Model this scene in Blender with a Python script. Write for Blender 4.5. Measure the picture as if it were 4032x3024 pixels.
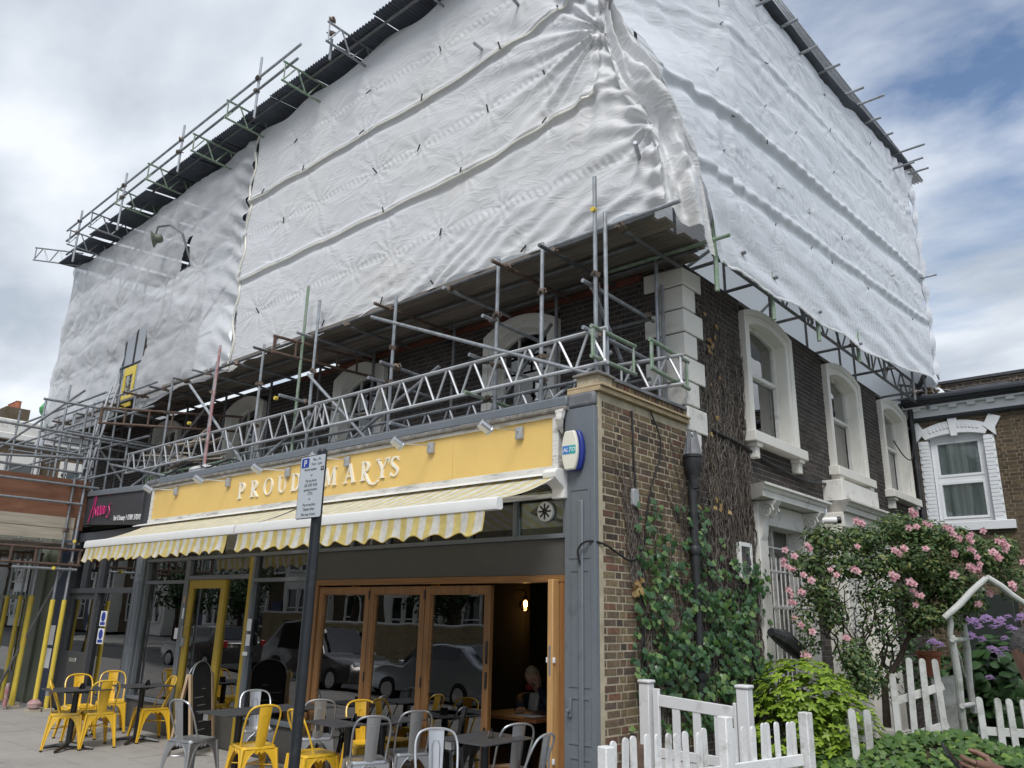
import bpy, bmesh, math, random
from mathutils import Vector, Matrix, noise
R = math.radians
random.seed(7)
SC = bpy.context.scene
COL = SC.collection
for o in list(bpy.data.objects): bpy.data.objects.remove(o)

# ------------------------------------------------------------------ camera
YAW, PITCH, ROLL, FPX, CAMH = R(-41.45), R(16.47), R(1.28), 3105.0, 1.80
fw = Vector((math.sin(YAW)*math.cos(PITCH), math.cos(YAW)*math.cos(PITCH), math.sin(PITCH)))
rt0 = Vector((math.cos(YAW), -math.sin(YAW), 0)); up0 = rt0.cross(fw)
rt = math.cos(ROLL)*rt0 + math.sin(ROLL)*up0
up = -math.sin(ROLL)*rt0 + math.cos(ROLL)*up0
CAM = Vector((0, 0, CAMH))
cd = bpy.data.cameras.new('camera'); cam = bpy.data.objects.new('camera', cd); COL.objects.link(cam)
cam.matrix_world = Matrix(((rt.x, up.x, -fw.x, CAM.x), (rt.y, up.y, -fw.y, CAM.y), (rt.z, up.z, -fw.z, CAM.z), (0, 0, 0, 1)))
cd.sensor_fit = 'HORIZONTAL'; cd.sensor_width = 36; cd.lens = FPX/4032*36
cd.clip_start = .05; cd.clip_end = 2000
SC.camera = cam
SC.render.resolution_x, SC.render.resolution_y = 1024, 768

# ------------------------------------------------------------------ sky, sun, exposure
SUN_AZ, SUN_EL = R(148), R(52)          # from north (+Y) clockwise
W = bpy.data.worlds.new('World'); SC.world = W; W.use_nodes = True
nt = W.node_tree; nt.nodes.clear()
def wn(t, **k):
    n = nt.nodes.new(t)
    for a, b in k.items(): setattr(n, a, b)
    return n
L = nt.links.new
out = wn('ShaderNodeOutputWorld'); bg = wn('ShaderNodeBackground'); L(bg.outputs[0], out.inputs[0])
sky = wn('ShaderNodeTexSky', sky_type='NISHITA', sun_disc=False, sun_elevation=SUN_EL, sun_rotation=SUN_AZ, air_density=1.0, dust_density=.6, ozone_density=1.6)
tc = wn('ShaderNodeTexCoord'); sep = wn('ShaderNodeSeparateXYZ'); L(tc.outputs['Generated'], sep.inputs[0])
mx = wn('ShaderNodeMath', operation='MAXIMUM'); L(sep.outputs[2], mx.inputs[0]); mx.inputs[1].default_value = 0
ad = wn('ShaderNodeMath', operation='ADD'); L(mx.outputs[0], ad.inputs[0]); ad.inputs[1].default_value = .22
dv = wn('ShaderNodeVectorMath', operation='DIVIDE'); cb = wn('ShaderNodeCombineXYZ')
for i in range(3): L(ad.outputs[0], cb.inputs[i])
L(tc.outputs['Generated'], dv.inputs[0]); L(cb.outputs[0], dv.inputs[1])
mp = wn('ShaderNodeMapping'); mp.inputs['Location'].default_value = (0.4, 5.2, 0); mp.inputs['Rotation'].default_value = (0, 0, R(35)); mp.inputs['Scale'].default_value = (.8, 1.25, .5)
L(dv.outputs[0], mp.inputs[0])
n1 = wn('ShaderNodeTexNoise'); n1.inputs['Scale'].default_value = 1.35; n1.inputs['Detail'].default_value = 9; n1.inputs['Roughness'].default_value = .55; n1.inputs['Distortion'].default_value = .25
n2 = wn('ShaderNodeTexNoise'); n2.inputs['Scale'].default_value = 2.1; n2.inputs['Detail'].default_value = 7; n2.inputs['Roughness'].default_value = .5
mp2 = wn('ShaderNodeMapping'); mp2.inputs['Location'].default_value = (9.3, 4.4, 2)
L(mp.outputs[0], n1.inputs[0]); L(mp.outputs[0], mp2.inputs[0]); L(mp2.outputs[0], n2.inputs[0])
r1 = wn('ShaderNodeValToRGB'); L(n1.outputs[0], r1.inputs[0])
r1.color_ramp.elements[0].position = .33; r1.color_ramp.elements[0].color = (0, 0, 0, 1)
r1.color_ramp.elements[1].position = .50; r1.color_ramp.elements[1].color = (1, 1, 1, 1)
r2 = wn('ShaderNodeValToRGB'); L(n2.outputs[0], r2.inputs[0])
r2.color_ramp.elements[0].position = .36; r2.color_ramp.elements[0].color = (.30, .34, .395, 1)
r2.color_ramp.elements[1].position = .60; r2.color_ramp.elements[1].color = (.56, .59, .63, 1)
sk = wn('ShaderNodeMixRGB', blend_type='MULTIPLY'); sk.inputs[0].default_value = 1; sk.inputs[2].default_value = (.09, .09, .09, 1); L(sky.outputs[0], sk.inputs[1])
mixc = wn('ShaderNodeMixRGB'); L(r1.outputs[0], mixc.inputs[0]); L(sk.outputs[0], mixc.inputs[1]); L(r2.outputs[0], mixc.inputs[2])
L(mixc.outputs[0], bg.inputs[0]); bg.inputs[1].default_value = 1.0
sd = bpy.data.lights.new('sun', 'SUN'); sd.energy = 1.5; sd.angle = R(24); sd.color = (1, .975, .945)
sun = bpy.data.objects.new('sun', sd); COL.objects.link(sun)
dsun = Vector((math.sin(SUN_AZ)*math.cos(SUN_EL), math.cos(SUN_AZ)*math.cos(SUN_EL), math.sin(SUN_EL)))
sun.rotation_euler = dsun.to_track_quat('Z', 'Y').to_euler(); sun.location = (0, -6, 30)
vs = SC.view_settings; vs.view_transform = 'Standard'; vs.look = 'None'; vs.gamma = 1; vs.exposure = .76
SC.render.engine = 'CYCLES'
SC.cycles.max_bounces = 7; SC.cycles.transparent_max_bounces = 16; SC.cycles.sample_clamp_indirect = 6

# ------------------------------------------------------------------ helpers
def ray(x, y): return rt*((x-2016)/FPX) - up*((y-1512)/FPX) + fw
def at(x, y, ax, val):                    # photo pixel + known plane -> the point that stands there
    d = ray(x, y); return CAM + d*((val-CAM[ax])/d[ax])
def deep(x, y, dep): return CAM + ray(x, y)*dep
def project(p):
    q = Vector(p)-CAM; d = q.dot(fw)
    return (q.dot(rt)/d*FPX+2016, -q.dot(up)/d*FPX+1512, d)
ORG = {}
def thing(name, label, cat, loc=(0, 0, 0), group=None, kind=None, rz=0):
    o = bpy.data.objects.new(name, None); COL.objects.link(o); o.empty_display_size = .1
    o.location = loc; o.rotation_euler[2] = rz; ORG[o.name] = Vector(loc)
    tag(o, label, cat, group, kind); return o
def tag(o, label=None, cat=None, group=None, kind=None):
    if label: o['label'] = label
    if cat: o['category'] = cat
    if group: o['group'] = group
    if kind: o['kind'] = kind
    return o
class MB:
    def __init__(s, xf=None): s.v = []; s.f = []; s.m = []; s.xf = xf
    def add(s, vs, fs, m=0):
        b = len(s.v)
        s.v += [tuple(s.xf(*p)) for p in vs] if s.xf else [tuple(p) for p in vs]
        s.f += [tuple(i+b for i in f) for f in fs]; s.m += [m]*len(fs); return s
    def box(s, a0, a1, b0, b1, c0, c1, m=0):
        v = [(a, b, c) for c in (c0, c1) for b in (b0, b1) for a in (a0, a1)]
        return s.add(v, [(0, 2, 3, 1), (4, 5, 7, 6), (0, 1, 5, 4), (2, 6, 7, 3), (0, 4, 6, 2), (1, 3, 7, 5)], m)
    def obox(s, c, size, rot=None, m=0):
        h = Vector(size)/2; v = []
        for k in (-1, 1):
            for j in (-1, 1):
                for i in (-1, 1):
                    p = Vector((i*h.x, j*h.y, k*h.z)); v.append(Vector(c)+(rot @ p if rot else p))
        return s.add(v, [(0, 2, 3, 1), (4, 5, 7, 6), (0, 1, 5, 4), (2, 6, 7, 3), (0, 4, 6, 2), (1, 3, 7, 5)], m)
    def tube(s, p, q, r, r2=None, n=8, m=0, cap=True): return s.path([p, q], [r, r if r2 is None else r2], n, m, cap=cap)
    def path(s, pts, r, n=6, m=0, closed=False, cap=True, flat=None):
        pts = [Vector(p) for p in pts]; N = len(pts)
        rr = r if isinstance(r, (list, tuple)) else [r]*N
        u = None; v = []
        for i, p in enumerate(pts):
            a = pts[(i-1) % N] if (i or closed) else p; b = pts[(i+1) % N] if (i < N-1 or closed) else p
            t = (b-a)
            t = t.normalized() if t.length > 1e-9 else Vector((0, 0, 1))
            if u is None: u = t.cross(Vector((0, 0, 1)) if abs(t.z) < .9 else Vector((1, 0, 0))).normalized()
            else:
                u = u-t*u.dot(t); u = u.normalized() if u.length > 1e-6 else t.orthogonal().normalized()
            w = t.cross(u)
            for k in range(n):
                an = 2*math.pi*k/n; ru = rr[i]; rw = rr[i]*(flat if flat else 1)
                v.append(p+u*(math.cos(an)*ru)+w*(math.sin(an)*rw))
        f = []
        for i in range(N if closed else N-1):
            j = (i+1) % N
            for k in range(n): f.append((i*n+k, i*n+(k+1) % n, j*n+(k+1) % n, j*n+k))
        if cap and not closed: f += [tuple(range(n-1, -1, -1)), tuple((N-1)*n+k for k in range(n))]
        return s.add(v, f, m)
    def prism(s, poly, c0, c1, m=0):
        n = len(poly); v = [(a, b, c0) for a, b in poly]+[(a, b, c1) for a, b in poly]
        return s.add(v, [tuple(range(n)), tuple(range(2*n-1, n-1, -1))]+[(i, (i+1) % n, n+(i+1) % n, n+i) for i in range(n)], m)
    def ring(s, po, pi, c0, c1, m=0, closed=True, ci=None):
        n = len(po); ci = c1 if ci is None else ci
        v = [(a, b, c0) for a, b in po]+[(a, b, c1) for a, b in po]+[(a, b, ci) for a, b in pi]+[(a, b, c0) for a, b in pi]
        f = []
        for i in range(n if closed else n-1):
            j = (i+1) % n
            for k in range(4): f.append((k*n+i, k*n+j, ((k+1) % 4)*n+j, ((k+1) % 4)*n+i))
        if not closed: f += [(0, n, 2*n, 3*n), (n-1, 4*n-1, 3*n-1, 2*n-1)]
        return s.add(v, f, m)
    def lathe(s, prof, c=(0, 0, 0), n=16, m=0, rot=None):
        v = []
        for r_, z in prof:
            for k in range(n):
                a = 2*math.pi*k/n; p = Vector((r_*math.cos(a), r_*math.sin(a), z)); v.append(Vector(c)+(rot @ p if rot else p))
        f = [(i*n+k, i*n+(k+1) % n, (i+1)*n+(k+1) % n, (i+1)*n+k) for i in range(len(prof)-1) for k in range(n)]
        f += [tuple(range(n-1, -1, -1)), tuple((len(prof)-1)*n+k for k in range(n))]
        return s.add(v, f, m)
    def grid(s, fn, nu, nv, m=0, skip=None):
        v = [fn(i/nu, j/nv) for j in range(nv+1) for i in range(nu+1)]
        f = [(j*(nu+1)+i, j*(nu+1)+i+1, (j+1)*(nu+1)+i+1, (j+1)*(nu+1)+i) for j in range(nv) for i in range(nu) if not (skip and skip((i+.5)/nu, (j+.5)/nv))]
        return s.add(v, f, m)
    def mesh(s, name, mats, org=None, recalc=True, sharp=35, weld=False):
        me = bpy.data.meshes.new(name)
        vv = [(a-org.x, b-org.y, c-org.z) for a, b, c in s.v] if org else s.v
        me.from_pydata(vv, [], s.f)
        if not isinstance(mats, (list, tuple)): mats = [mats]
        for m in mats: me.materials.append(m)
        if len(mats) > 1: me.polygons.foreach_set('material_index', s.m)
        if recalc or weld:
            bm = bmesh.new(); bm.from_mesh(me)
            if weld: bmesh.ops.remove_doubles(bm, verts=bm.verts, dist=1e-5)
            if recalc: bmesh.ops.recalc_face_normals(bm, faces=bm.faces)
            bm.to_mesh(me); bm.free()
        me.shade_smooth()
        if sharp: me.set_sharp_from_angle(angle=R(sharp))
        me.update(); return me
    def build(s, name, mats, parent=None, recalc=True, sharp=35, bevel=0, local=False, kind=None, label=None, weld=False):
        org = None if (parent is None or local) else ORG.get(parent.name)
        me = s.mesh(name, mats, org, recalc, sharp, weld)
        o = bpy.data.objects.new(name, me); COL.objects.link(o)
        if parent: o.parent = parent
        ORG[o.name] = org or Vector((0, 0, 0))
        if bevel:
            b = o.modifiers.new('bevel', 'BEVEL'); b.width = bevel; b.segments = 2; b.limit_method = 'ANGLE'
        if kind: o['kind'] = kind
        if label: o['label'] = label
        return o
def copy_tree(o, parent=None):
    c = o.copy(); COL.objects.link(c); c.parent = parent
    for ch in list(o.children): copy_tree(ch, c)
    return c
def inst(me, name, parent, loc, rot=None, scale=None, mats=None):
    o = bpy.data.objects.new(name, me); COL.objects.link(o); o.parent = parent
    org = ORG.get(parent.name, Vector((0, 0, 0))) if parent else Vector((0, 0, 0))
    o.location = Vector(loc)-org
    if rot is not None: o.rotation_euler = rot
    if scale is not None: o.scale = scale
    return o
def fbm(p, oct=3):
    a = 0; s_ = 1
    for i in range(oct): a += noise.noise(Vector(p)*s_)/s_; s_ *= 2.03
    return a

# ------------------------------------------------------------------ materials
def nodes(name):
    m = bpy.data.materials.new(name); m.use_nodes = True; t = m.node_tree; t.nodes.clear()
    o = t.nodes.new('ShaderNodeOutputMaterial'); return m, t, o
def N(t, typ, ins=None, **k):
    n = t.nodes.new(typ)
    for a, b in k.items(): setattr(n, a, b)
    if ins:
        for a, b in ins.items():
            if hasattr(b, 'default_value') or isinstance(b, bpy.types.NodeSocket): t.links.new(b, n.inputs[a])
            else: n.inputs[a].default_value = b
    return n
def c4(c): return (c[0], c[1], c[2], 1)
def PM(name, col, rough=.6, metal=0, var=.15, scale=6, bump=0, bscale=60, spec=.5, dirt=None, dirt_amt=.4, dirt_scale=3, orand=0, emit=None, stretch=None, world=False, coat=0):
    m, t, o = nodes(name)
    tx = N(t, 'ShaderNodeTexCoord'); src = N(t, 'ShaderNodeNewGeometry').outputs['Position'] if world else tx.outputs['Object']
    if stretch: src = N(t, 'ShaderNodeMapping', {0: src, 'Scale': stretch}).outputs[0]
    nz = N(t, 'ShaderNodeTexNoise', {'Vector': src, 'Scale': scale, 'Detail': 6, 'Roughness': .6})
    a = tuple(max(0, x*(1-var)) for x in col); b = tuple(x*(1+var) for x in col)
    rmp = N(t, 'ShaderNodeValToRGB', {0: nz.outputs[0]})
    rmp.color_ramp.elements[0].position = .3; rmp.color_ramp.elements[0].color = c4(a)
    rmp.color_ramp.elements[1].position = .7; rmp.color_ramp.elements[1].color = c4(b)
    c = rmp.outputs[0]
    if dirt:
        dz = N(t, 'ShaderNodeTexNoise', {'Vector': src, 'Scale': dirt_scale, 'Detail': 9, 'Roughness': .7})
        dr = N(t, 'ShaderNodeMapRange', {0: dz.outputs[0], 1: .62-.25*dirt_amt, 2: .78-.2*dirt_amt, 3: 0.0, 4: min(1, .45+dirt_amt)})
        c = N(t, 'ShaderNodeMixRGB', {0: dr.outputs[0], 1: c, 2: c4(dirt)}).outputs[0]
    if orand:
        oi = N(t, 'ShaderNodeObjectInfo'); mr = N(t, 'ShaderNodeMapRange', {0: oi.outputs['Random'], 3: 1-orand, 4: 1+orand})
        c = N(t, 'ShaderNodeHueSaturation', {'Color': c, 'Value': mr.outputs[0]}).outputs[0]
    p = N(t, 'ShaderNodeBsdfPrincipled', {'Base Color': c, 'Roughness': rough, 'Metallic': metal, 'Specular IOR Level': spec})
    if coat: p.inputs['Coat Weight'].default_value = coat
    if emit: p.inputs['Emission Color'].default_value = c4(emit[:3]); p.inputs['Emission Strength'].default_value = emit[3]
    if bump:
        bz = N(t, 'ShaderNodeTexNoise', {'Vector': src, 'Scale': bscale, 'Detail': 5})
        bp = N(t, 'ShaderNodeBump', {'Height': bz.outputs[0], 'Strength': bump, 'Distance': .01}); t.links.new(bp.outputs[0], p.inputs['Normal'])
    t.links.new(p.outputs[0], o.inputs[0]); return m
def brick_mat(name, stops, rough=.9):
    m, t, o = nodes(name)
    oi = N(t, 'ShaderNodeObjectInfo'); ge = N(t, 'ShaderNodeNewGeometry')
    s_ = N(t, 'ShaderNodeMath', {0: oi.outputs['Random'], 1: ge.outputs['Random Per Island']}, operation='ADD')
    fr = N(t, 'ShaderNodeMath', {0: s_.outputs[0]}, operation='FRACT')
    rmp = N(t, 'ShaderNodeValToRGB', {0: fr.outputs[0]}); cr = rmp.color_ramp
    while len(cr.elements) < len(stops): cr.elements.new(.5)
    for e, (p_, c_) in zip(cr.elements, stops): e.position = p_; e.color = c4(c_)
    nz = N(t, 'ShaderNodeTexNoise', {'Vector': ge.outputs['Position'], 'Scale': 22, 'Detail': 8, 'Roughness': .7})
    mr = N(t, 'ShaderNodeMapRange', {0: nz.outputs[0], 1: .3, 2: .72, 3: .55, 4: 1.4})
    hs = N(t, 'ShaderNodeHueSaturation', {'Color': rmp.outputs[0], 'Value': mr.outputs[0]})
    n2 = N(t, 'ShaderNodeTexNoise', {'Vector': ge.outputs['Position'], 'Scale': 1.3, 'Detail': 5, 'Roughness': .6})
    m2 = N(t, 'ShaderNodeMapRange', {0: n2.outputs[0], 1: .35, 2: .7, 3: .72, 4: 1.2})
    h2 = N(t, 'ShaderNodeHueSaturation', {'Color': hs.outputs[0], 'Value': m2.outputs[0]})
    p = N(t, 'ShaderNodeBsdfPrincipled', {'Base Color': h2.outputs[0], 'Roughness': rough, 'Specular IOR Level': .25})
    bz = N(t, 'ShaderNodeTexNoise', {'Vector': ge.outputs['Position'], 'Scale': 90, 'Detail': 5})
    bp = N(t, 'ShaderNodeBump', {'Height': bz.outputs[0], 'Strength': .7, 'Distance': .008}); t.links.new(bp.outputs[0], p.inputs['Normal'])
    t.links.new(p.outputs[0], o.inputs[0]); return m
def leaf_mat(name, stops, rough=.45, trans=.3, spec=.35):
    m, t, o = nodes(name)
    oi = N(t, 'ShaderNodeObjectInfo'); ge = N(t, 'ShaderNodeNewGeometry')
    s_ = N(t, 'ShaderNodeMath', {0: oi.outputs['Random'], 1: ge.outputs['Random Per Island']}, operation='ADD')
    fr = N(t, 'ShaderNodeMath', {0: s_.outputs[0]}, operation='FRACT')
    rmp = N(t, 'ShaderNodeValToRGB', {0: fr.outputs[0]}); cr = rmp.color_ramp
    while len(cr.elements) < len(stops): cr.elements.new(.5)
    for e, (p_, c_) in zip(cr.elements, stops): e.position = p_; e.color = c4(c_)
    p = N(t, 'ShaderNodeBsdfPrincipled', {'Base Color': rmp.outputs[0], 'Roughness': rough, 'Specular IOR Level': spec})
    tr = N(t, 'ShaderNodeBsdfTranslucent', {'Color': rmp.outputs[0]})
    mx_ = N(t, 'ShaderNodeMixShader', {0: trans, 1: p.outputs[0], 2: tr.outputs[0]})
    t.links.new(mx_.outputs[0], o.inputs[0]); return m
def glass_mat(name, tint=(.9, .94, .92), ior=1.5, gain=1.0, rough=.0, wav=.0):
    m, t, o = nodes(name)
    fr = N(t, 'ShaderNodeFresnel', {'IOR': ior})
    g = N(t, 'ShaderNodeMath', {0: fr.outputs[0], 1: gain}, operation='MULTIPLY', use_clamp=True)
    tr = N(t, 'ShaderNodeBsdfTransparent', {'Color': c4(tint)}); gl = N(t, 'ShaderNodeBsdfGlossy', {'Color': (1, 1, 1, 1), 'Roughness': rough})
    if wav:
        ge = N(t, 'ShaderNodeNewGeometry')
        nz = N(t, 'ShaderNodeTexNoise', {'Vector': ge.outputs['Position'], 'Scale': 2.2, 'Detail': 1})
        bp = N(t, 'ShaderNodeBump', {'Height': nz.outputs[0], 'Strength': wav, 'Distance': .02}); t.links.new(bp.outputs[0], gl.inputs['Normal'])
    ms = N(t, 'ShaderNodeMixShader', {0: g.outputs[0], 1: tr.outputs[0], 2: gl.outputs[0]})
    t.links.new(ms.outputs[0], o.inputs[0]); return m
def sheet_mat(name, col, transl=.35, clear=0.0, bump=1.0, cream=.25):
    m, t, o = nodes(name)
    ge = N(t, 'ShaderNodeNewGeometry'); pos = ge.outputs['Position']
    cz = N(t, 'ShaderNodeTexNoise', {'Vector': pos, 'Scale': .7, 'Detail': 4})
    cm = N(t, 'ShaderNodeMapRange', {0: cz.outputs[0], 1: .4, 2: .7, 3: 0.0, 4: cream})
    c = N(t, 'ShaderNodeMixRGB', {0: cm.outputs[0], 1: c4(col), 2: (.84, .80, .70, 1)}).outputs[0]
    dz = N(t, 'ShaderNodeTexNoise', {'Vector': pos, 'Scale': 2.3, 'Detail': 8, 'Roughness': .7})
    dm = N(t, 'ShaderNodeMapRange', {0: dz.outputs[0], 1: .58, 2: .8, 3: 0.0, 4: .35})
    c = N(t, 'ShaderNodeMixRGB', {0: dm.outputs[0], 1: c, 2: (.55, .55, .52, 1)}).outputs[0]
    # fine reinforcement ribs and crinkle
    mpg = N(t, 'ShaderNodeMapping', {0: pos, 'Scale': (7, 7, 34)})
    w1 = N(t, 'ShaderNodeTexNoise', {'Vector': mpg.outputs[0], 'Scale': 1.3, 'Detail': 4, 'Roughness': .6, 'Distortion': .6})
    mpv = N(t, 'ShaderNodeMapping', {0: pos, 'Scale': (26, 26, 5), 'Rotation': (0, .35, .2)})
    w2 = N(t, 'ShaderNodeTexNoise', {'Vector': mpv.outputs[0], 'Scale': 1.1, 'Detail': 3, 'Distortion': .8})
    w3 = N(t, 'ShaderNodeTexNoise', {'Vector': pos, 'Scale': 3.2, 'Detail': 3, 'Distortion': 1.2})
    s1 = N(t, 'ShaderNodeMath', {0: w1.outputs[0], 1: w2.outputs[0]}, operation='ADD')
    def ridge(vec, sc, dist, pw):
        rn = N(t, 'ShaderNodeTexNoise', {'Vector': vec, 'Scale': sc, 'Detail': 2, 'Roughness': .45, 'Distortion': dist})
        a1_ = N(t, 'ShaderNodeMath', {0: rn.outputs[0], 1: .5}, operation='SUBTRACT'); a2_ = N(t, 'ShaderNodeMath', {0: a1_.outputs[0]}, operation='ABSOLUTE')
        a3_ = N(t, 'ShaderNodeMath', {0: a2_.outputs[0], 1: -5.0, 2: 1.0}, operation='MULTIPLY_ADD', use_clamp=True)
        return N(t, 'ShaderNodeMath', {0: a3_.outputs[0], 1: pw}, operation='POWER').outputs[0]
    mpd = N(t, 'ShaderNodeMapping', {0: pos, 'Scale': (1.0, 1.0, 2.6), 'Rotation': (.3, .45, .2)})
    c1_ = ridge(mpd.outputs[0], 1.6, 1.4, 3.0); c2_ = ridge(pos, 4.3, 1.0, 2.5)
    k1 = N(t, 'ShaderNodeMath', {0: c1_, 1: .55}, operation='MULTIPLY'); k2 = N(t, 'ShaderNodeMath', {0: c2_, 1: .10}, operation='MULTIPLY'); k3 = N(t, 'ShaderNodeMath', {0: k1.outputs[0], 1: k2.outputs[0]}, operation='ADD')
    s1b = N(t, 'ShaderNodeMath', {0: s1.outputs[0], 1: .38}, operation='MULTIPLY')
    s2 = N(t, 'ShaderNodeMath', {0: s1b.outputs[0], 1: k3.outputs[0]}, operation='ADD')
    bp = N(t, 'ShaderNodeBump', {'Height': s2.outputs[0], 'Strength': .30*bump, 'Distance': .03})
    df = N(t, 'ShaderNodeBsdfDiffuse', {'Color': c, 'Normal': bp.outputs[0]})
    tl = N(t, 'ShaderNodeBsdfTranslucent', {'Color': c, 'Normal': bp.outputs[0]})
    gl = N(t, 'ShaderNodeBsdfGlossy', {'Color': (1, 1, 1, 1), 'Roughness': .45, 'Normal': bp.outputs[0]})
    a = N(t, 'ShaderNodeMixShader', {0: transl, 1: df.outputs[0], 2: tl.outputs[0]})
    fr = N(t, 'ShaderNodeFresnel', {'IOR': 1.28, 'Normal': bp.outputs[0]})
    b = N(t, 'ShaderNodeMixShader', {0: fr.outputs[0], 1: a.outputs[0], 2: gl.outputs[0]})
    s = b.outputs[0]
    if clear:
        tp = N(t, 'ShaderNodeBsdfTransparent', {'Color': (.95, .97, 1, 1)})
        kz = N(t, 'ShaderNodeTexNoise', {'Vector': pos, 'Scale': 1.1, 'Detail': 4})
        kr = N(t, 'ShaderNodeMapRange', {0: kz.outputs[0], 1: .35, 2: .65, 3: clear*.55, 4: clear*1.35})
        s = N(t, 'ShaderNodeMixShader', {0: kr.outputs[0], 1: s, 2: tp.outputs[0]}).outputs[0]
    t.links.new(s, o.inputs[0]); return m
def wood_mat(name, dark, light, grain=(1.5, 40, 40), rough=.5, axis=None, orand=.1):
    m, t, o = nodes(name)
    tx = N(t, 'ShaderNodeTexCoord'); mpg = N(t, 'ShaderNodeMapping', {0: tx.outputs['Object'], 'Scale': grain})
    nz = N(t, 'ShaderNodeTexNoise', {'Vector': mpg.outputs[0], 'Scale': 1, 'Detail': 6, 'Roughness': .6, 'Distortion': 1.2})
    rmp = N(t, 'ShaderNodeValToRGB', {0: nz.outputs[0]}); cr = rmp.color_ramp
    cr.elements[0].position = .3; cr.elements[0].color = c4(dark); cr.elements[1].position = .68; cr.elements[1].color = c4(light)
    oi = N(t, 'ShaderNodeObjectInfo'); mr = N(t, 'ShaderNodeMapRange', {0: oi.outputs['Random'], 3: 1-orand, 4: 1+orand})
    c = N(t, 'ShaderNodeHueSaturation', {'Color': rmp.outputs[0], 'Value': mr.outputs[0]}).outputs[0]
    p = N(t, 'ShaderNodeBsdfPrincipled', {'Base Color': c, 'Roughness': rough})
    bp = N(t, 'ShaderNodeBump', {'Height': nz.outputs[0], 'Strength': .2, 'Distance': .004}); t.links.new(bp.outputs[0], p.inputs['Normal'])
    t.links.new(p.outputs[0], o.inputs[0]); return m
def stripe_mat(name, x0, pitch, a, b, transl=.3):
    m, t, o = nodes(name)
    ge = N(t, 'ShaderNodeNewGeometry'); sp = N(t, 'ShaderNodeSeparateXYZ', {0: ge.outputs['Position']})
    u = N(t, 'ShaderNodeMath', {0: sp.outputs[0], 1: x0}, operation='SUBTRACT')
    v = N(t, 'ShaderNodeMath', {0: u.outputs[0], 1: pitch}, operation='DIVIDE')
    f = N(t, 'ShaderNodeMath', {0: v.outputs[0]}, operation='FRACT'); g = N(t, 'ShaderNodeMath', {0: f.outputs[0], 1: .5}, operation='GREATER_THAN')
    nz = N(t, 'ShaderNodeTexNoise', {'Vector': ge.outputs['Position'], 'Scale': 9, 'Detail': 7, 'Roughness': .7})
    mr = N(t, 'ShaderNodeMapRange', {0: nz.outputs[0], 1: .3, 2: .7, 3: .72, 4: 1.08})
    c = N(t, 'ShaderNodeMixRGB', {0: g.outputs[0], 1: c4(a), 2: c4(b)})
    h = N(t, 'ShaderNodeHueSaturation', {'Color': c.outputs[0], 'Value': mr.outputs[0]})
    d = N(t, 'ShaderNodeBsdfDiffuse', {'Color': h.outputs[0]}); tl = N(t, 'ShaderNodeBsdfTranslucent', {'Color': h.outputs[0]})
    mx_ = N(t, 'ShaderNodeMixShader', {0: transl, 1: d.outputs[0], 2: tl.outputs[0]}); t.links.new(mx_.outputs[0], o.inputs[0]); return m

MT = {}
MT['paving'] = PM('paving stone', (.34, .32, .295), .85, var=.12, scale=2.2, bump=.35, bscale=70, dirt=(.24, .225, .205), dirt_amt=.5, dirt_scale=1.1, orand=.014, world=True)
MT['joint'] = PM('paving joint', (.275, .26, .24), .95, var=.2, bump=.3, world=True)
MT['asphalt'] = PM('asphalt', (.055, .055, .057), .9, var=.25, scale=30, bump=.5, bscale=150)
MT['soil'] = PM('garden soil', (.06, .045, .03), .95, var=.35, bump=.8, bscale=30)
MT['grass'] = PM('lawn', (.05, .10, .03), .9, var=.3, scale=20, bump=.6, bscale=80)
MT['mortar_ext'] = PM('lime mortar', (.44, .385, .275), .95, var=.2, scale=7, bump=.4, bscale=80, dirt=(.28, .23, .17), dirt_amt=.4, dirt_scale=2)
MT['mortar_house'] = PM('sooty mortar', (.17, .158, .148), .95, var=.25, scale=7, bump=.4, bscale=80, dirt=(.08, .073, .067), dirt_amt=.4, dirt_scale=2)
MT['mortar_nb'] = PM('brown mortar', (.22, .18, .13), .95, var=.25, scale=7, bump=.6, bscale=80, dirt=(.10, .08, .06), dirt_amt=.5)
MT['brick_ext'] = brick_mat('stock brick mixed', [(0, (.07, .055, .046)), (.16, (.145, .105, .078)), (.34, (.20, .148, .092)), (.50, (.125, .094, .073)), (.70, (.225, .17, .095)), (.84, (.16, .108, .076)), (.95, (.20, .10, .068)), (1, (.10, .075, .06))])
MT['brick_house'] = brick_mat('sooty stock brick', [(0, (.046, .041, .038)), (.3, (.078, .066, .058)), (.55, (.060, .053, .049)), (.8, (.092, .074, .063)), (1, (.050, .045, .042))])
MT['brick_nb'] = brick_mat('brown stock brick', [(0, (.075, .058, .042)), (.3, (.13, .10, .066)), (.6, (.10, .075, .05)), (.85, (.155, .115, .07)), (1, (.09, .062, .045))])
MT['brick_red'] = brick_mat('red soldier brick', [(0, (.16, .062, .04)), (1, (.24, .09, .055))])
MT['stucco'] = PM('white stucco paint', (.74, .72, .66), .6, var=.05, scale=3, bump=.12, bscale=25, dirt=(.42, .38, .31), dirt_amt=.12, dirt_scale=3)
MT['stucco_worn'] = PM('worn white stucco', (.70, .685, .64), .65, var=.07, scale=3, bump=.25, bscale=20, dirt=(.27, .24, .19), dirt_amt=.30, dirt_scale=5)
MT['stone_trim'] = PM('buff stone coping', (.44, .34, .21), .85, var=.2, bump=.4, bscale=40, dirt=(.13, .10, .08), dirt_amt=.35)
MT['lead'] = PM('lead flashing', (.14, .145, .155), .55, var=.3, scale=5, bump=.3, bscale=14, dirt=(.25, .245, .24), dirt_amt=.4)
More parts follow.
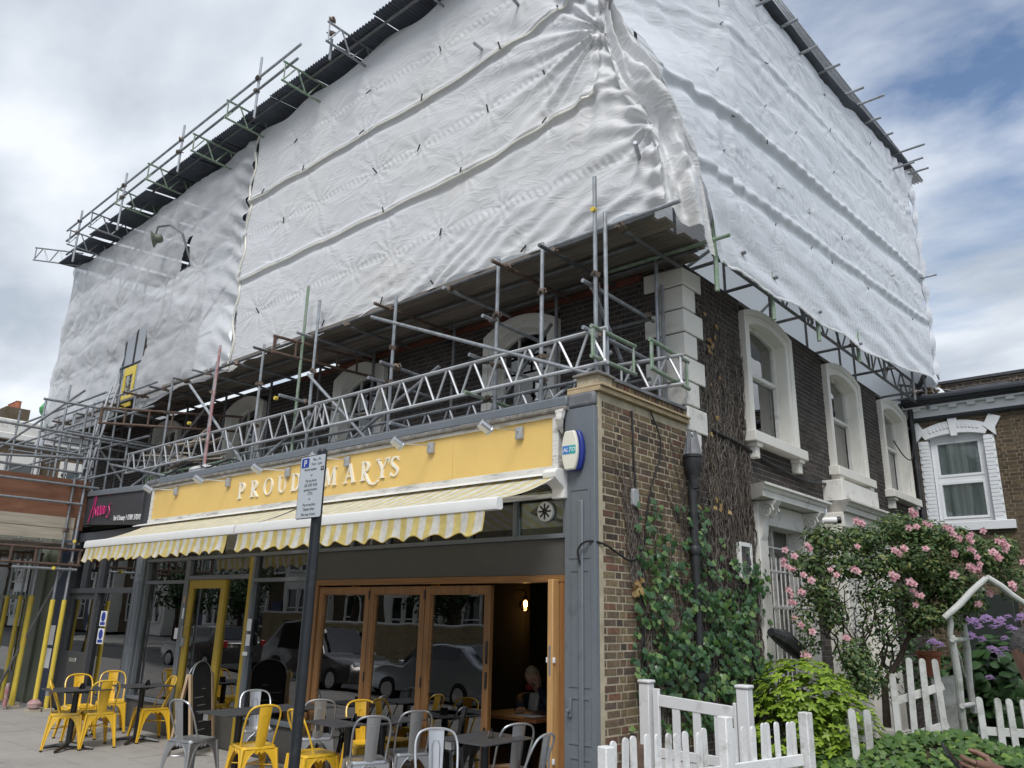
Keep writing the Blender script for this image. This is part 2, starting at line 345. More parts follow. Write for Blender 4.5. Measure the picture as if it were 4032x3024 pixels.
MT['grey_paint'] = PM('slate grey gloss paint', (.15, .168, .186), .42, var=.08, scale=4, bump=.25, bscale=18, dirt=(.08, .088, .098), dirt_amt=.25, dirt_scale=4)
MT['grey_panel'] = PM('dark grey panel paint', (.085, .083, .076), .5, var=.06, bump=.05)
MT['fascia_dark'] = PM('charcoal fascia', (.052, .055, .062), .45, var=.06, bump=.05)
MT['yellow_sign'] = PM('yellow fascia board', (.77, .53, .168), .5, var=.05, scale=1.5, bump=.04, dirt=(.70, .47, .15), dirt_amt=.25, dirt_scale=1)
MT['letter'] = PM('cream letter', (.86, .82, .70), .4, var=.03)
MT['peeling'] = PM('peeling white paint', (.68, .665, .62), .7, var=.08, bump=.35, bscale=30, dirt=(.25, .22, .18), dirt_amt=.45, dirt_scale=9, stretch=(.4, 1, 3))
MT['stone_dark'] = PM('weathered cornice', (.19, .18, .165), .9, var=.35, scale=8, bump=.6, bscale=40, dirt=(.42, .40, .36), dirt_amt=.35, dirt_scale=7)
MT['white_metal'] = PM('white coated metal', (.78, .775, .75), .35, var=.03, dirt=(.55, .53, .49), dirt_amt=.15)
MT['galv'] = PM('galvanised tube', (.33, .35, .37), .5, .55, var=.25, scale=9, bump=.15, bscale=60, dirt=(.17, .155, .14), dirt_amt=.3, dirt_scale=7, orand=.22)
MT['galv_dark'] = PM('shaded steel tube', (.17, .175, .18), .55, .4, var=.25, scale=9, dirt=(.12, .09, .07), dirt_amt=.35, dirt_scale=7, orand=.25)  # darker copy of the galvanised tube, shade put into its colour
MT['alu'] = PM('aluminium beam', (.55, .56, .57), .48, .65, var=.12, scale=9, dirt=(.36, .35, .33), dirt_amt=.3, dirt_scale=6, orand=.1)
MT['green_paint'] = PM('green painted steel', (.19, .29, .18), .55, .2, var=.2, scale=12, dirt=(.33, .35, .33), dirt_amt=.75, dirt_scale=10)
MT['rust'] = PM('rusty steel', (.125, .082, .062), .8, .1, var=.35, scale=10, bump=.3, dirt=(.09, .06, .05), dirt_amt=.4)
MT['red_paint'] = PM('red painted steel', (.40, .18, .18), .6, .0, var=.2, dirt=(.45, .40, .39), dirt_amt=.75, dirt_scale=8)
MT['coupler'] = PM('coupler steel', (.16, .125, .10), .65, .5, var=.4, scale=12, orand=.3)
MT['board'] = wood_mat('scaffold board', (.11, .095, .078), (.24, .21, .175), grain=(1.2, 25, 25), rough=.85, orand=.3)
MT['board_pale'] = wood_mat('pale weathered board', (.33, .285, .22), (.52, .46, .37), grain=(25, 1.2, 25), rough=.85, orand=.12)
MT['ply'] = wood_mat('red brown plywood', (.19, .082, .045), (.30, .145, .085), grain=(8, 1.1, 5), rough=.7)
MT['oak'] = wood_mat('varnished oak', (.17, .082, .030), (.31, .155, .058), grain=(28, 28, 1.3), rough=.4)
MT['oak_h'] = wood_mat('varnished oak rail', (.17, .082, .030), (.31, .155, .058), grain=(1.3, 28, 28), rough=.4)
MT['glow_ochre'] = PM('glow tinted wall', (.022, .018, .007), .8, var=.2)  # ochre tint paints the lamp's yellow glow into the dark pier
MT['oak_pale'] = wood_mat('pale oak edge', (.42, .235, .09), (.56, .335, .14), grain=(28, 28, 1.3), rough=.45)
MT['pine'] = wood_mat('pine frame', (.36, .25, .15), (.52, .38, .25), grain=(25, 25, 1.5), rough=.6)
MT['table_wood'] = wood_mat('table plank', (.16, .06, .025), (.30, .125, .05), grain=(1.5, 30, 30), rough=.4)
MT['sheet'] = sheet_mat('white scaffold sheeting', (.81, .82, .835), .30, 0, 1.0, .30)
MT['sheet_cool'] = sheet_mat('cool white sheeting', (.80, .83, .875), .28, 0, .8, .05)
MT['sheet_thin'] = sheet_mat('thin hazy sheeting', (.77, .78, .795), .42, .17, .7, .12)
MT['sheet_cream'] = sheet_mat('cream bunched sheeting', (.82, .82, .80), .30, 0, 1.2, .30)
MT['roof_clear'] = sheet_mat('milky roof sheet', (.85, .87, .88), .75, 0, .2, 0)
MT['sheet_hem'] = PM('sheet hem', (.72, .70, .62), .5, var=.08, bump=.3)
MT['corr'] = PM('corrugated roof sheet', (.085, .10, .125), .5, .2, var=.2, scale=2)
MT['black_metal'] = PM('black coated metal', (.018, .019, .021), .42, var=.15, dirt=(.05, .05, .05), dirt_amt=.25)
MT['post_black'] = PM('black painted post', (.016, .019, .023), .38, var=.15, bump=.1, bscale=30, dirt=(.07, .075, .08), dirt_amt=.18, dirt_scale=10)
MT['table_top'] = PM('dark stone laminate', (.052, .052, .055), .5, var=.3, scale=8, bump=.05)
MT['chair_yellow'] = PM('yellow enamelled steel', (.80, .49, .03), .33, .0, var=.05, scale=4, dirt=(.62, .36, .03), dirt_amt=.2, coat=.4, orand=.05)
MT['chair_silver'] = PM('silver lacquered steel', (.46, .47, .485), .34, .75, var=.08, scale=5, dirt=(.34, .34, .345), dirt_amt=.25, orand=.1)
MT['rubber'] = PM('black rubber', (.015, .015, .015), .8)
MT['yellow_plastic'] = PM('yellow plastic sleeve', (.70, .53, .07), .5, var=.08, dirt=(.45, .36, .10), dirt_amt=.3)
MT['yellow_door'] = PM('mustard door paint', (.40, .275, .03), .4, var=.08, dirt=(.38, .25, .04), dirt_amt=.3)
MT['white_fence'] = PM('white fence paint', (.72, .72, .71), .6, var=.06, scale=6, bump=.3, bscale=40, dirt=(.33, .32, .27), dirt_amt=.42, dirt_scale=5, orand=.08, world=True)
MT['gate_white'] = PM('grey white gate paint', (.66, .66, .66), .5, var=.04, bump=.1, dirt=(.40, .38, .36), dirt_amt=.25, dirt_scale=8)
MT['old_white'] = PM('weathered white timber', (.53, .535, .51), .75, var=.14, bump=.5, bscale=30, dirt=(.27, .28, .23), dirt_amt=.5, dirt_scale=5, orand=.1, world=True)
MT['black_pipe'] = PM('black cast iron', (.022, .023, .025), .5, var=.3, bump=.3, bscale=30, dirt=(.08, .08, .08), dirt_amt=.3)
MT['cable'] = PM('black cable', (.012, .012, .013), .5)
MT['stem'] = PM('dry vine stem', (.092, .076, .064), .9, var=.4, scale=14, bump=.5)
MT['stem_pale'] = PM('pale dead vine stem', (.19, .165, .14), .9, var=.35, scale=14, bump=.5)
MT['bark'] = PM('rose bark', (.05, .036, .026), .9, var=.4, scale=20, bump=.6)
MT['ivy'] = leaf_mat('ivy leaf', [(0, (.028, .075, .026)), (.3, (.055, .13, .042)), (.55, (.036, .09, .042)), (.75, (.11, .20, .055)), (.9, (.16, .25, .07)), (1, (.04, .095, .034))], .36, .2, .55)
MT['ivy_dry'] = leaf_mat('dry leaf', [(0, (.30, .19, .07)), (.5, (.42, .30, .13)), (1, (.22, .12, .05))], .7, .2, .2)
MT['choisya'] = leaf_mat('lime green leaf', [(0, (.12, .21, .022)), (.4, (.24, .36, .036)), (.75, (.33, .45, .055)), (1, (.08, .16, .02))], .42, .25)
MT['rose_leaf'] = leaf_mat('rose leaf', [(0, (.048, .09, .03)), (.35, (.09, .15, .05)), (.65, (.07, .125, .048)), (.85, (.17, .22, .065)), (1, (.25, .26, .09))], .48, .22)
MT['hyd_leaf'] = leaf_mat('hydrangea leaf', [(0, (.026, .060, .022)), (.5, (.05, .105, .033)), (1, (.038, .085, .03))], .5, .2)
MT['ground_ivy'] = leaf_mat('ground ivy leaf', [(0, (.045, .095, .026)), (.4, (.085, .165, .038)), (.7, (.06, .12, .034)), (1, (.19, .29, .06))], .45, .2)
MT['tree_leaf'] = leaf_mat('tree leaf', [(0, (.02, .045, .014)), (.5, (.035, .075, .02)), (1, (.05, .095, .025))], .5, .2)
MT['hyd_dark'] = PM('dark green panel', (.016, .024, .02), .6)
MT['rose'] = leaf_mat('pink rose petal', [(0, (.78, .40, .46)), (.5, (.86, .56, .60)), (1, (.90, .68, .70))], .6, .3, .2)
MT['hyd_purple'] = leaf_mat('purple hydrangea floret', [(0, (.30, .19, .44)), (.5, (.42, .27, .52)), (.8, (.52, .34, .55)), (1, (.30, .27, .56))], .6, .3, .2)
MT['terracotta'] = PM('terracotta', (.36, .13, .07), .8, var=.12)
MT['glass'] = glass_mat('window glass', (.60, .66, .62), 1.5, 2.2, 0, .03)
MT['glass_door'] = glass_mat('door glass', (.58, .62, .59), 1.5, 3.4, 0, .05)
MT['glass_old'] = glass_mat('old sash glass', (.96, .98, .98), 1.5, 2.0, .0, .12)
MT['bulb_glass'] = glass_mat('bulb glass', (.95, .8, .5), 1.3, 1)
MT['curtain'] = PM('pale net curtain', (.82, .86, .86), .9, var=.12, scale=3, stretch=(1, 6, .3))
MT['curtain2'] = PM('grey green curtain', (.64, .68, .64), .9, var=.4, scale=2.6, stretch=(4, 4, .15))
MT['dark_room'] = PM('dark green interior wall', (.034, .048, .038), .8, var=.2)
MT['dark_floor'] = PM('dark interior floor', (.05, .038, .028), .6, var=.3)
MT['tan_panel'] = PM('tan board', (.44, .29, .17), .8, var=.08)
MT['pvc'] = PM('white plastic window', (.72, .74, .76), .35, var=.02)
MT['slate'] = PM('slate roof', (.06, .065, .075), .7, var=.3, scale=9, bump=.4, dirt=(.13, .13, .13), dirt_amt=.3)
MT['gutter'] = PM('black gutter', (.018, .022, .028), .45, var=.2)
MT['sign_plate'] = PM('grey sign plate', (.50, .54, .575), .5, var=.03, dirt=(.42, .45, .47), dirt_amt=.2)
MT['sign_black'] = PM('sign black', (.012, .013, .016), .5)
MT['sign_blue'] = PM('sign blue', (.015, .045, .30), .45)
MT['sign_white'] = PM('sign white', (.80, .80, .80), .5)
MT['navy'] = PM('navy blue paint', (.012, .030, .075), .45, var=.2)
MT['green_panel'] = PM('grey green panel', (.135, .155, .115), .55, var=.15, scale=1.5)
MT['paper'] = PM('paper', (.75, .75, .77), .8, var=.04)
MT['pink'] = PM('magenta letter', (.62, .03, .20), .4)
MT['alarm_white'] = PM('cream alarm cover', (.74, .72, .60), .4, var=.03)
MT['alarm_blue'] = PM('blue alarm back', (.012, .03, .22), .35)
MT['teal'] = PM('teal badge', (.03, .36, .36), .4)
MT['alarm_badge'] = PM('blue badge', (.06, .20, .50), .4)
MT['chalk'] = PM('blackboard', (.018, .019, .020), .75, var=.25, bump=.05)
MT['chalk_mark'] = PM('chalk', (.5, .5, .48), .9)
MT['lime_bag'] = PM('lime plastic bag', (.38, .62, .03), .45, var=.25, scale=5, bump=.5, bscale=12)
MT['skin_dark'] = PM('brown skin', (.17, .09, .058), .5, var=.08, scale=12, bump=.08)
MT['skin_pale'] = PM('pale skin', (.52, .30, .22), .5, var=.06, scale=12)
MT['hair_grey'] = PM('greying black hair', (.055, .05, .048), .8, var=.5, scale=60, bump=1, bscale=140)
MT['hair_blond'] = PM('grey blond hair', (.50, .42, .30), .6, var=.3, scale=30, bump=.8, bscale=90, stretch=(4, 4, 1))
MT['blue_top'] = PM('bright blue jacket', (.012, .20, .66), .6, var=.12, scale=6, bump=.2, bscale=20)
MT['navy_jacket'] = PM('navy jacket', (.012, .018, .045), .7, var=.2, bump=.2, bscale=20)
MT['shirt'] = PM('printed shirt', (.48, .46, .44), .8, var=.2, dirt=(.50, .06, .05), dirt_amt=.35, dirt_scale=9)
MT['red_cloth'] = PM('red hood lining', (.42, .03, .04), .8, var=.1)
MT['trousers'] = PM('dark trousers', (.03, .03, .035), .85, var=.2)
MT['phone'] = PM('black phone', (.01, .011, .013), .2)
MT['bulb'] = PM('lit filament', (1, .7, .3), .5, emit=(1.0, .52, .14, 30))
MT['brass'] = PM('dark brass', (.10, .06, .03), .4, .8)
MT['white_plastic'] = PM('white plastic', (.72, .72, .72), .4)
MT['grey_plastic'] = PM('grey plastic box', (.33, .34, .35), .5)
MT['steel'] = PM('bright steel', (.62, .63, .64), .28, .9, var=.08)
MT['green_net'] = PM('green netting', (.12, .42, .16), .8, var=.2)
MT['sauce_red'] = PM('ketchup', (.30, .015, .012), .25)
MT['sauce_orange'] = PM('chilli sauce', (.42, .10, .015), .3)
MT['sauce_white'] = PM('mayonnaise bottle', (.62, .60, .50), .35)
MT['bottle_clear'] = glass_mat('clear bottle', (.85, .88, .88), 1.5, 2.0)
MT['label_paper'] = PM('bottle label', (.6, .55, .45), .7, var=.2)
MT['stock_wall'] = brick_mat('yellow garden wall brick', [(0, (.26, .20, .10)), (.5, (.32, .25, .13)), (1, (.22, .16, .09))])
MT['car_silver'] = PM('silver car paint', (.42, .45, .48), .25, .6, var=.03, coat=1)
MT['car_grey'] = PM('bronze grey car paint', (.13, .12, .115), .25, .5, var=.03, coat=1)
MT['car_glass'] = PM('dark car glass', (.012, .014, .016), .06, spec=.8)
MT['tyre'] = PM('tyre', (.014, .014, .014), .85)
MT['red_car'] = PM('red paint', (.45, .03, .03), .3, coat=1)
YEL = (.76, .62, .24); CRM = (.80, .78, .71)
MT['awning_top'] = stripe_mat('faded awning canvas', -13.6, .186, (.80, .70, .40), (.82, .80, .72))
MT['awning_l'] = stripe_mat('striped awning canvas', -13.6, .186, YEL, CRM)

XC, YF, YH, YN = -4.37, 6.24, 8.05, 17.3
side = lambda u, v, n: (XC+n, u, v)
front = lambda u, v, n: (u, YF-n, v)
hfront = lambda u, v, n: (u, YH-n, v)
nfront = lambda u, v, n: (u, YN-n, v)

# ================================================================== ground
def struct(o): o['kind'] = 'structure'; return o
g = MB(); g.box(-400, 400, -400, 400, -.6, -.16); struct(g.build('ground', MT['asphalt']))
g = MB(); g.box(-60, 40, -7.2, -1.2, -.16+.004, -.13); struct(g.build('road', MT['asphalt']))
pav = MB(); pav.box(-60, -4.25, -1.05, 6.5, -.16+.002, -.012); pav.box(-4.25, 40, -1.05, 3.4, -.16+.002, -.012)
pavement = struct(pav.build('pavement', MT['joint']))
slab_cache = {}
def slab_mesh(w, d):
    k = (round(w, 2), round(d, 2))
    if k not in slab_cache:
        m = MB(); b = .006
        v = [(-w/2, -d/2, -.03), (w/2, -d/2, -.03), (w/2, d/2, -.03), (-w/2, d/2, -.03), (-w/2+b, -d/2+b, 0), (w/2-b, -d/2+b, 0), (w/2-b, d/2-b, 0), (-w/2+b, d/2-b, 0)]
        m.add(v, [(4, 5, 6, 7), (0, 1, 5, 4), (1, 2, 6, 5), (2, 3, 7, 6), (3, 0, 4, 7)]); slab_cache[k] = m.mesh('paving_slab', MT['paving'], None, False, 15)
    return slab_cache[k]
slabs = []
y = -1.0; row = 0
while y < 6.2:
    d = .60; d = min(d, 6.23-y); x = -24-random.random()*.6
    while x < -4.3 if y > 3.35 else x < 2:
        w = random.choice((.6, .75, .9)); slabs.append((x+w/2, y+d/2, w-.007, d-.007)); x += w
    y += d; row += 1
rest = MB(); vis = []
for s_ in slabs:
    px = project((s_[0], s_[1], 0)); inf = px[2] > 0 and -200 < px[0] < 4300 and px[1] < 3300
    vis.append((0 if inf else 1, px[2], s_))
vis.sort(key=lambda q: q[:2])
for i, (_, _, s_) in enumerate(vis):
    z = random.uniform(-.004, .004)
    if i < 300: inst(slab_mesh(s_[2], s_[3]), 'paving_slab', pavement, (s_[0], s_[1], z), (random.uniform(-.003, .003), random.uniform(-.003, .003), 0))
    else: rest.box(s_[0]-s_[2]/2, s_[0]+s_[2]/2, s_[1]-s_[3]/2, s_[1]+s_[3]/2, -.03, z)
if rest.f: rest.build('paving_slabs', MT['paving'], pavement, kind='stuff')
k = MB()
for i in range(60): k.box(-40+i*.915, -40+i*.915+.905, -1.2, -1.05, -.16+.006, .0)
struct(k.build('kerb', MT['paving'], bevel=.012))
gs = MB()
def soilf(u, v):
    x = -4.30+u*12; y = 6.05+v*11.3
    if y < 7.2 and x > -3.9: y = 6.05+(y-6.05)
    return (x, y, .02+.05*fbm((x*.9, y*.9, 0)))
gs.grid(soilf, 30, 30); struct(gs.build('garden_soil', MT['soil'], recalc=False))
lm_ = MB(); lm_.grid(lambda u, v: (-1.2+u*6, 7.5+v*9.5, .10+.03*fbm((u*6, v*9, 3))), 24, 24); struct(lm_.build('lawn', MT['grass'], recalc=False))

# ================================================================== bricks
def brick_wall(part, xf, u0, u1, v0, v1, holes, mat, nmax=300, course=.0724, unit=.2175, seed=1, name='brick', vis=None, jt=.0125):
    rnd = random.Random(seed); lst = []
    v = v0; row = 0
    while v < v1-.02:
        vb = min(v+course-jt, v1); u = u0-rnd.random()*.02-(0 if row % 2 == 0 else (unit*.25)); k = row % 2
        while u < u1-.01:
            ln = unit if k % 2 == 0 else unit*.52
            a, b = max(u, u0), min(u+ln-jt, u1); segs = [(a, b)]
            for h in holes:
                if v+.005 < h[3] and vb-.005 > h[2]:
                    ns = []
                    for (p, q) in segs:
                        if q <= h[0] or p >= h[1]: ns.append((p, q)); continue
                        if p < h[0]: ns.append((p, h[0]))
                        if q > h[1]: ns.append((h[1], q))
                    segs = ns
            for p, q in segs:
                if q-p > .03: lst.append((p, q, v, vb))
            u += ln; k += 1
        v += course; row += 1
    org = Vector(xf(0, 0, 0))
    def shape(w, h, dn=0):
        b = .002; d = .0035+dn
        vv = [(-w/2, -h/2, -.02), (w/2, -h/2, -.02), (w/2, h/2, -.02), (-w/2, h/2, -.02), (-w/2, -h/2, d-b), (w/2, -h/2, d-b), (w/2, h/2, d-b), (-w/2, h/2, d-b), (-w/2+b, -h/2+b, d), (w/2-b, -h/2+b, d), (w/2-b, h/2-b, d), (-w/2+b, h/2-b, d)]
        ff = [(8, 9, 10, 11)]+[(i, (i+1) % 4, 4+(i+1) % 4, 4+i) for i in range(4)]+[(4+i, 4+(i+1) % 4, 8+(i+1) % 4, 8+i) for i in range(4)]
        return vv, ff
    sc = []
    for bk in lst:
        c = Vector(xf((bk[0]+bk[1])/2, (bk[2]+bk[3])/2, .01)); px = project(c)
        ok = px[2] > .3 and -20 < px[0] < 4052 and -20 < px[1] < 3044 and (vis is None or vis((bk[0]+bk[1])/2, (bk[2]+bk[3])/2))
        if ok:
            e = project(xf(bk[1], (bk[2]+bk[3])/2, .01)); s_ = abs(e[0]-px[0])*2*(bk[3]-bk[2])/px[2]
        else: s_ = -1
        sc.append((s_, bk))
    sc.sort(key=lambda q: -q[0]); cache = {}; rest = MB(xf)
    for i, (s_, bk) in enumerate(sc):
        w = bk[1]-bk[0]; h = bk[3]-bk[2]; uc = (bk[0]+bk[1])/2; vc = (bk[2]+bk[3])/2
        if i < nmax and s_ > 0:
            key = (round(w, 2), round(h, 3))
            if key not in cache:
                vv, ff = shape(key[0], h); m = MB(); m.add([Vector(xf(*p))-org for p in vv], ff); cache[key] = m.mesh(name, mat, None, True, 20)
            inst(cache[key], name, part, xf(uc, vc, rnd.uniform(-.003, .003)), (rnd.uniform(-.006, .006), rnd.uniform(-.006, .006), rnd.uniform(-.006, .006)))
        else:
            vv, ff = shape(w, h); dn = rnd.uniform(-.003, .003); rest.add([(a+uc, b+vc, c+dn) for a, b, c in vv], ff)
    if rest.f: rest.build(name+'work', mat, part, recalc=True, sharp=20, kind='stuff')

def arch_pts(ua, ub, vb, vs_, vt, n=14):
    w = (ub-ua)/2; h = max(vt-vs_, .001); rad = (w*w+h*h)/(2*h); cu = (ua+ub)/2; cv = vt-rad; a0 = math.asin(min(1, w/rad))
    return [(ua, vb)]+[(cu+rad*math.sin(-a0+2*a0*i/n), cv+rad*math.cos(-a0+2*a0*i/n)) for i in range(n+1)]+[(ub, vb)]
def arched_window(par, xf, ua, ub, vb, vs_, vt, sw=.20, proud=.06, reveal=.13, mat='stucco', backs=('curtain', 'curtain'), bar=.30, sill=True, vsill=.14, mid=None):
    w = MB(xf); i1 = sw*.45
    oo = arch_pts(ua, ub, vb, vs_, vt); mm = arch_pts(ua+i1, ub-i1, vb, vs_-i1*.5, vt-i1); ii = arch_pts(ua+sw, ub-sw, vb, vs_-sw*.75, vt-sw*.92)
    w.ring(oo, mm, -.02, proud+.03, closed=False, ci=proud+.012)
    w.ring([(a, b) for a, b in mm], ii, -reveal, proud, closed=False)
    win = w.build('window_surround', MT[mat], par, bevel=.004)
    s = .052; fr = MB(xf); jj = arch_pts(ua+sw+s, ub-sw-s, vb+s, vs_-sw*.75-s*.6, vt-sw*.92-s)
    kk = list(ii); kk[0] = (kk[0][0], vb); kk[-1] = (kk[-1][0], vb)
    fr.ring(kk, jj, -reveal-.03, -reveal+.03, closed=True)
    mid = mid or (vb+vt)/2+.02
    fr.box(ua+sw+.01, ub-sw-.01, mid-.028, mid+.028, -reveal-.06, -reveal+.022)
    bu = ua+sw+s+(ub-ua-2*sw-2*s)*bar
    fr.box(bu-.011, bu+.011, mid+.028, vt-sw*.92-.03, -reveal-.025, -reveal+.008)
    fr.box(bu-.011, bu+.011, vb+s, mid-.028, -reveal-.055, -reveal-.02)
    fr.build('sash_frame', MT['stucco_worn'], win, bevel=.003)
    p = MB(xf); q = [(ua+sw+s-.01, mid), ]; ap = arch_pts(ua+sw+s-.008, ub-sw-s+.008, mid, vs_-sw*.75-s*.6, vt-sw*.92-s+.008)
    p.prism(ap, -reveal-.012, -reveal-.006); p.build('pane', MT['glass_old'], win)
    p = MB(xf); p.box(ua+sw+s-.008, ub-sw-s+.008, vb+s-.008, mid, -reveal-.046, -reveal-.040); p.build('pane', MT['glass_old'], win)
    for (a, b, mk) in ((mid, vt-sw*.92+.02, backs[0]), (vb, mid, backs[1])):
        c = MB(xf); d = -reveal-(.034 if a == mid else .066) if mk != 'tan_panel' else -reveal-.06
        c.grid(lambda u, v: (ua+sw-.02+u*(ub-ua-2*sw+.04), a+v*(b-a), d+.006*math.sin(u*34+.6*math.sin(v*5))), 40, 2); c.build('curtain' if mk != 'tan_panel' else 'boarded_panel', MT[mk], win, recalc=False)
    if sill:
        sl = MB(xf); e = .07
        sl.box(ua-e, ub+e, vb-vsill, vb, -.02, proud+.11)
        sl.build('sill', MT[mat], win, bevel=.008)
        for cu in (ua+.10, ub-.10):
            c = MB(xf); c.box(cu-.085, cu+.085, vb-vsill-.055, vb-vsill-.001, -.02, proud+.085); c.box(cu-.06, cu+.06, vb-vsill-.20, vb-vsill-.056, -.02, proud+.05); c.build('corbel', MT[mat], win, bevel=.006)
    return win

# ================================================================== corner house
house = thing('corner_house', 'sooty dark brick corner house with white quoins and arched white sash windows', 'house', (XC, YH, 0))
SW = [(9.60, 11.22), (12.62, 14.28), (15.42, 17.06)]
w = MB(side); w.box(YH, YN+.3, 0, 6.07, -.30, -.004)
holes = [(a+.02, b-.02, 4.08, 6.02) for a, b in SW]+[(9.72, 11.36, 1.05, 3.3), (12.0, 14.25, 0, 3.62)]
w = MB(side)        # mortar backing split round the openings
us = sorted({YH, YN+.3, *[h[0] for h in holes], *[h[1] for h in holes]}); vz = sorted({0, 6.07, *[h[2] for h in holes], *[h[3] for h in holes]})
def cells(w, us, vz, holes, n0, n1):
    for a, b in zip(us, us[1:]):
        for c, d in zip(vz, vz[1:]):
            if not any(h[0] <= (a+b)/2 <= h[1] and h[2] <= (c+d)/2 <= h[3] for h in holes): w.box(a, b, c, d, n0, n1)
cells(w, us, vz, holes, -.30, -.001)
sidewall = w.build('side_wall', MT['mortar_house'], house)
brick_wall(sidewall, side, YH+.02, YN-.02, 0, 6.06, holes, MT['brick_house'], seed=3, vis=lambda u, v: v > 3.2 and u > 9.0)
FW = [(-7.62, -6.24), (-11.25, -9.87), (-14.9, -13.5), (-18.3, -16.9)]
holes2 = [(a+.02, b-.02, 4.0, 5.9) for a, b in FW]
w = MB(hfront); us = sorted({-22.2, XC, *[h[0] for h in holes2], *[h[1] for h in holes2]}); vz = sorted({3.2, 6.06, *[h[2] for h in holes2], *[h[3] for h in holes2]})
cells(w, us, vz, holes2, -.30, -.001)
fwall = w.build('front_wall', MT['mortar_house'], house)
brick_wall(fwall, hfront, -22.1, XC-.02, 3.7, 6.05, holes2, MT['brick_house'], seed=5, vis=lambda u, v: -11 < u and v > 4.1)
sl = MB(); sl.box(-22.2, XC-.31, YH+.31, YN, 5.75, 5.95); sl.build('light_block_slab', MT['board'], house)  # unseen slab added over the house walls to block light
for a, b in SW:
    i = SW.index((a, b)); arched_window(house, side, a, b, 4.20, 5.90, 6.06, backs=[('curtain', 'curtain'), ('curtain', 'tan_panel'), ('curtain', 'curtain')][i])
for a, b in FW: arched_window(house, hfront, a, b, 4.2, 5.75, 5.95, sw=.2, sill=True)
rz = random.Random(4)
z = 3.62; i = 0
while z < 6.0:
    h = .305; lg = i % 2; a = .44 if lg else .27; b = .52 if lg else .30; top = z+h-.014
    q = MB(); x0, y1 = XC+.035, YH-.035
    if z+h > 5.97: top = 6.02
    poly = [(XC-b, y1), (x0, y1), (x0, YH+a), (XC+.0, YH+a), (XC+.0, YH), (XC-b, YH)]
    v = [(px, py, z) for px, py in poly]+[(px, py, top+(rz.uniform(-.05, .05) if z+h > 5.97 else 0)) for px, py in poly]
    n = len(poly); q.add(v, [tuple(range(n)), tuple(range(2*n-1, n-1, -1))]+[(j, (j+1) % n, n+(j+1) % n, n+j) for j in range(n)])
    q.build('quoin', MT['stucco_worn' if z < 4.3 else 'stucco'], house, bevel=.014)
    z += h; i += 1
# brick red string course just under the platform
rc = MB(hfront); rc.box(-12.5, XC-.56, 5.96, 6.05, 0, .02); rc.build('string_course', MT['brick_red'], house)

# ground floor hoods, consoles, barred window and white door case on the side wall
def hood(par, u0, u1, zb, proj, name='hood'):
    h = MB(side)
    prof = [(0, 0), (proj*.80, 0), (proj*.80, .075), (proj*.86, .085), (proj*.90, .12), (proj, .135), (proj, .165), (proj*.3, .19), (0, .20)]
    v = []; n = len(prof)
    for (u, e) in ((u0, 1), (u1, -1)):
        for (d, zz) in prof: v.append((u+e*(proj-d)*.92, zb+zz, d-.01))
    h.add(v, [tuple(range(n)), tuple(range(2*n-1, n-1, -1))]+[(j, (j+1) % n, n+(j+1) % n, n+j) for j in range(n)])
    return h.build(name, MT['stucco_worn'], par)
def console(par, uc, zt, w=.17, h=.55, proj=.26):
    c = MB(side); pts = []
    for t in range(15):
        a = t/14; pts.append((zt-h*a, .05+proj*(1-a)**1.1*(.75+.25*math.cos(a*6.5))))
    v = [(uc-w/2, z_, d) for z_, d in pts]+[(uc+w/2, z_, d) for z_, d in pts]+[(uc-w/2, z_, -.01) for z_, d in pts]+[(uc+w/2, z_, -.01) for z_, d in pts]
    n = 15; f = []
    for i in range(n-1): f += [(i, i+1, n+i+1, n+i), (i, 2*n+i, 2*n+i+1, i+1), (n+i, n+i+1, 3*n+i+1, 3*n+i)]
    f += [(0, n, 3*n, 2*n), (n-1, 3*n-1, 4*n-1, 2*n-1)]
    c.add(v, f)
    for e in (-1, 1):            # scroll eyes on both cheeks
        sp = [(uc+e*(w/2+.004), zt-.13+.10*(1-t/26)*math.sin(t*.55), .16+.10*(1-t/26)*math.cos(t*.55)) for t in range(26)]
        c.path(sp, .012, 5)
    return c.build('console', MT['stucco_worn'], par)
doorcase = MB(side)
doorcase.box(9.66, 9.92, 1.0, 3.30, -.2, .07); doorcase.box(11.16, 11.42, 1.0, 3.30, -.2, .07); doorcase.box(9.921, 11.159, 3.02, 3.30, -.2, .06); doorcase.box(9.55, 11.5, .86, 1.0, -.02, .16)
gw = doorcase.build('window_case', MT['stucco_worn'], house, bevel=.008)
hood(gw, 9.30, 11.55, 3.31, .36); console(gw, 9.79, 3.30); console(gw, 11.29, 3.30)
p = MB(side); p.box(9.9, 11.18, 1.0, 3.03, -.19, -.185); p.build('pane', MT['glass_old'], gw)
c = MB(side); c.grid(lambda u, v: (9.9+u*1.28, 1+v*2.03, -.27+.012*math.sin(u*30)), 40, 2); c.build('curtain', MT['curtain'], gw, recalc=False)
f = MB(side)
for u in (9.95, 10.54, 11.13): f.box(u-.03, u+.03, 1.0, 3.02, -.18, -.14)
f.box(9.98, 11.1, 1.98, 2.04, -.18, -.135); f.build('sash_frame', MT['peeling'], gw)
for i in range(9):
    b = MB(side); u = 9.99+i*.137; b.tube((u, 1.02, .0), (u, 2.62, .0), .0105, n=6); b.build('iron_bar', MT['white_fence'], gw)
for zz in (1.35, 2.0, 2.45, 2.75):
    b = MB(side); b.box(9.925, 11.155, zz-.01, zz+.01, -.012, .012); b.build('iron_rail', MT['white_fence'], gw)
porch = MB(side)
for a, b in ((12.02, 12.32), (13.86, 14.16)): porch.box(a, b, 0, 3.18, -.2, .30); porch.box(a-.03, b+.03, 0, .25, -.2, .33); porch.box(a-.02, b+.02, 3.0, 3.10, -.2, .325)
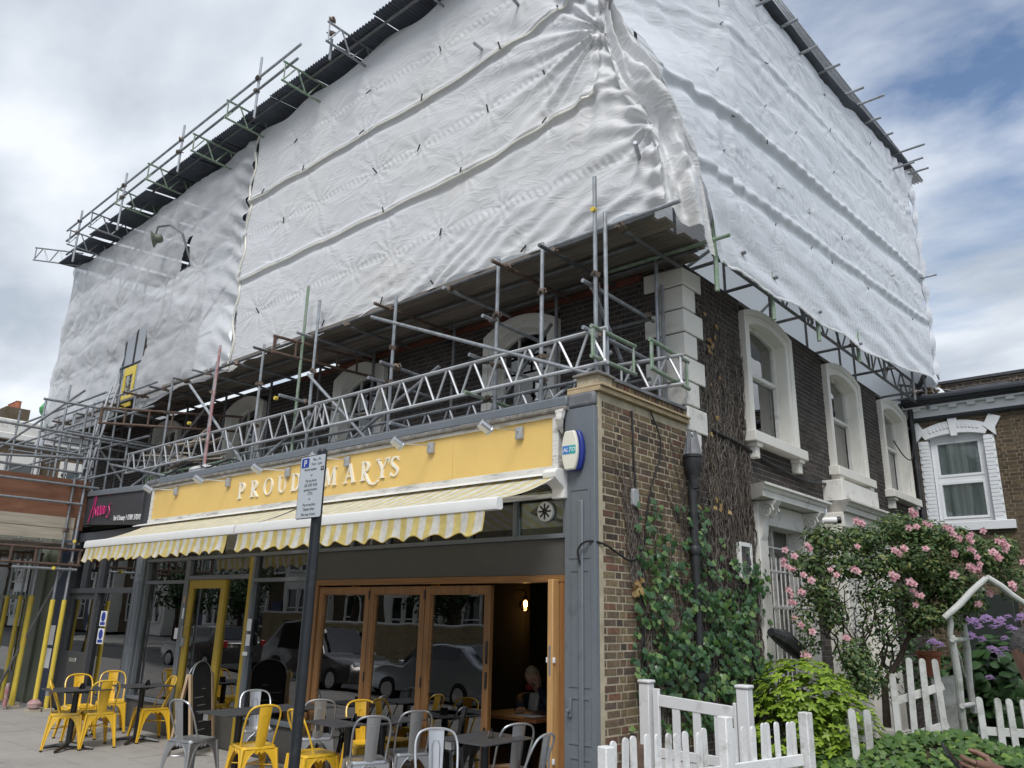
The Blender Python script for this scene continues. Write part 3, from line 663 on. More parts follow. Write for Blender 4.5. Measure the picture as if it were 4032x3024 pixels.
porch.box(12.02, 14.16, 3.181, 3.40, -.2, .34); porch.box(12.33, 13.85, 2.3, 3.18, -.2, -.02)
pc = porch.build('porch', MT['stucco'], house, bevel=.01)
hood(pc, 11.86, 14.35, 3.40, .52, 'hood')
b = MB(side); b.box(12.2, 13.9, 3.60, 3.92, 0, .30); b.build('blocking_course', MT['stucco_worn'], pc, bevel=.008)
d = MB(side); d.box(12.33, 13.85, .0, 2.295, -.14, -.08)
for (a, b, c_, e) in ((12.45, 13.02, .25, 1.0), (13.16, 13.73, .25, 1.0), (12.45, 13.02, 1.15, 2.1), (13.16, 13.73, 1.15, 2.1)): d.box(a, b, c_, e, -.085, -.06)
d.build('door', MT['stucco'], pc, bevel=.01)

# ================================================================== cafe: brick flank
cafe = thing('cafe_shopfront', 'single storey cafe with yellow PROUD MARY\'S fascia, oak folding doors and brick flank', 'shop', (XC, YF, 0))
w = MB(side); w.box(YF+.06, YH-.03, 0, 3.98, -.28, -.001)
flank = w.build('flank_wall', MT['mortar_ext'], cafe)
brick_wall(flank, side, YF+.066, YH-.035, .004, 3.93, [], MT['brick_ext'], seed=11, jt=.016, vis=lambda u, v: v > .6)
fbm_ = MB(side); fbm_.box(YF+.002, YF+.063, 0, 3.98, -.2, .004); fbm_.build('mortar_edge', MT['mortar_ext'], cafe)
cp = MB(side); cp.box(YF-.03, YH-.04, 3.985, 4.035, -.36, .05); cp.box(YF-.03, YH-.04, 4.036, 4.06, -.36, .075)
cop = cp.build('coping', MT['stone_trim'], cafe, bevel=.006)
for i in range(22):
    b = MB(side); u = YF+.30+i*.0685; b.box(u-.028, u+.028, 4.062, 4.15, -.30, .012+random.uniform(-.003, .003)); b.build('brick', MT['brick_ext'], cop)
b = MB(side); b.box(YF+.28, YH-.04, 4.062, 4.14, -.26, .0); b.build('bedding', MT['mortar_ext'], cop)
b = MB(side); b.box(YF+.28, YH-.05, 4.152, 4.185, -.32, .03); b.build('capping', MT['lead'], cop)
pr = MB(); pr.box(XC-.27, XC-.005, YF+.02, YF+.275, 4.062, 4.17); pr.build('pier', MT['mortar_ext'], cafe)
pr = MB(); pr.box(XC-.30, XC+.025, YF-.02, YF+.29, 4.171, 4.195); pr.box(XC-.27, XC+.0, YF+.01, YF+.26, 4.196, 4.215); pr.build('pier_cap', MT['stone_dark'], cafe, bevel=.006)

# ================================================================== neighbouring house
nb = thing('brown_brick_house', 'brown brick neighbouring house with black gutter and white keystoned window', 'house', (-3.5, YN, 0))
nh = [(-4.02, -2.98, 3.75, 5.50), (-1.0, .05, 3.75, 5.5)]
w = MB(nfront); us = sorted({XC-.02, 5.0, *[h[0] for h in nh], *[h[1] for h in nh]}); vz = sorted({0, 6.35, *[h[2] for h in nh], *[h[3] for h in nh]}); cells(w, us, vz, nh, -.3, -.001)
nwall = w.build('wall', MT['mortar_nb'], nb)
brick_wall(nwall, nfront, XC+.01, 4.95, 0, 5.75, nh, MT['brick_nb'], seed=21, vis=lambda u, v: v > 2.6)
for u0, u1, v0, v1 in nh:
    t_ = MB(nfront); ap = arch_pts(u0-.02, u1+.02, 5.36, 5.42, 5.50, 10)[1:-1]; op = arch_pts(u0-.12, u1+.12, 5.5, 5.60, 5.76, 10)[1:-1]
    t_.ring(op, ap, -.1, .045, closed=False)
    for s_ in (-1, 1):
        uc = u0-.10 if s_ < 0 else u1+.10
        t_.prism([(uc-.10*s_*-1, 5.36), (uc+.10*s_, 5.52), (uc+.22*s_, 5.72), (uc+.02*s_, 5.80), (uc-.10*s_, 5.58)], -.05, .06)
    uc = (u0+u1)/2; t_.prism([(uc-.055, 5.44), (uc+.055, 5.44), (uc+.085, 5.82), (uc-.085, 5.82)], -.05, .075)
    wn_ = t_.build('window_surround', MT['pvc'], nb, bevel=.004)
    for k in range(14):
        a = u0+.10+k*(u1-u0-.2)/13
        if abs(a-uc) > .09:
            e = MB(nfront); vv = 5.56+.10*(1-((a-uc)/((u1-u0)/2))**2); e.box(a-.017, a+.017, vv-.045, vv+.03, .04, .062); e.build('dentil', MT['pvc'], wn_)
    for s_ in (0, 1):
        v = v0+.0
        for k in range(22):
            ww = .125 if k % 2 else .15; hgt = (5.38-v0)/22
            e = MB(nfront); a = (u0-ww, u0+.03) if s_ == 0 else (u1-.03, u1+ww); e.box(a[0], a[1], v+.004, v+hgt-.003, -.12, .03); e.build('jamb_block', MT['pvc'], wn_, bevel=.004); v += hgt
        e = MB(nfront); a = (u0-.155, u0+.025) if s_ == 0 else (u1-.025, u1+.155); e.box(a[0], a[1], v0, 5.40, -.12, .012); e.build('jamb', MT['pvc'], wn_)
    e = MB(nfront); e.box(u0-.30, u1+.30, v0-.17, v0-.002, -.05, .09); e.build('sill', MT['pvc'], wn_, bevel=.01)
    fr = MB(nfront); a, b, c_, d_ = u0+.04, u1-.04, v0+.005, 5.49
    def rect(a, b, c_, d_): return [(a, c_), (b, c_), (b, d_), (a, d_)]
    fr.ring(rect(a, b, c_, d_), rect(a+.07, b-.07, c_+.07, d_-.12), -.16, -.09)
    md = (c_+d_)/2-.02
    fr.box(a+.071, b-.071, md-.045, md+.045, -.16, -.095)
    fr.ring(rect(a+.071, b-.071, md+.046, d_-.121), rect(a+.12, b-.12, md+.10, d_-.17), -.15, -.085)
    fr.ring(rect(a+.071, b-.071, c_+.071, md-.046), rect(a+.12, b-.12, c_+.12, md-.10), -.15, -.075)
    fr.build('window_frame', MT['pvc'], wn_, bevel=.004)
    for z0, z1 in ((md+.09, d_-.16), (c_+.11, md-.09)):
        e = MB(nfront); e.box(a+.11, b-.11, z0, z1, -.125, -.12); e.build('pane', MT['glass_old'], wn_)
    e = MB(nfront); e.grid(lambda u, v: (a+.05+u*(b-a-.1), c_+v*(d_-c_), -.185+.02*math.sin(u*26+.5*math.sin(u*9))), 60, 2); e.build('curtain', MT['curtain2'], wn_, recalc=False)
e = MB(nfront); e.box(XC+.02, 5, 5.88, 6.06, 0, .10); e.box(XC+.02, 5, 6.061, 6.14, 0, .2); corn = e.build('cornice', MT['pvc'], nb)
for i in range(28):
    e = MB(nfront); u = XC+.28+i*.33; e.box(u-.07, u+.07, 6.0, 6.06, .1, .19); e.build('dentil', MT['pvc'], corn)
e = MB(nfront)
for i in range(10): pass
e.path([(XC+.05, 6.20, .30), (5, 6.20, .30)], .075, 10); e.path([(XC+.05, 6.17, .2), (5, 6.17, .2)], .08, 8); e.path([(XC+.1, 5.84, .07), (-2.1, 5.84, .07), (-2.05, 5.5, .07), (-2.05, 3, .07), (-2.05, 0, .07)], .045, 8)
e.path([(-2.05, 5.5, .07), (-2.05, 6.1, .22)], .045, 8); e.build('gutter', MT['gutter'], nb)
rf = MB(); rf.grid(lambda u, v: (XC-.1+u*9.4, YN-.30+v*1.6, 6.26+v*.34), 2, 2); roofn = rf.build('roof', MT['slate'], nb, recalc=False)
for r_ in range(5):
    for i in range(34):
        e_ = MB(); x = XC-.05+i*.262+(.13 if r_ % 2 else 0); yy = YN-.28+r_*.26; zz = 6.275+(yy-YN+.30)*.2125
        if r_ == 0 and i == 0: sm_ = None
        if not (r_ == 0 and i == 0): inst(slm, 'slate', roofn, (x, yy, zz+random.uniform(0, .004))); continue
        e_.add([(-.126, 0, .010), (.126, 0, .010), (.126, .30, .070), (-.126, .30, .070), (-.126, 0, 0), (.126, 0, 0)], [(0, 1, 2, 3), (4, 5, 1, 0)]); slm = e_.mesh('slate', MT['slate'], None, False, 0)
        inst(slm, 'slate', roofn, (x, yy, zz))
e = MB(); e.obox((-2.95, YN+.42, 6.475), (.9, .62, .05), Matrix.Rotation(math.atan(.2125), 3, 'X')); skl = e.build('skylight', MT['lead'], roofn)
e = MB(); e.obox((-2.95, YN+.42, 6.508), (.76, .48, .012), Matrix.Rotation(math.atan(.2125), 3, 'X')); e.build('pane', MT['car_glass'], skl)
e = MB(); e.box(XC-.1, 5, YN+1.32, YN+1.55, 6.3, 6.88); par = e.build('parapet', MT['mortar_nb'], nb)
brick_wall(par, lambda u, v, n: (u, YN+1.32-n, v), XC-.08, 4.9, 6.35, 6.86, [], MT['brick_house'], nmax=60, seed=31)
e = MB(); e.box(XC-.15, 5, YN+1.27, YN+1.60, 6.881, 6.95); e.build('coping', MT['slate'], nb, bevel=.01)
# chimney stub and swan neck pipe at the junction
e = MB(); e.box(XC-.25, XC+.45, YN+.55, YN+1.1, 6.3, 6.95); e.box(XC-.30, XC+.5, YN+.5, YN+1.15, 6.951, 7.02); e.build('chimney_stub', MT['brick_house'], nb)
e = MB(); e.path([(XC+.14, YN-.12, 3.5), (XC+.14, YN-.12, 5.9), (XC+.16, YN-.14, 6.2), (XC+.42, YN-.1, 6.62), (XC+.52, YN-.1, 6.80), (XC+.52, YN-.1, 7.1)], .052, 10); e.build('soil_pipe', MT['black_pipe'], nb)
for i in range(26):
    e = MB(); e.obox((XC+.25+random.random()*.5, YN-.15+random.random()*.3, 6.38+random.random()*.10), (.07, .05, .04), Matrix.Rotation(random.random()*3, 3, (random.random(), random.random(), 1))); e.build('rubble', MT['brick_nb'], nb)

# ================================================================== lettering helpers
def text_mesh(txt, size, depth, mat, name, parent, o, ex, ey, en, align='CENTER', sx=1, shear=0, spacing=1):
    cu = bpy.data.curves.new(name, 'FONT'); cu.body = txt; cu.size = size; cu.extrude = depth; cu.align_x = align; cu.shear = shear; cu.space_character = spacing
    ob = bpy.data.objects.new(name, cu); COL.objects.link(ob)
    dg = bpy.context.evaluated_depsgraph_get(); dg.update(); me = bpy.data.meshes.new_from_object(ob.evaluated_get(dg)); bpy.data.objects.remove(ob)
    org = ORG.get(parent.name, Vector((0, 0, 0))); ex, ey, en = Vector(ex), Vector(ey), Vector(en)
    for v in me.vertices: v.co = Vector(o)+ex*v.co.x*sx+ey*v.co.y+en*v.co.z-org
    me.materials.clear(); me.materials.append(mat)
    r = bpy.data.objects.new(name, me); COL.objects.link(r); r.parent = parent; ORG[r.name] = org; return r
def arcp(cx, cy, rx, ry, a0, a1, n=14): return [(cx+rx*math.cos(R(a0+(a1-a0)*i/n)), cy+ry*math.sin(R(a0+(a1-a0)*i/n))) for i in range(n+1)]
# serif capitals as strokes: (points, widths) in a unit box 1 high
def serif(x, y, w=.28): return ([(x-w/2, y), (x+w/2, y)], [.05, .05])
GL = {
 'P': (.58, [([(.14, 0), (.14, 1)], .14), serif(.14, .025, .36), ([(.0, .975), (.2, .975)], .05), (arcp(.22, .70, .32, .27, 90, -90), [.05, .06, .08, .11, .13, .15, .155, .16, .155, .15, .13, .11, .08, .06, .05]), ]),
 'R': (.72, [([(.14, 0), (.14, 1)], .14), serif(.14, .025, .36), ([(.0, .975), (.2, .975)], .05), (arcp(.22, .72, .30, .25, 90, -90), [.05, .06, .08, .11, .13, .15, .155, .16, .155, .15, .13, .11, .08, .06, .05]), ([(.26, .47), (.45, .22), (.62, .03), (.76, .0)], [.10, .14, .13, .04])]),
 'O': (.86, [(arcp(.43, .5, .36, .48, 0, 360, 28), [.15-.10*abs(math.sin(R(i*360/28))) for i in range(29)])]),
 'U': (.80, [([(.16, 1), (.16, .36)]+arcp(.41, .36, .25, .33, 180, 270, 8)[1:], [.14]*2+[.13, .12, .11, .10, .09, .08, .07, .06]), (arcp(.41, .36, .25, .33, 270, 360, 8)+[(.66, 1)], [.06]*9+[.055]), serif(.16, .975, .34), serif(.66, .975, .30)]),
 'D': (.84, [([(.14, 0), (.14, 1)], .14), ([(.0, .025), (.3, .025)], .05), ([(.0, .975), (.3, .975)], .05), (arcp(.28, .5, .44, .475, 90, -90, 20), [.05+.11*math.sin(R(i*9)) for i in range(21)])]),
 'M': (1.02, [([(.15, 0), (.20, 1)], .06), ([(.19, .97), (.50, .06)], .14), ([(.50, .04), (.82, .97)], .05), ([(.84, 1), (.88, 0)], .14), serif(.15, .025, .30), serif(.88, .025, .34), serif(.14, .975, .22), serif(.90, .975, .22)]),
 'A': (.84, [([(.13, .0), (.42, .97)], .055), ([(.40, 1.0), (.73, 0)], .15), ([(.24, .34), (.60, .34)], .05), serif(.12, .025, .28), serif(.74, .025, .34)]),
 'r': (.80, [([(.14, 0), (.14, 1)], .14), serif(.14, .025, .36), ([(.0, .975), (.2, .975)], .05), (arcp(.22, .72, .30, .25, 90, -90), [.05, .06, .08, .11, .13, .15, .155, .16, .155, .15, .13, .11, .08, .06, .05]), ([(.26, .47), (.40, .24), (.52, .02), (.68, -.17), (.90, -.24), (1.10, -.22), (1.24, -.12), (1.22, -.06)], [.10, .13, .13, .12, .09, .07, .05, .04])]),
 'Y': (.74, [([(.08, .97), (.38, .45)], .14), ([(.70, .97), (.40, .45)], .055), ([(.38, .48), (.38, 0)], .14), serif(.38, .025, .34), serif(.08, .975, .30), serif(.68, .975, .26)]),
 "'": (.22, [([(.12, 1.02), (.06, .70)], [.11, .03])]),
 'S': (.62, [(arcp(.32, .74, .22, .23, 30, 180, 10)+[(.13, .66), (.22, .56), (.36, .47), (.48, .37)]+arcp(.29, .25, .22, .22, 20, -150, 12), [.05, .06, .07, .07, .07, .08, .09, .10, .11, .12, .13, .14, .15, .15, .14, .13, .12, .11, .10, .09, .08, .07, .07, .07, .06, .06, .05, .05]), ([(.52, .97), (.52, .78)], .035), ([(.06, .24), (.06, .02)], .035)]),
}
def glyph(ch, x, y, h, n0, xf, name, mat, parent, depth=.02):
    adv, st = GL[ch]; m = MB(xf); k = 0
    for pts, w in st:
        ww = w if isinstance(w, (list, tuple)) else [w]*len(pts); ww = (list(ww)+[ww[-1]]*len(pts))[:len(pts)]
        l = []; r_ = []
        for i, p in enumerate(pts):
            a = pts[max(0, i-1)]; b = pts[min(len(pts)-1, i+1)]; d = Vector((b[0]-a[0], b[1]-a[1])).normalized(); nx, ny = -d.y, d.x
            l.append((x+(p[0]+nx*ww[i]/2)*h, y+(p[1]+ny*ww[i]/2)*h)); r_.append((x+(p[0]-nx*ww[i]/2)*h, y+(p[1]-ny*ww[i]/2)*h))
        c0, c1 = n0, n0+depth+k*.0012; k += 1; n = len(l)
        v = [(a, b, c1) for a, b in l]+[(a, b, c1) for a, b in r_]+[(a, b, c0) for a, b in l]+[(a, b, c0) for a, b in r_]
        f = []
        for i in range(n-1): f += [(i, i+1, n+i+1, n+i), (i, 2*n+i, 2*n+i+1, i+1), (n+i, n+i+1, 3*n+i+1, 3*n+i)]
        f += [(0, n, 3*n, 2*n), (n-1, 3*n-1, 4*n-1, 2*n-1)]
        m.add(v, f)
    return m.build(name, mat, parent, sharp=30), adv*h

# ================================================================== cafe front
def fb(name, mat, a0, a1, b0, b1, c0, c1, par=None, bevel=.004, xf=front):
    m = MB(xf); m.box(a0, a1, b0, b1, c0, c1); return m.build(name, MT[mat], par or cafe, bevel=bevel)
GP = 'grey_paint'
# right hand pilaster with raised panels, left pilaster
def pilaster(x0, x1, zt, mat=GP):
    p = fb('pilaster', mat, x0, x1, 0, zt, -.055, .06)
    for (a, b) in ((.12, .62), (.72, 1.12), (1.2, 2.25), (2.35, 3.02)):
        m = MB(front); e = .055; d = .075
        m.ring([(x0+e, a), (x1-e, a), (x1-e, b), (x0+e, b)], [(x0+e+.02, a+.02), (x1-e-.02, a+.02), (x1-e-.02, b-.02), (x0+e+.02, b-.02)], .055, .067); m.build('panel_moulding', MT[mat], p)
    return p
pilR = pilaster(-4.73, XC-.001, 3.83); pilaster(-13.92, -13.62, 3.16)
m = MB(front); m.box(-4.56, -4.50, .0, 2.9, .06, .085); m.build('conduit_cover', MT[GP], pilR, bevel=.012)
m = MB(front); m.obox((-4.655, 1.02, .075), (.035, .16, .02)); m.obox((-4.655, 1.0, .10), (.03, .03, .05)); m.build('bolt', MT[GP], pilR, bevel=.006)
# yellow fascia boards, trim and cornice
fx = [-13.66, -11.15, -8.72, -6.34, -4.88]
for a, b in zip(fx, fx[1:]): fb('fascia_board', 'yellow_sign', a+.002, b-.002, 3.27, 3.775, .0, .05, bevel=.002)
fb('fascia_backing', 'stone_dark', -13.72, -4.74, 3.2, 3.86, -.15, -.003)
fb('fascia_trim', 'peeling', -13.72, -4.80, 3.776, 3.815, 0, .075); fb('fascia_trim', 'peeling', -13.72, -4.80, 3.205, 3.268, 0, .085); fb('fascia_trim', 'peeling', -13.74, -13.662, 3.205, 3.815, 0, .07); fb('fascia_trim', 'peeling', -4.878, -4.80, 3.269, 3.775, 0, .08)
m = MB(front)
for i in range(12):
    a = -13.74+i*.755; m.box(a, a+.748, 3.816+random.uniform(0, .003), 3.868, -.1, .115+random.uniform(-.008, .008))
m.build('cornice', MT['stone_dark'], cafe, bevel=.012)
fb('capping', 'grey_paint', -13.55, -4.70, 3.869, 3.985, -.28, .075, bevel=.02)
fb('flashing', 'lead', -4.72, XC-.003, 3.84, 3.99, -.28, .05, bevel=.03); fb('flashing', 'lead', -14.0, -13.56, 3.87, 3.97, -.28, .09, bevel=.03)
m = MB(front); m.path([(-4.80, 3.80, .10), (-4.74, 3.80, .11), (-4.75, 3.72, .13), (-4.76, 3.66, .10), (-4.765, 3.60, .06)], [.035, .05, .045, .03, .012], 8); m.build('cornice_bracket', MT['peeling'], cafe)
for ch, x in zip('PROUDMArY\'S', (-10.88, -10.54, -10.20, -9.84, -9.50, -8.76, -8.32, -7.97, -7.66, -7.46, -7.41)):
    glyph(ch, 0, 3.405, .245, .05, (lambda x0: lambda u, v, n: (x0+u*1.12, YF-n, v))(x), 'apostrophe' if ch == "'" else 'letter', MT['letter'], cafe)
# fascia flood lamps on arms
for i, (bx_, by_) in enumerate(((694, 1935), (899, 1900), (1134, 1860), (1368, 1818), (1698, 1764), (2047, 1706))):
    p = at(bx_, by_, 1, YF-.07); u, z = p.x, p.z
    lt = thing('fascia_lamp', ['silver fascia lamp overhanging the left end of the yellow sign', 'silver fascia lamp second from the left end of the yellow sign', 'silver fascia lamp above the first word on the yellow sign', 'silver fascia lamp behind the parking sign', 'silver fascia lamp above the last letters of the yellow sign', 'silver fascia lamp nearest the alarm box'][i], 'lamp', (u, YF-.05, z), 'lamps along the yellow fascia')
    m = MB(front); m.box(u-.045, u+.045, z-.065, z+.065, .0505, .10); m.build('junction_box', MT['grey_plastic'], lt, bevel=.008)
    hd = Vector((u-.10, YF-.50, z+.0)); m = MB(); m.tube((u, YF-.10, z+.02), hd, .008, n=6); m.build('arm', MT['steel'], lt)
    ax = Vector((.25, .75, -.45)).normalized(); m = MB(); rot = ax.to_track_quat('Z', 'Y').to_matrix(); m.lathe([(.035, -.075), (.052, -.07), (.055, .05), (.06, .055), (.06, .07), (.045, .07), (.045, .03)], hd, 16, rot=rot); m.build('lamp_head', MT['steel'], lt)
# alarm box
al = thing('alarm_box', 'cream alarm box with blue back on the grey pilaster', 'alarm', (-4.59, YF-.06, 3.38))
def lens(hw, hh, k): return [(hw*(1-.42*abs(t)**2.2)*s_, hh*t) for s_, rng in ((1, [i/8-1 for i in range(17)]), (-1, [1-i/8 for i in range(17)])) for t in rng]
m = MB(front); m.prism([(-4.585+a, 3.385+b) for a, b in lens(.115, .20, 1)], .0605, .12); m.build('back_shell', MT['alarm_blue'], al, bevel=.015)
m = MB(front); m.prism([(-4.60+a, 3.385+b) for a, b in lens(.095, .195, 1)], .1201, .165); m.build('cover', MT['alarm_white'], al, bevel=.012)
m = MB(front); m.box(-4.68, -4.60, 3.345, 3.43, .1655, .167); m.build('badge', MT['alarm_badge'], al); m = MB(front); m.box(-4.60, -4.52, 3.345, 3.43, .1655, .167); m.build('badge', MT['teal'], al)
text_mesh('ALTO', .058, .001, MT['sign_white'], 'lettering', al, front(-4.60, 3.368, .169), (1, 0, 0), (0, 0, 1), (0, -1, 0), shear=.25)

# clerestory, transom and grey panel
fb('transom', GP, -13.61, -4.731, 2.555, 2.60, -.10, .035); fb('head_rail', GP, -13.61, -4.731, 3.06, 3.20, -.10, .02)
fb('soffit_panel', 'grey_panel', -8.83, -4.731, 2.205, 2.554, -.12, .0)
for u in [-8.80, -8.12, -7.44, -6.76, -6.08, -5.42, -4.76]+[-13.58, -12.45, -11.3, -10.15, -9.0]: fb('mullion', GP, u-.028, u+.028, 2.601, 3.059, -.06, .015)
for a, b in [(-8.80, -8.12), (-8.12, -7.44), (-7.44, -6.76), (-6.76, -6.08), (-6.08, -5.42), (-5.42, -4.76), (-13.58, -12.45), (-12.45, -11.3), (-11.3, -10.15), (-10.15, -9.0)]:
    fb('pane', 'glass', a+.03, b-.03, 2.602, 3.058, -.03, -.024, bevel=0)
vf = MB(); c0 = Vector((-5.02, 2.83, -.02))
vf.lathe([(.085, -.02), (.10, 0), (.10, .03), (.08, .035)], (0, 0, 0), 18); vf.v = [front(-5.02+a, 2.83+b, -.02+c) for a, b, c in vf.v]
fan = vf.build('extractor_fan', MT['white_plastic'], cafe)
for i in range(8):
    a = i*math.pi/4; m = MB(front); m.obox((-5.02+.042*math.cos(a), 2.83+.042*math.sin(a), .017), (.075, .018, .006), Matrix.Rotation(a, 3, 'Z')); m.build('fan_blade', MT['black_metal'], fan)
# oak folding doors
fb('door_frame', 'oak_h', -8.83, -4.731, 2.135, 2.204, -.10, .015, bevel=.004)
fb('door_frame', 'oak', -8.83, -8.735, 0, 2.134, -.10, .015); fb('door_frame', 'oak', -4.83, -4.731, 0, 2.134, -.10, .012)
fb('door_frame', 'oak_h', -8.734, -4.831, .0, .03, -.10, .02)
dx = [-8.73, -7.72, -6.745, -5.745]
for a, b in zip(dx, dx[1:]):
    m = MB(front); s_ = .085
    m.ring([(a+.006, .035), (b-.006, .035), (b-.006, 2.115), (a+.006, 2.115)], [(a+s_, .22), (b-s_, .22), (b-s_, 2.035), (a+s_, 2.035)], -.065, -.008)
    df = m.build('folding_door', MT['oak'], cafe, bevel=.005)
    m = MB(front); m.ring([(a+s_-.001, .219), (b-s_+.001, .219), (b-s_+.001, 2.036), (a+s_-.001, 2.036)], [(a+s_+.014, .234), (b-s_-.014, .234), (b-s_-.014, 2.021), (a+s_+.014, 2.021)], -.055, -.02); m.build('glazing_bead', MT['oak_h'], df)
    m = MB(front); t0, t1 = -.028, -.048
    m.add([(a+s_, .22, t0), (b-s_, .22, t0), (b-s_, 2.035, t1), (a+s_, 2.035, t1), (a+s_, .22, t0-.006), (b-s_, .22, t0-.006), (b-s_, 2.035, t1-.006), (a+s_, 2.035, t1-.006)], [(0, 1, 2, 3), (7, 6, 5, 4), (0, 4, 5, 1), (1, 5, 6, 2), (2, 6, 7, 3), (3, 7, 4, 0)]); m.build('pane', MT['glass_door'], df)
    for zz in (2.02, 1.1, .35):
        if b > -5.8: continue
        m = MB(front); m.tube((b, zz-.05, .0), (b, zz+.05, .0), .009, n=8); m.build('hinge', MT['black_metal'], df)
    if b > -5.8:
        for zz, h_ in ((1.45, .11), (1.18, .08), (.62, .12)):
            m = MB(front); m.box(b-.045, b-.025, zz-h_, zz+h_, -.008, .012); m.build('flush_bolt', MT['black_metal'], df, bevel=.004)
# fourth leaf folded back, seen edge on
m = MB(); m.box(-4.905, -4.84, YF-.10, YF+.02, .035, 2.16); leaf = m.build('folding_door', MT['oak_pale'], cafe, bevel=.006, label='folded back oak door leaf seen edge on')
m = MB(); m.box(-4.898, -4.846, YF+.021, YF+.9, .035, 2.16); m.build('door_leaf', MT['oak'], leaf, bevel=.005)
for zz in (1.42, .55):
    m = MB(); m.box(-4.885, -4.862, YF-.104, YF-.100, zz-.13, zz+.13); m.build('lock_plate', MT['steel'], leaf)
    for xx in (-4.912, -4.833): m = MB(); m.obox((xx, YF-.085, zz), (.02, .03, .05)); m.build('lock_lever', MT['white_plastic'], leaf, bevel=.006)
# left: windows either side of the mustard door
fb('stall_riser', 'grey_panel', -13.61, -12.20, 0, .42, -.12, .01); fb('stall_riser', 'grey_panel', -10.32, -8.84, 0, .42, -.12, .01)
for a, b in ((-13.61, -12.20), (-10.32, -8.84)):
    fb('window_sill', GP, a, b, .421, .47, -.12, .05)
    fb('mullion', GP, a, a+.06, .471, 2.554, -.1, .02); fb('mullion', GP, b-.06, b, .471, 2.554, -.1, .02)
    fb('transom', GP, a+.061, b-.061, 2.20, 2.25, -.1, .018)
    fb('pane', 'glass', a+.05, b-.05, .471, 2.199, -.045, -.038, bevel=0); fb('pane', 'glass', a+.05, b-.05, 2.251, 2.55, -.045, -.038, bevel=0)
# door: opened outward-hung mustard frame
fb('door_post', 'grey_paint', -12.199, -12.13, 0, 2.554, -.1, .02); fb('door_post', 'yellow_door', -10.40, -10.321, 0, 2.554, -.1, .02)
fb('transom', GP, -12.129, -10.401, 2.25, 2.31, -.1, .018); fb('pane', 'glass', -12.129, -10.40, 2.311, 2.552, -.045, -.038, bevel=0)
fb('stall_riser', 'grey_panel', -11.03, -10.401, 0, .42, -.12, .01); fb('pane', 'glass', -11.03, -10.401, .471, 2.249, -.045, -.038, bevel=0)
m = MB(front); m.ring([(-12.12, .02), (-11.04, .02), (-11.04, 2.245), (-12.12, 2.245)], [(-11.99, .62), (-11.17, .62), (-11.17, 2.12), (-11.99, 2.12)], -.06, .0)
yd = m.build('entrance_door', MT['yellow_door'], cafe, bevel=.005); fb('pane', 'glass', -11.99, -11.17, .62, 2.12, -.035, -.03, yd, 0); fb('letter_plate', 'black_metal', -11.75, -11.4, .28, .36, 0.0, .008, yd)
m = MB(front); m.path([(-12.05, 1.55, .01), (-12.05, 1.55, .06), (-12.05, 1.40, .06), (-12.05, 1.40, .01)], .012, 6); m.obox((-12.055, 1.33, .02), (.05, .12, .04)); m.build('handle', MT['steel'], yd)
for a, z_, w_, h_, mk in ((-12.16, 1.75, .05, .16, 'paper'), (-12.30, 1.45, .10, .16, 'paper'), (-10.25, 1.62, .11, .16, 'paper'), (-10.24, 1.42, .10, .15, 'paper'), (-10.28, 1.24, .12, .05, 'sign_white'), (-12.17, 1.95, .06, .10, 'tan_panel')):
    fb('notice', mk, a-w_/2, a+w_/2, z_-h_/2, z_+h_/2, .021, .024, bevel=0)
# chalk menu hung inside the mustard door
cm = thing('hanging_chalkboard', 'small framed chalkboard hanging inside the glass of the mustard door', 'chalkboard', (-11.5, YF+.07, 1.2))
fb('board', 'chalk', -11.68, -11.36, 1.10, 1.58, -.075, -.062, cm, .003)
m = MB(front); m.ring([(-11.71, 1.07), (-11.33, 1.07), (-11.33, 1.61), (-11.71, 1.61)], [(-11.68, 1.10), (-11.36, 1.10), (-11.36, 1.58), (-11.68, 1.58)], -.08, -.055); m.build('frame', MT['grey_plastic'], cm)
m = MB(front); m.path([(-11.66, 1.61, -.06), (-11.52, 1.9, -.05), (-11.38, 1.61, -.06)], .004, 5); m.build('cord', MT['pine'], cm)
for zz, ww in ((1.47, .10), (1.36, .2), (1.33, .2), (1.2, .06)): m = MB(front); m.box(-11.52-ww/2, -11.52+ww/2, zz, zz+.018, -.0618, -.061); m.build('chalk_line', MT['chalk_mark'], cm)

# interior room
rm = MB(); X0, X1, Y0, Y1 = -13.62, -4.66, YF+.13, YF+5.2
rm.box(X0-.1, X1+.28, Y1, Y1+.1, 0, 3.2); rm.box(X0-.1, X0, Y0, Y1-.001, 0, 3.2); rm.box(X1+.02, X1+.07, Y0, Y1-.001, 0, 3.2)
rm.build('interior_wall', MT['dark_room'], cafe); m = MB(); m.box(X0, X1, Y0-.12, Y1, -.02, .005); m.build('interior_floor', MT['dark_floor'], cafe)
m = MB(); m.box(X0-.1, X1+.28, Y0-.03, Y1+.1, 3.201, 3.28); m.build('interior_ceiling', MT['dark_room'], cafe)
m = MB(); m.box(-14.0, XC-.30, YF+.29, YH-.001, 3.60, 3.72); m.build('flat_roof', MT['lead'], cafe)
m = MB(); m.box(-9.0, -8.9, YF+2.2, YF+2.3, 0, 3.2); m.box(-10.9, -10.8, YF+2.2, YF+2.3, 0, 3.2); m.build('interior_post', MT['yellow_door'], cafe)
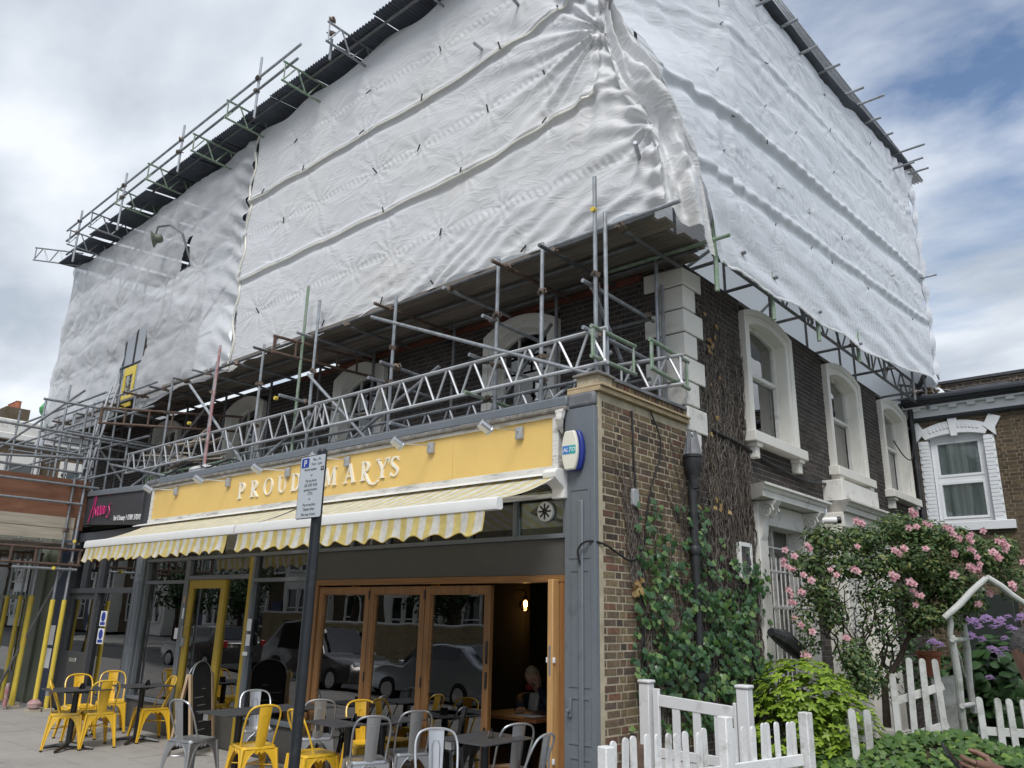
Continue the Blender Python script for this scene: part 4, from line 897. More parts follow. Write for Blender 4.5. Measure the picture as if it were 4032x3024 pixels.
def wall_lamp(x, y, z, label, toward):
    t_ = thing('wall_lamp', label, 'lamp', (x, y, z), 'globe lamps inside the cafe'); tw = Vector(toward)
    m = MB(); m.path([tw, tw+(Vector((x, y, z+.17))-tw)*.5+Vector((0, 0, .02)), (x, y, z+.17), (x, y, z+.09)], .012, 6); m.lathe([(.05, .09), (.052, .07), (.02, .11)][::-1], (x, y, z), 12); m.build('bracket', MT['brass'], t_)
    m = MB(); m.lathe([(.03, .075), (.075, .04), (.095, 0), (.085, -.05), (.045, -.085), (.005, -.095)], (x, y, z), 18); m.build('globe', MT['bulb_glass'], t_)
    m = MB(); m.lathe([(.008, .05), (.028, .03), (.028, -.02), (.010, -.05)], (x, y, z), 10); m.build('filament', MT['bulb'], t_)
    ld = bpy.data.lights.new('bulb_light', 'POINT'); ld.energy = 1.5; ld.color = (1, .62, .25); ld.shadow_soft_size = .04
    lo = bpy.data.objects.new('bulb_light', ld); COL.objects.link(lo); lo.location = (0, 0, -.13); lo.parent = t_
p = at(1135*1.82278, 1305*1.82278, 1, 9.0); m = MB(); m.box(p.x-1.2, p.x-.25, 9.25, 9.4, 0, 3.2); m.build('interior_pier', MT['glow_ochre'], cafe)
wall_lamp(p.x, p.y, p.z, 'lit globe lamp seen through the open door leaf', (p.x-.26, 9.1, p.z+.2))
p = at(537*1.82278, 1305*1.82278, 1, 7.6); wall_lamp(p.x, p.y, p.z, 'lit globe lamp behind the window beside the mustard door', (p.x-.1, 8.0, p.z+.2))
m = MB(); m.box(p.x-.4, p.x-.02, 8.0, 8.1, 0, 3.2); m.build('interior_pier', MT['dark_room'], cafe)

# ================================================================== awnings
def awning(x0, x1, name_label, seed):
    t_ = thing('awning', name_label, 'awning', ((x0+x1)/2, YF-.1, 3.0), 'striped awnings over the cafe front'); rnd = random.Random(seed)
    yb, zb = 5.20, 2.81; yt, zt = YF-.20, 3.13
    n = int((x1-x0)/.03)
    m = MB(); m.grid(lambda u, v: (x0+.03+u*(x1-x0-.06), yt+(yb-yt)*v, zt+(zb-zt)*v-.03*math.sin(v*math.pi)*(1+.2*math.sin(u*40))), n//4, 8); m.build('canvas', MT['awning_top'], t_, recalc=False)
    m = MB(); pitch = .30
    def val(u, v):
        x = x0+.06+u*(x1-x0-.20); drop = .185+.045*(.5-.5*math.cos((x-x0)/pitch*2*math.pi))
        return (x, yb-.045+.016*math.sin(x*9+seed)*v+.014*math.sin(x*23+1.3*seed)*v*v-.03*v*v, zb-.10-drop*v)
    m.grid(val, int((x1-x0)/.02), 8); m.build('valance', MT['awning_l'], t_, recalc=False)
    m = MB(); m.path([val(i/300, 1) for i in range(301)], .005, 4); m.build('valance_trim', MT['yellow_door'], t_)
    m = MB(); prof = [(-.055, 0), (-.06, .03), (-.05, .10), (-.02, .118), (.03, .112), (.04, .02), (.02, 0)]
    v = [(x0, yb+a, zb-.10+b) for a, b in prof]+[(x1, yb+a, zb-.10+b) for a, b in prof]; q = len(prof)
    m.add(v, [tuple(range(q)), tuple(range(2*q-1, q-1, -1))]+[(j, (j+1) % q, q+(j+1) % q, q+j) for j in range(q)]); m.build('front_bar', MT['white_metal'], t_, bevel=.004)
    m = MB(); m.tube((x0+.05, YF-.14, 3.12), (x1-.02, YF-.14, 3.12), .045, n=12); m.build('roller', MT['awning_l'], t_)
    for s_, xe in ((1, x0+.35), (-1, x1-.35)):
        el = Vector((xe+s_*.62, (YF-.1+yb)/2+.05, 2.92))
        for a, b in ((Vector((xe, YF-.08, 2.98)), el), (el, Vector((xe+s_*.12, yb+.05, 2.76)))):
            m = MB(); m.path([a, b], .027, 8, flat=.7); m.build('folding_arm', MT['white_metal'], t_)
    return t_
awning(-13.58, -9.09, 'left striped awning with a dirtier drooping valance', 2)
awning(-9.04, -4.70, 'right striped awning nearest the grey corner pilaster', 5)
hd = thing('awning_cassette', 'long white awning cassette with scrolled end bracket under the yellow fascia', 'cassette', (-9, YF-.1, 3.1))
m = MB(); prof = [(0, 3.10), (0, 3.20), (-.13, 3.19), (-.21, 3.16), (-.215, 3.145), (-.13, 3.165), (-.02, 3.17)]
v = [(-13.90, YF-.03+a, b) for a, b in prof]+[(-4.86, YF-.03+a, b) for a, b in prof]; q = len(prof)
m.add(v, [tuple(range(q)), tuple(range(2*q-1, q-1, -1))]+[(j, (j+1) % q, q+(j+1) % q, q+j) for j in range(q)]); m.build('hood', MT['white_metal'], hd, bevel=.003)
m = MB(lambda a, b, c: (c, YF-.02-a, b)); m.prism([(.02, 2.93), (.09, 2.93), (.085, 3.02), (.12, 3.05), (.17, 3.07), (.235, 3.12), (.245, 3.17), (.20, 3.21), (.02, 3.22)], -4.858, -4.70); m.build('end_bracket', MT['white_metal'], hd, bevel=.008)
m = MB(); m.box(-13.9, -4.72, YF-.10, YF-.045, 2.95, 2.99); m.build('torsion_bar', MT['white_metal'], hd, bevel=.006)

# ================================================================== salon next door
sal = thing('salon_shopfront', 'charcoal hair salon front with pink script sign and tall glass', 'shop', (-15.2, YF, 0))
def sb(name, mat, a0, a1, b0, b1, c0, c1, par=None, bevel=.004): return fb(name, mat, a0, a1, b0, b1, c0, c1, par or sal, bevel)
m = MB(front); m.add([(-16.95, 3.36, .10), (-13.93, 3.20, .10), (-13.93, 3.78, .13), (-16.95, 3.88, .13), (-16.95, 3.36, -.1), (-13.93, 3.20, -.1), (-13.93, 3.80, -.1), (-16.95, 3.9, -.1)], [(0, 1, 2, 3), (7, 6, 5, 4), (0, 4, 5, 1), (1, 5, 6, 2), (2, 6, 7, 3), (3, 7, 4, 0)]); m.build('fascia', MT['fascia_dark'], sal, bevel=.006)
m = MB(front); m.add([(-16.95, 3.885, .16), (-13.93, 3.785, .16), (-13.93, 3.89, .16), (-16.95, 3.99, .16), (-16.95, 3.885, -.2), (-13.93, 3.785, -.2), (-13.93, 3.89, -.2), (-16.95, 3.99, -.2)], [(0, 1, 2, 3), (7, 6, 5, 4), (0, 4, 5, 1), (1, 5, 6, 2), (2, 6, 7, 3), (3, 7, 4, 0)]); m.build('capping', MT['grey_paint'], sal, bevel=.01)
sb('fascia_return', 'fascia_dark', -13.928, -13.745, 3.0, 3.86, -.1, .08)
sb('jamb', 'fascia_dark', -16.95, -16.72, 0, 3.33, -.2, .05); sb('jamb', 'fascia_dark', -13.99, -13.925, 0, 3.19, -.2, .05)
sb('head', 'fascia_dark', -16.719, -13.991, 3.02, 3.19, -.15, .02)
sb('mullion', 'fascia_dark', -15.55, -15.45, .06, 3.019, -.12, .02); sb('transom', 'fascia_dark', -16.719, -15.551, 2.06, 2.15, -.12, .02); sb('transom', 'fascia_dark', -15.449, -13.991, 2.06, 2.15, -.12, .02)
sb('mullion', 'fascia_dark', -16.28, -16.22, 2.151, 3.019, -.1, .015)
sb('sill', 'fascia_dark', -15.449, -13.991, 0, .35, -.15, .03)
m = MB(front); m.ring([(-16.718, .02), (-15.552, .02), (-15.552, 2.059), (-16.718, 2.059)], [(-16.60, 1.02), (-15.67, 1.02), (-15.67, 1.95), (-16.60, 1.95)], -.08, -.02); sd_ = m.build('door', MT['fascia_dark'], sal, bevel=.004)
sb('pane', 'glass', -16.6, -15.67, 1.02, 1.95, -.055, -.05, sd_, 0); sb('letter_plate', 'steel', -16.3, -16.0, .84, .91, -.019, -.012, sd_)
sb('pane', 'glass', -15.45, -13.99, .35, 2.06, -.06, -.055, None, 0); sb('pane', 'glass', -15.45, -13.99, 2.15, 3.02, -.06, -.055, None, 0); sb('pane', 'glass', -16.72, -15.55, 2.15, 3.02, -.06, -.055, None, 0)
for i, zz in enumerate((1.62, 1.32)):
    sb('window_sticker', 'sign_white', -15.32, -15.06, zz-.13, zz+.13, -.054, -.052, None, 0)
    m = MB(); m.lathe([(.0, 0), (.085, 0), (.085, .0015), (0, .0015)], (0, 0, 0), 18); m.v = [front(-15.19+a, zz+.03+b, -.0515+c) for a, b, c in m.v]; m.build('sticker_disc', MT['sign_blue'], sal)
    sb('sticker_band', 'sign_blue', -15.29, -15.09, zz-.11, zz-.06, -.0515, -.0505, None, 0)
m = MB(); m.box(-16.9, -13.95, YF+2.5, YF+2.6, 0, 3.3); m.box(-17.0, -16.9, YF+.2, YF+2.5, 0, 3.3); m.box(-13.95, -13.85, YF+.2, YF+2.5, 0, 3.3); m.build('interior_wall', MT['grey_plastic'], sal)
m = MB(); m.box(-17, -13.85, YF+.12, YF+2.6, 3.25, 3.34); m.build('interior_ceiling', MT['dark_room'], sal); m = MB(); m.box(-17, -13.9, YF+.0, YF+2.6, -.02, .005); m.build('interior_floor', MT['dark_floor'], sal)
m = MB(); m.box(-17.0, -13.9, YF+.2, YH, 3.55, 3.66); m.build('flat_roof', MT['lead'], sal)
ct = thing('salon_counter', 'pale reception counter inside the salon window', 'counter', (-14.7, YF+.6, 0)); m = MB(); m.box(-15.3, -14.2, YF+.45, YF+.9, .01, 1.15); m.build('body', MT['board_pale'], ct, bevel=.02); m = MB(); m.box(-15.34, -14.16, YF+.42, YF+.93, 1.151, 1.2); m.build('worktop', MT['white_plastic'], ct, bevel=.008)
# script sign "Anna's" as pink pen strokes, then the small line of lettering
def pen(pts, r=.016, sc=1.0, ox=0, oy=0, name='script_stroke'):
    sm = []
    P_ = [Vector((p[0], p[1], 0)) for p in pts]
    for i in range(len(P_)-1):
        p0, p1, p2, p3 = P_[max(i-1, 0)], P_[i], P_[i+1], P_[min(i+2, len(P_)-1)]
        for k in range(6):
            t = k/6; sm.append(.5*((2*p1)+(-p0+p2)*t+(2*p0-5*p1+4*p2-p3)*t*t+(-p0+3*p1-3*p2+p3)*t**3))
    sm.append(P_[-1])
    return [(ox+p.x*sc, oy+p.y*sc, .135) for p in sm]
ox, oy, sc = -16.12, 3.42, .46
for st in ([(.0, -.15), (.22, .40), (.40, .95), (.46, 1.02), (.45, .6), (.42, .05)], [(.10, .32), (.35, .42), (.62, .40)], [(.55, .42), (.66, .12), (.72, .42), (.80, .46), (.84, .14), (.92, .12), (1.0, .42), (1.06, .46), (1.10, .14), (1.18, .14), (1.36, .44), (1.24, .42), (1.22, .16), (1.34, .18), (1.42, .44), (1.44, .14), (1.54, .20), (1.62, .42)], [(1.70, .85), (1.74, 1.0)], [(1.98, .50), (1.84, .42), (1.96, .22), (1.86, -.02), (1.72, .02)]):
    m = MB(front); m.path(pen(st, ox=ox, oy=oy, sc=sc), .009, 6); m.build('script_letter', MT['pink'], sal)
text_mesh('hair & beauty  I  07881 570242', .135, .002, MT['sign_white'], 'lettering', sal, front(-15.02, 3.335, .125), (1, 0, -.043), (0, 0, 1), (0, -1, 0), align='LEFT', sx=.74, spacing=.9)
# poster and papers on the blue board at the far end, green shop under the gantry
gsf = thing('green_shopfront', 'grey green glazed shopfront behind the yellow scaffold poles', 'shop', (-19, YF, 0))
def gb(name, mat, a0, a1, b0, b1, c0, c1, bevel=.004): return fb(name, mat, a0, a1, b0, b1, c0, c1, gsf, bevel)
gb('blue_board', 'navy', -17.55, -16.96, 0, 3.4, -.1, .04); gb('wall_panel', 'green_panel', -18.9, -17.56, 0, 3.4, -.1, .0)
gb('frame', 'green_panel', -18.15, -18.05, 0, 3.3, 0.001, .05); gb('frame', 'green_panel', -26, -18.901, 1.95, 2.03, -.1, .03)
for u in (-18.95, -20.4, -22, -24): gb('mullion', 'green_panel', u-.05, u+.05, 0, 1.949, -.1, .02)
for a, b in ((-20.35, -19.0), (-21.95, -20.45), (-23.95, -22.05)): gb('pane', 'glass', a, b, .5, 1.95, -.05, -.045, 0); gb('pane', 'glass', a, b, 2.03, 3.0, -.05, -.045, 0); gb('stall_riser', 'green_panel', a, b, 0, .499, -.1, .02)
gb('head', 'green_panel', -26, -18.901, 3.0, 3.5, -.1, .03)
m = MB(); m.box(-26, -17.0, YF+1.2, YF+1.3, 0, 3.5); m.build('interior_wall', MT['dark_room'], gsf)
for zz in (1.28, .86):
    pp = thing('paper_notice', 'white paper notice taped to the blue board, %s' % ('upper one' if zz > 1 else 'lower one'), 'notice', (-17.2, YF-.045, zz)); m = MB(front); m.grid(lambda u, v: (-17.40+u*.36, zz-.18+v*.36, .043+.006*math.sin(u*3)*math.sin(v*3)), 4, 4); m.build('sheet', MT['paper'], pp, recalc=False)

# ================================================================== scaffold
import numpy as np
scf = thing('scaffold', 'steel tube scaffold with lattice beams standing on the cafe roof', 'scaffold', (-9, 7.2, 3.75))
TR = .0245
def tb(name, p, q, mat='galv', par=None, r=TR, n=8):
    m = MB(); m.tube(p, q, r, n=n); return m.build(name, MT[mat], par or scf)
cpm = MB(); cpm.box(-.045, .045, -.035, .035, -.03, .03); cpm.tube((-.02, -.075, 0), (-.02, .075, 0), .011, n=6); cpm.box(.02, .05, -.03, .06, -.022, .022); cpm_me = cpm.mesh('coupler', MT['coupler'])
rc_ = random.Random(12)
def coupler(p, par=None): inst(cpm_me, 'coupler', par or scf, p, (rc_.uniform(0, .4), rc_.uniform(0, .4), rc_.uniform(0, 6.28)))
def lattice(p, q, h=.38, bay=.42, mat='alu', par=None, warren=True, r=.024, upv=(0, 0, 1), lace=.016, name='lattice_beam'):
    p, q, U = Vector(p), Vector(q), Vector(upv)*h; d = (q-p); ln = d.length; d.normalize(); M_ = MT[mat]; par = par or scf
    m = MB(); m.tube(p+U, q+U, r, n=8); lb = m.build(name, M_, par)
    m = MB(); m.tube(p, q, r, n=8); m.build('bottom_chord', M_, lb)
    k = max(1, int(ln/bay)); st = ln/k
    for i in range(k):
        a = p+d*(i*st+.02); b = p+d*((i+1)*st-.02); mid = p+d*((i+.5)*st)
        if warren:
            for (s_, e_) in ((a, mid+U), (mid+U+d*.03, b)):
                m = MB(); m.tube(s_, e_, lace, n=6); m.build('lacing', M_, lb)
        else:
            m = MB(); m.tube(a, a+U, lace, n=6); m.build('rung', M_, lb)
    for e_ in (p+d*.04, q-d*.04):
        m = MB(); m.tube(e_, e_+U, lace, n=6); m.build('end_post', M_, lb)
    return lb
YO, YI, ZP = 6.68, 7.80, 6.13
SX = [-4.62, -5.46, -6.17, -8.12, -10.0, -11.5, -13.05, -14.7, -16.3, -17.9, -19.5, -21.2]
for i, x in enumerate(SX):
    top = {0: 6.66, 4: 6.55}.get(i, ZP+.0)
    yo = YO-.10 if i == 0 else YO
    tb('standard', (x, yo, 3.73), (x, yo, top), 'galv' if i != 4 else 'galv')
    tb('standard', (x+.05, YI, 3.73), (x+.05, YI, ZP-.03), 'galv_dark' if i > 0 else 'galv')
    if i > 5: tb('standard', (x, 6.95, ZP+.1), (x, 6.95, 10.6), 'galv'); tb('standard', (x, YI, ZP+.1), (x, YI, 10.6), 'galv_dark')
    for z in (5.45, 4.75): coupler((x, yo, z+rc_.uniform(-.1, .1)))
tb('standard', (-4.55, YO, 4.1), (-4.55, YO, 6.23)); tb('standard', (-10.28, YO-.05, 3.9), (-10.28, YO-.05, 6.85), 'green_paint'); rp_ = at(868, 1360, 1, 6.5); tb('standard', (rp_.x, 6.5, 3.8), (rp_.x, 6.5, rp_.z), 'red_paint')
tb('standard', (-4.62, 7.88, 3.75), (-4.62, 7.88, 6.15), 'galv'); tb('standard', (-4.50, 7.80, 3.9), (-4.50, 7.80, 5.7), 'galv_dark')
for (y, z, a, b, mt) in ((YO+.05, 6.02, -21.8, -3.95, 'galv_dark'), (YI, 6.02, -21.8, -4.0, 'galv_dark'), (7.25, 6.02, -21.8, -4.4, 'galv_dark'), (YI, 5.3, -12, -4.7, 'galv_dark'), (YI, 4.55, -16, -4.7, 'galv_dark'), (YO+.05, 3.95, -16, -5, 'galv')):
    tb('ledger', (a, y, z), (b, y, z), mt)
for x, ys in ((-3.92, None), (-4.35, 6.75), (-5.30, 6.42), (-6.02, 6.40), (-7.1, 6.62), (-8.25, 6.40), (-9.3, 6.60), (-10.15, 6.42), (-11.35, 6.40), (-12.4, 6.6), (-13.4, 6.40), (-14.2, 6.45), (-15.1, 6.42), (-16.0, 6.3), (-17.2, 6.4), (-18.6, 6.4), (-20, 6.4)):
    if ys: tb('transom', (x, ys, 5.97+rc_.uniform(-.02, .02)), (x, 7.98, 5.97), rc_.choice(['galv_dark', 'galv', 'galv_dark', 'rust']))
    if ys: coupler((x, YO+.03, 5.98))
tb('transom', (-5.5, 6.72, 6.06), (-3.62, 6.72, 6.06), 'galv'); tb('transom', (-5.2, 7.70, 6.04), (-3.55, 7.72, 6.04), 'green_paint')
# toe level transoms with open ends in front of the wall windows
for (x, z, a, b, mt) in ((-4.70, 5.35, 6.45, 7.95, 'galv'), (-4.66, 4.78, 6.40, 7.95, 'galv'), (-6.2, 5.30, 6.45, 7.9, 'galv'), (-6.35, 4.82, 6.4, 7.9, 'galv'), (-8.2, 4.86, 6.35, 7.9, 'galv'), (-8.0, 5.05, 6.38, 7.2, 'galv'), (-10.1, 4.9, 6.2, 7.9, 'galv'), (-7.5, 4.1, 6.2, 7.6, 'galv'), (-10.2, 3.98, 6.2, 7.3, 'galv'), (-6.3, 4.32, 6.3, 7.7, 'green_paint')):
    tb('transom', (x, a, z), (x-.02, b, z-.02), mt); coupler((x, YO, z)); coupler((x, YI, z))
for p, q, mt in (((-8.42, 6.50, 5.83), (-4.50, 6.50, 4.22), 'galv'), ((-4.7, 6.62, 5.35), (-5.0, 7.8, 4.6), 'galv'), ((-10.0, 6.6, 5.3), (-8.6, 6.75, 4.1), 'galv'), ((-13.6, 6.5, 5.75), (-11.6, 6.7, 4.0), 'galv'), ((-9.3, 6.7, 4.0), (-7.4, 6.9, 5.0), 'galv'), ((-11.3, 6.6, 3.95), (-9.8, 6.6, 4.65), 'galv'), ((-5.9, 6.9, 4.0), (-4.9, 7.3, 4.8), 'galv'), ((-12.5, 6.35, 4.0), (-9.6, 6.35, 3.98), 'galv'), ((-16.3, 6.4, 4.55), (-13.2, 6.5, 3.95), 'galv'), ((-15.5, 6.5, 4.0), (-13.9, 6.6, 4.55), 'galv'), ((-7.2, 7.4, 4.0), (-6.2, 7.8, 5.6), 'galv_dark'), ((-16.5, 7.2, 4.2), (-14.2, 7.2, 5.6), 'galv_dark'), ((-20.0, 7.2, 5.9), (-17.5, 7.2, 4.4), 'galv_dark')):
    tb('brace', p, q, mt)
lattice((-4.42, 6.50, 4.37), (-9.6, 6.50, 4.36)); lattice((-9.4, 6.56, 4.37), (-15.9, 6.56, 4.35)); lattice((-5.0, 7.05, 4.05), (-12.6, 7.05, 4.05), mat='galv'); lattice((-12.2, 7.1, 4.0), (-16.2, 7.1, 4.0), mat='green_paint')
lattice((-4.52, 6.35, 4.42), (-4.52, 7.2, 4.42), h=.33, bay=.5, mat='green_paint', warren=False); lattice((-4.30, 7.15, 4.45), (-4.30, 8.0, 4.40), h=.33, bay=.45, mat='green_paint', warren=False)
lattice((-4.95, 7.5, 4.35), (-4.15, 7.62, 4.35), h=.34, bay=.4, mat='alu')
lattice((-10.35, 6.15, 5.62), (-10.1, 7.95, 5.60), h=.26, bay=.36, mat='rust', warren=False, lace=.02)
lattice((-15.9, 5.9, 5.25), (-14.1, 7.9, 5.2), h=.30, bay=.42, mat='rust', warren=False, lace=.022)
# scaffold boards of the working platform
nb_ = 0
for i, y in enumerate([6.80+k*.232 for k in range(6)]):
    x = -3.98-[.10, .0, .12, .03, .0, .2][i]
    while x > -22:
        ln = rc_.uniform(3.2, 3.9); x2 = max(-22.1, x-ln)
        if not (i == 5 and -16 < x < -8.5):
            m = MB(); m.box(x2+.01, x, y, y+.222, ZP-.045+rc_.uniform(-.006, .006), ZP); m.build('board', MT['board'], scf)
        x = x2
for (x, y) in ((-10.6, 6.62), (-8.1, 6.95)):
    m = MB(); m.box(x-.45, x+.25, y-.1, y+.12, 3.74, 3.78); m.build('sole_board', MT['board_pale'], scf)
for x, y, z in ((-4.62, YO-.10, 6.23), (-13.2, 6.42, 4.95), (-10.3, 6.3, 4.9)):
    m = MB(); m.tube((x, y-.0, z), (x, y-.05, z), .03, n=8); m.build('end_cap', MT['yellow_plastic'], scf)
# beams over the side wall top (seen under the sheeting edge)
for s_ in range(3):
    lattice((-4.05, 8.3+s_*3.0, 6.16), (-4.05, 11.2+s_*3.0, 6.16), h=.42, bay=.62, mat='galv_dark')
for y in (8.5, 9.45, 11.0, 12.75, 14.4, 16.2, 17.1):
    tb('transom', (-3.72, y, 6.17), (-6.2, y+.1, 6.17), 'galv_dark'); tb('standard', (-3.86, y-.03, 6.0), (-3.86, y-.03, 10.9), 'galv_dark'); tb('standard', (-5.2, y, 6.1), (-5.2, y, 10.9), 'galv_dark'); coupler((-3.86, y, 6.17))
for y, z0 in ((7.84, 5.45), (9.42, 5.58), (11.02, 5.74), (12.78, 5.88)): tb('tie_tube', (-3.80, y, z0), (-3.80, y, z0+.9), 'green_paint', r=.03)
tb('ledger', (-5.2, 8.1, 6.6), (-5.2, 17.2, 6.6), 'galv_dark'); tb('brace', (-4.6, 8.4, 6.1), (-4.6, 11.4, 8.3), 'galv_dark'); tb('brace', (-5.4, 11.4, 6.1), (-5.4, 14.4, 8.3), 'galv_dark')
lattice((-4.3, 16.9, 6.25), (-3.5, 18.1, 6.25), h=.3, bay=.4, mat='galv_dark', warren=False)
for y in (8.0, 9.5, 11.0):
    for x in (-18, -20.5): tb('ledger', (x, 6.95, 7.0+(y-8)*.9), (x+4, 6.95, 7.0+(y-8)*.9), 'galv')
for a, b in (((-21.5, 6.95, 6.4), (-17.6, 6.95, 10.4)), ((-17.4, 6.95, 6.4), (-21, 6.95, 9.8)), ((-16.4, 6.95, 8.0), (-13.2, 6.95, 10.5)), ((-15.8, 6.95, 6.3), (-13.2, 6.95, 8.2))): tb('brace', a, b)
m = MB(); m.box(-18.4, -15.9, 7.55, 7.6, 5.95, 8.3); m.build('back_boarding', MT['board'], scf)
# yellow access gate in the slit of the left sheeting
m = MB(lambda u, v, n: (u, 6.86-n, v)); m.ring([(-17.45, 5.95), (-16.90, 5.95), (-16.90, 6.88), (-17.45, 6.88)], [(-17.36, 6.22), (-16.99, 6.22), (-16.99, 6.68), (-17.36, 6.68)], 0, .03); ygt = m.build('access_gate', MT['yellow_plastic'], scf, bevel=.01)
for i in range(4): m = MB(); m.tube((-17.36, 6.845, 6.28+i*.1), (-16.99, 6.845, 6.28+i*.1), .006, n=5); m.build('mesh_bar', MT['yellow_plastic'], ygt)

# ================================================================== sheeting
def interp(x, xs, ys): return float(np.interp(x, xs, ys))
def star(S, T, pts, A=.05, s=.5, k=11):
    d = np.zeros_like(S)
    for i, (a, b) in enumerate(pts):
        dx, dz = S-a, T-b; r = np.hypot(dx, dz); th = np.arctan2(dz, dx); ph = (i*1.7) % 6.28
        d += A*np.exp(-r/s)*np.cos((k+i % 4)*th+ph+1.5*np.sin(2*th+i))*(r/(r+.07)) - A*.8*np.exp(-(r/(s*.5))**2)
    return d
def nz2(S, T, fx, fz, seed, oct=3):
    out_ = np.empty(S.size); a = S.ravel(); b = T.ravel()
    for i in range(a.size): out_[i] = noise.fractal(Vector((a[i]*fx, b[i]*fz, seed)), 1.0, 2.0, oct)
    return out_.reshape(S.shape)
def sheet_obj(name, label, mat, nu, nv, S_, pos, hole=None, group='sheeting over the scaffold', back=True):
    """pos(u,v)->(s,t) flat sheet coords; S_(S,T)->xyz arrays"""
    u, v = np.meshgrid(np.linspace(0, 1, nu+1), np.linspace(0, 1, nv+1)); S, T = pos(u, v); P_ = S_(S, T)
    V = np.stack(P_, -1).reshape(-1, 3)
    f = []
    for j in range(nv):
        for i in range(nu):
            a = j*(nu+1)+i
            if hole is not None and hole(S[j, i], T[j, i]): continue
            f.append((a, a+1, a+nu+2, a+nu+1))
    m = MB(); m.v = [tuple(q) for q in V.tolist()]; m.f = f; m.m = [0]*len(f)
    t_ = thing(name, label, 'sheeting', tuple(V[nu//2].tolist()), group)
    o = m.build('sheet', MT[mat], t_, recalc=False, sharp=0)
    return t_
tie = MB(); tie.tube((0, 0, -.055), (0, 0, .055), .011, n=6); tie_me = tie.mesh('tie', MT['rubber'])
rs = random.Random(5)
# ---- front sheet
zc = [5.9, 6.13, 6.79, 7.26, 7.79, 8.74, 9.25, 11.3]; xr = [-3.84, -3.83, -3.89, -4.03, -4.36, -4.60, -4.57, -4.57]
seam_t = [7.72, 9.36]; band_t = [6.93, 8.53, 10.12]
lift = lambda S: .5*np.clip((S+8.0)/3.4, 0, 1)**2*.6
ties_f = []
for zt in seam_t+band_t+[6.2]:
    x = -12.3+rs.random()
    while x < -4.9:
        ties_f.append((x, zt+float(lift(np.array(x)))*(zt > 7))); x += rs.uniform(.9, 1.7)
knot = (-4.62, 8.85)
def front_xyz(S, T):
    d = .015*np.sin(np.pi*((T-6.1) % .82)/.82)*(.6+.4*np.sin(S*1.1))
    d = d+star(S, T, ties_f, .016, .30, 9)
    dx, dz = S-knot[0], T-knot[1]; r = np.hypot(dx, dz)+.05; th = np.arctan2(dz, dx)
    d = d+.048*np.exp(-r/1.6)*np.cos(17*th+2*np.sin(3*th))*np.minimum(1, r/.3) + .018*np.exp(-r/2.6)*np.cos(31*th+r)
    dx, dz = S+3.9, T-7.15; r2 = np.hypot(dx, dz)+.05; th2 = np.arctan2(dz, dx)
    d = d+.045*np.exp(-r2/1.1)*np.cos(13*th2+1.3)*np.minimum(1, r2/.25)
    lo = np.clip((7.1-T)/.9, 0, 1)*np.clip((S+10.5)/4, 0, 1)
    ph_ = nz2(S, T, .45, .6, 31.0, 3)
    d = d+lo*.036*np.abs(np.sin((T*1.0-S*.28)*8+5*ph_))*(.5+.8*ph_)+lo*.02*np.sin((T-S*.45)*25+6*ph_)
    wv = np.clip((S+11)/5, .15, 1)
    d = d+.024*nz2(S, T, .5, 1.0, 3.1, 3)+.013*wv*nz2(S+.5*T, T, .8, 4.5, 7.7, 3)
    for zt in seam_t:
        q = (T-(zt+lift(S)*(zt > 7))); d = d+.05*np.exp(-(q/.05)**2)-.03*np.exp(-((q+.09)/.06)**2)
    for zt in band_t:
        q = (T-(zt+lift(S)*(zt > 7))); d = d+.008*np.exp(-(q/.055)**2)*np.sign(np.sin(S*60+q*40))
    cor = np.clip((S-np.interp(T, zc, xr)+.35)/.35, 0, 1)
    d = d-cor**2*.02+cor*.05*np.sin(T*23+S*9)
    return S, 6.8-d, T+.012*np.sin(S*5+T*3)
def front_pos(u, v):
    zb0 = 6.10; x0 = -12.85+.10*np.sin(v*9)
    T = 6.05+v*4.95; XR = np.interp(T, zc, xr); S = x0+u*(XR-x0)
    bot = np.interp(S, [-12.9, -12.2, -10.6, -9.6, -8.85, -7.9, -7.0, -6.2, -5.4, -4.6, -3.83], [5.94, 6.02, 6.02, 6.08, 6.13, 6.10, 6.17, 6.16, 6.11, 6.16, 6.12])+.02*np.sin(S*7)
    top = np.interp(S, [-12.9, -11.5, -10.5, -9.6, -9, -7.9, -4], [10.84, 10.83, 10.86, 10.95, 11.0, 11.03, 11.15])+.05*np.sin(S*3.3)
    return S, bot+v*(top-bot)
fs = sheet_obj('scaffold_sheet', 'white sheeting laced along seams across the street side above the cafe', 'sheet', 330, 200, front_xyz, front_pos)
def hem(par, pts, r=.016, mat='sheet_hem', name='hem'):
    m = MB(); m.path(pts, r, 5, flat=2.2); return m.build(name, MT[mat], par)
def on_front(S, T):
    a = np.array([[S]]); b = np.array([[T]]); p = front_xyz(a, b); return Vector((p[0][0, 0], p[1][0, 0]-.012, p[2][0, 0]))
for zt in seam_t: hem(fs, [on_front(x, zt-.03+float(lift(np.array(x)))*(zt > 7)) for x in np.linspace(-12.8, -4.75, 110)], .008)
hem(fs, [on_front(-12.82+.06*math.sin(z*7), z) for z in np.linspace(5.98, 10.8, 80)], .014)
for a, b in ties_f:
    if rs.random() < .75: inst(tie_me, 'tie', fs, on_front(a, b)+Vector((0, -.02, 0)), (rs.uniform(-.5, .5), rs.uniform(-.7, .7), 0))
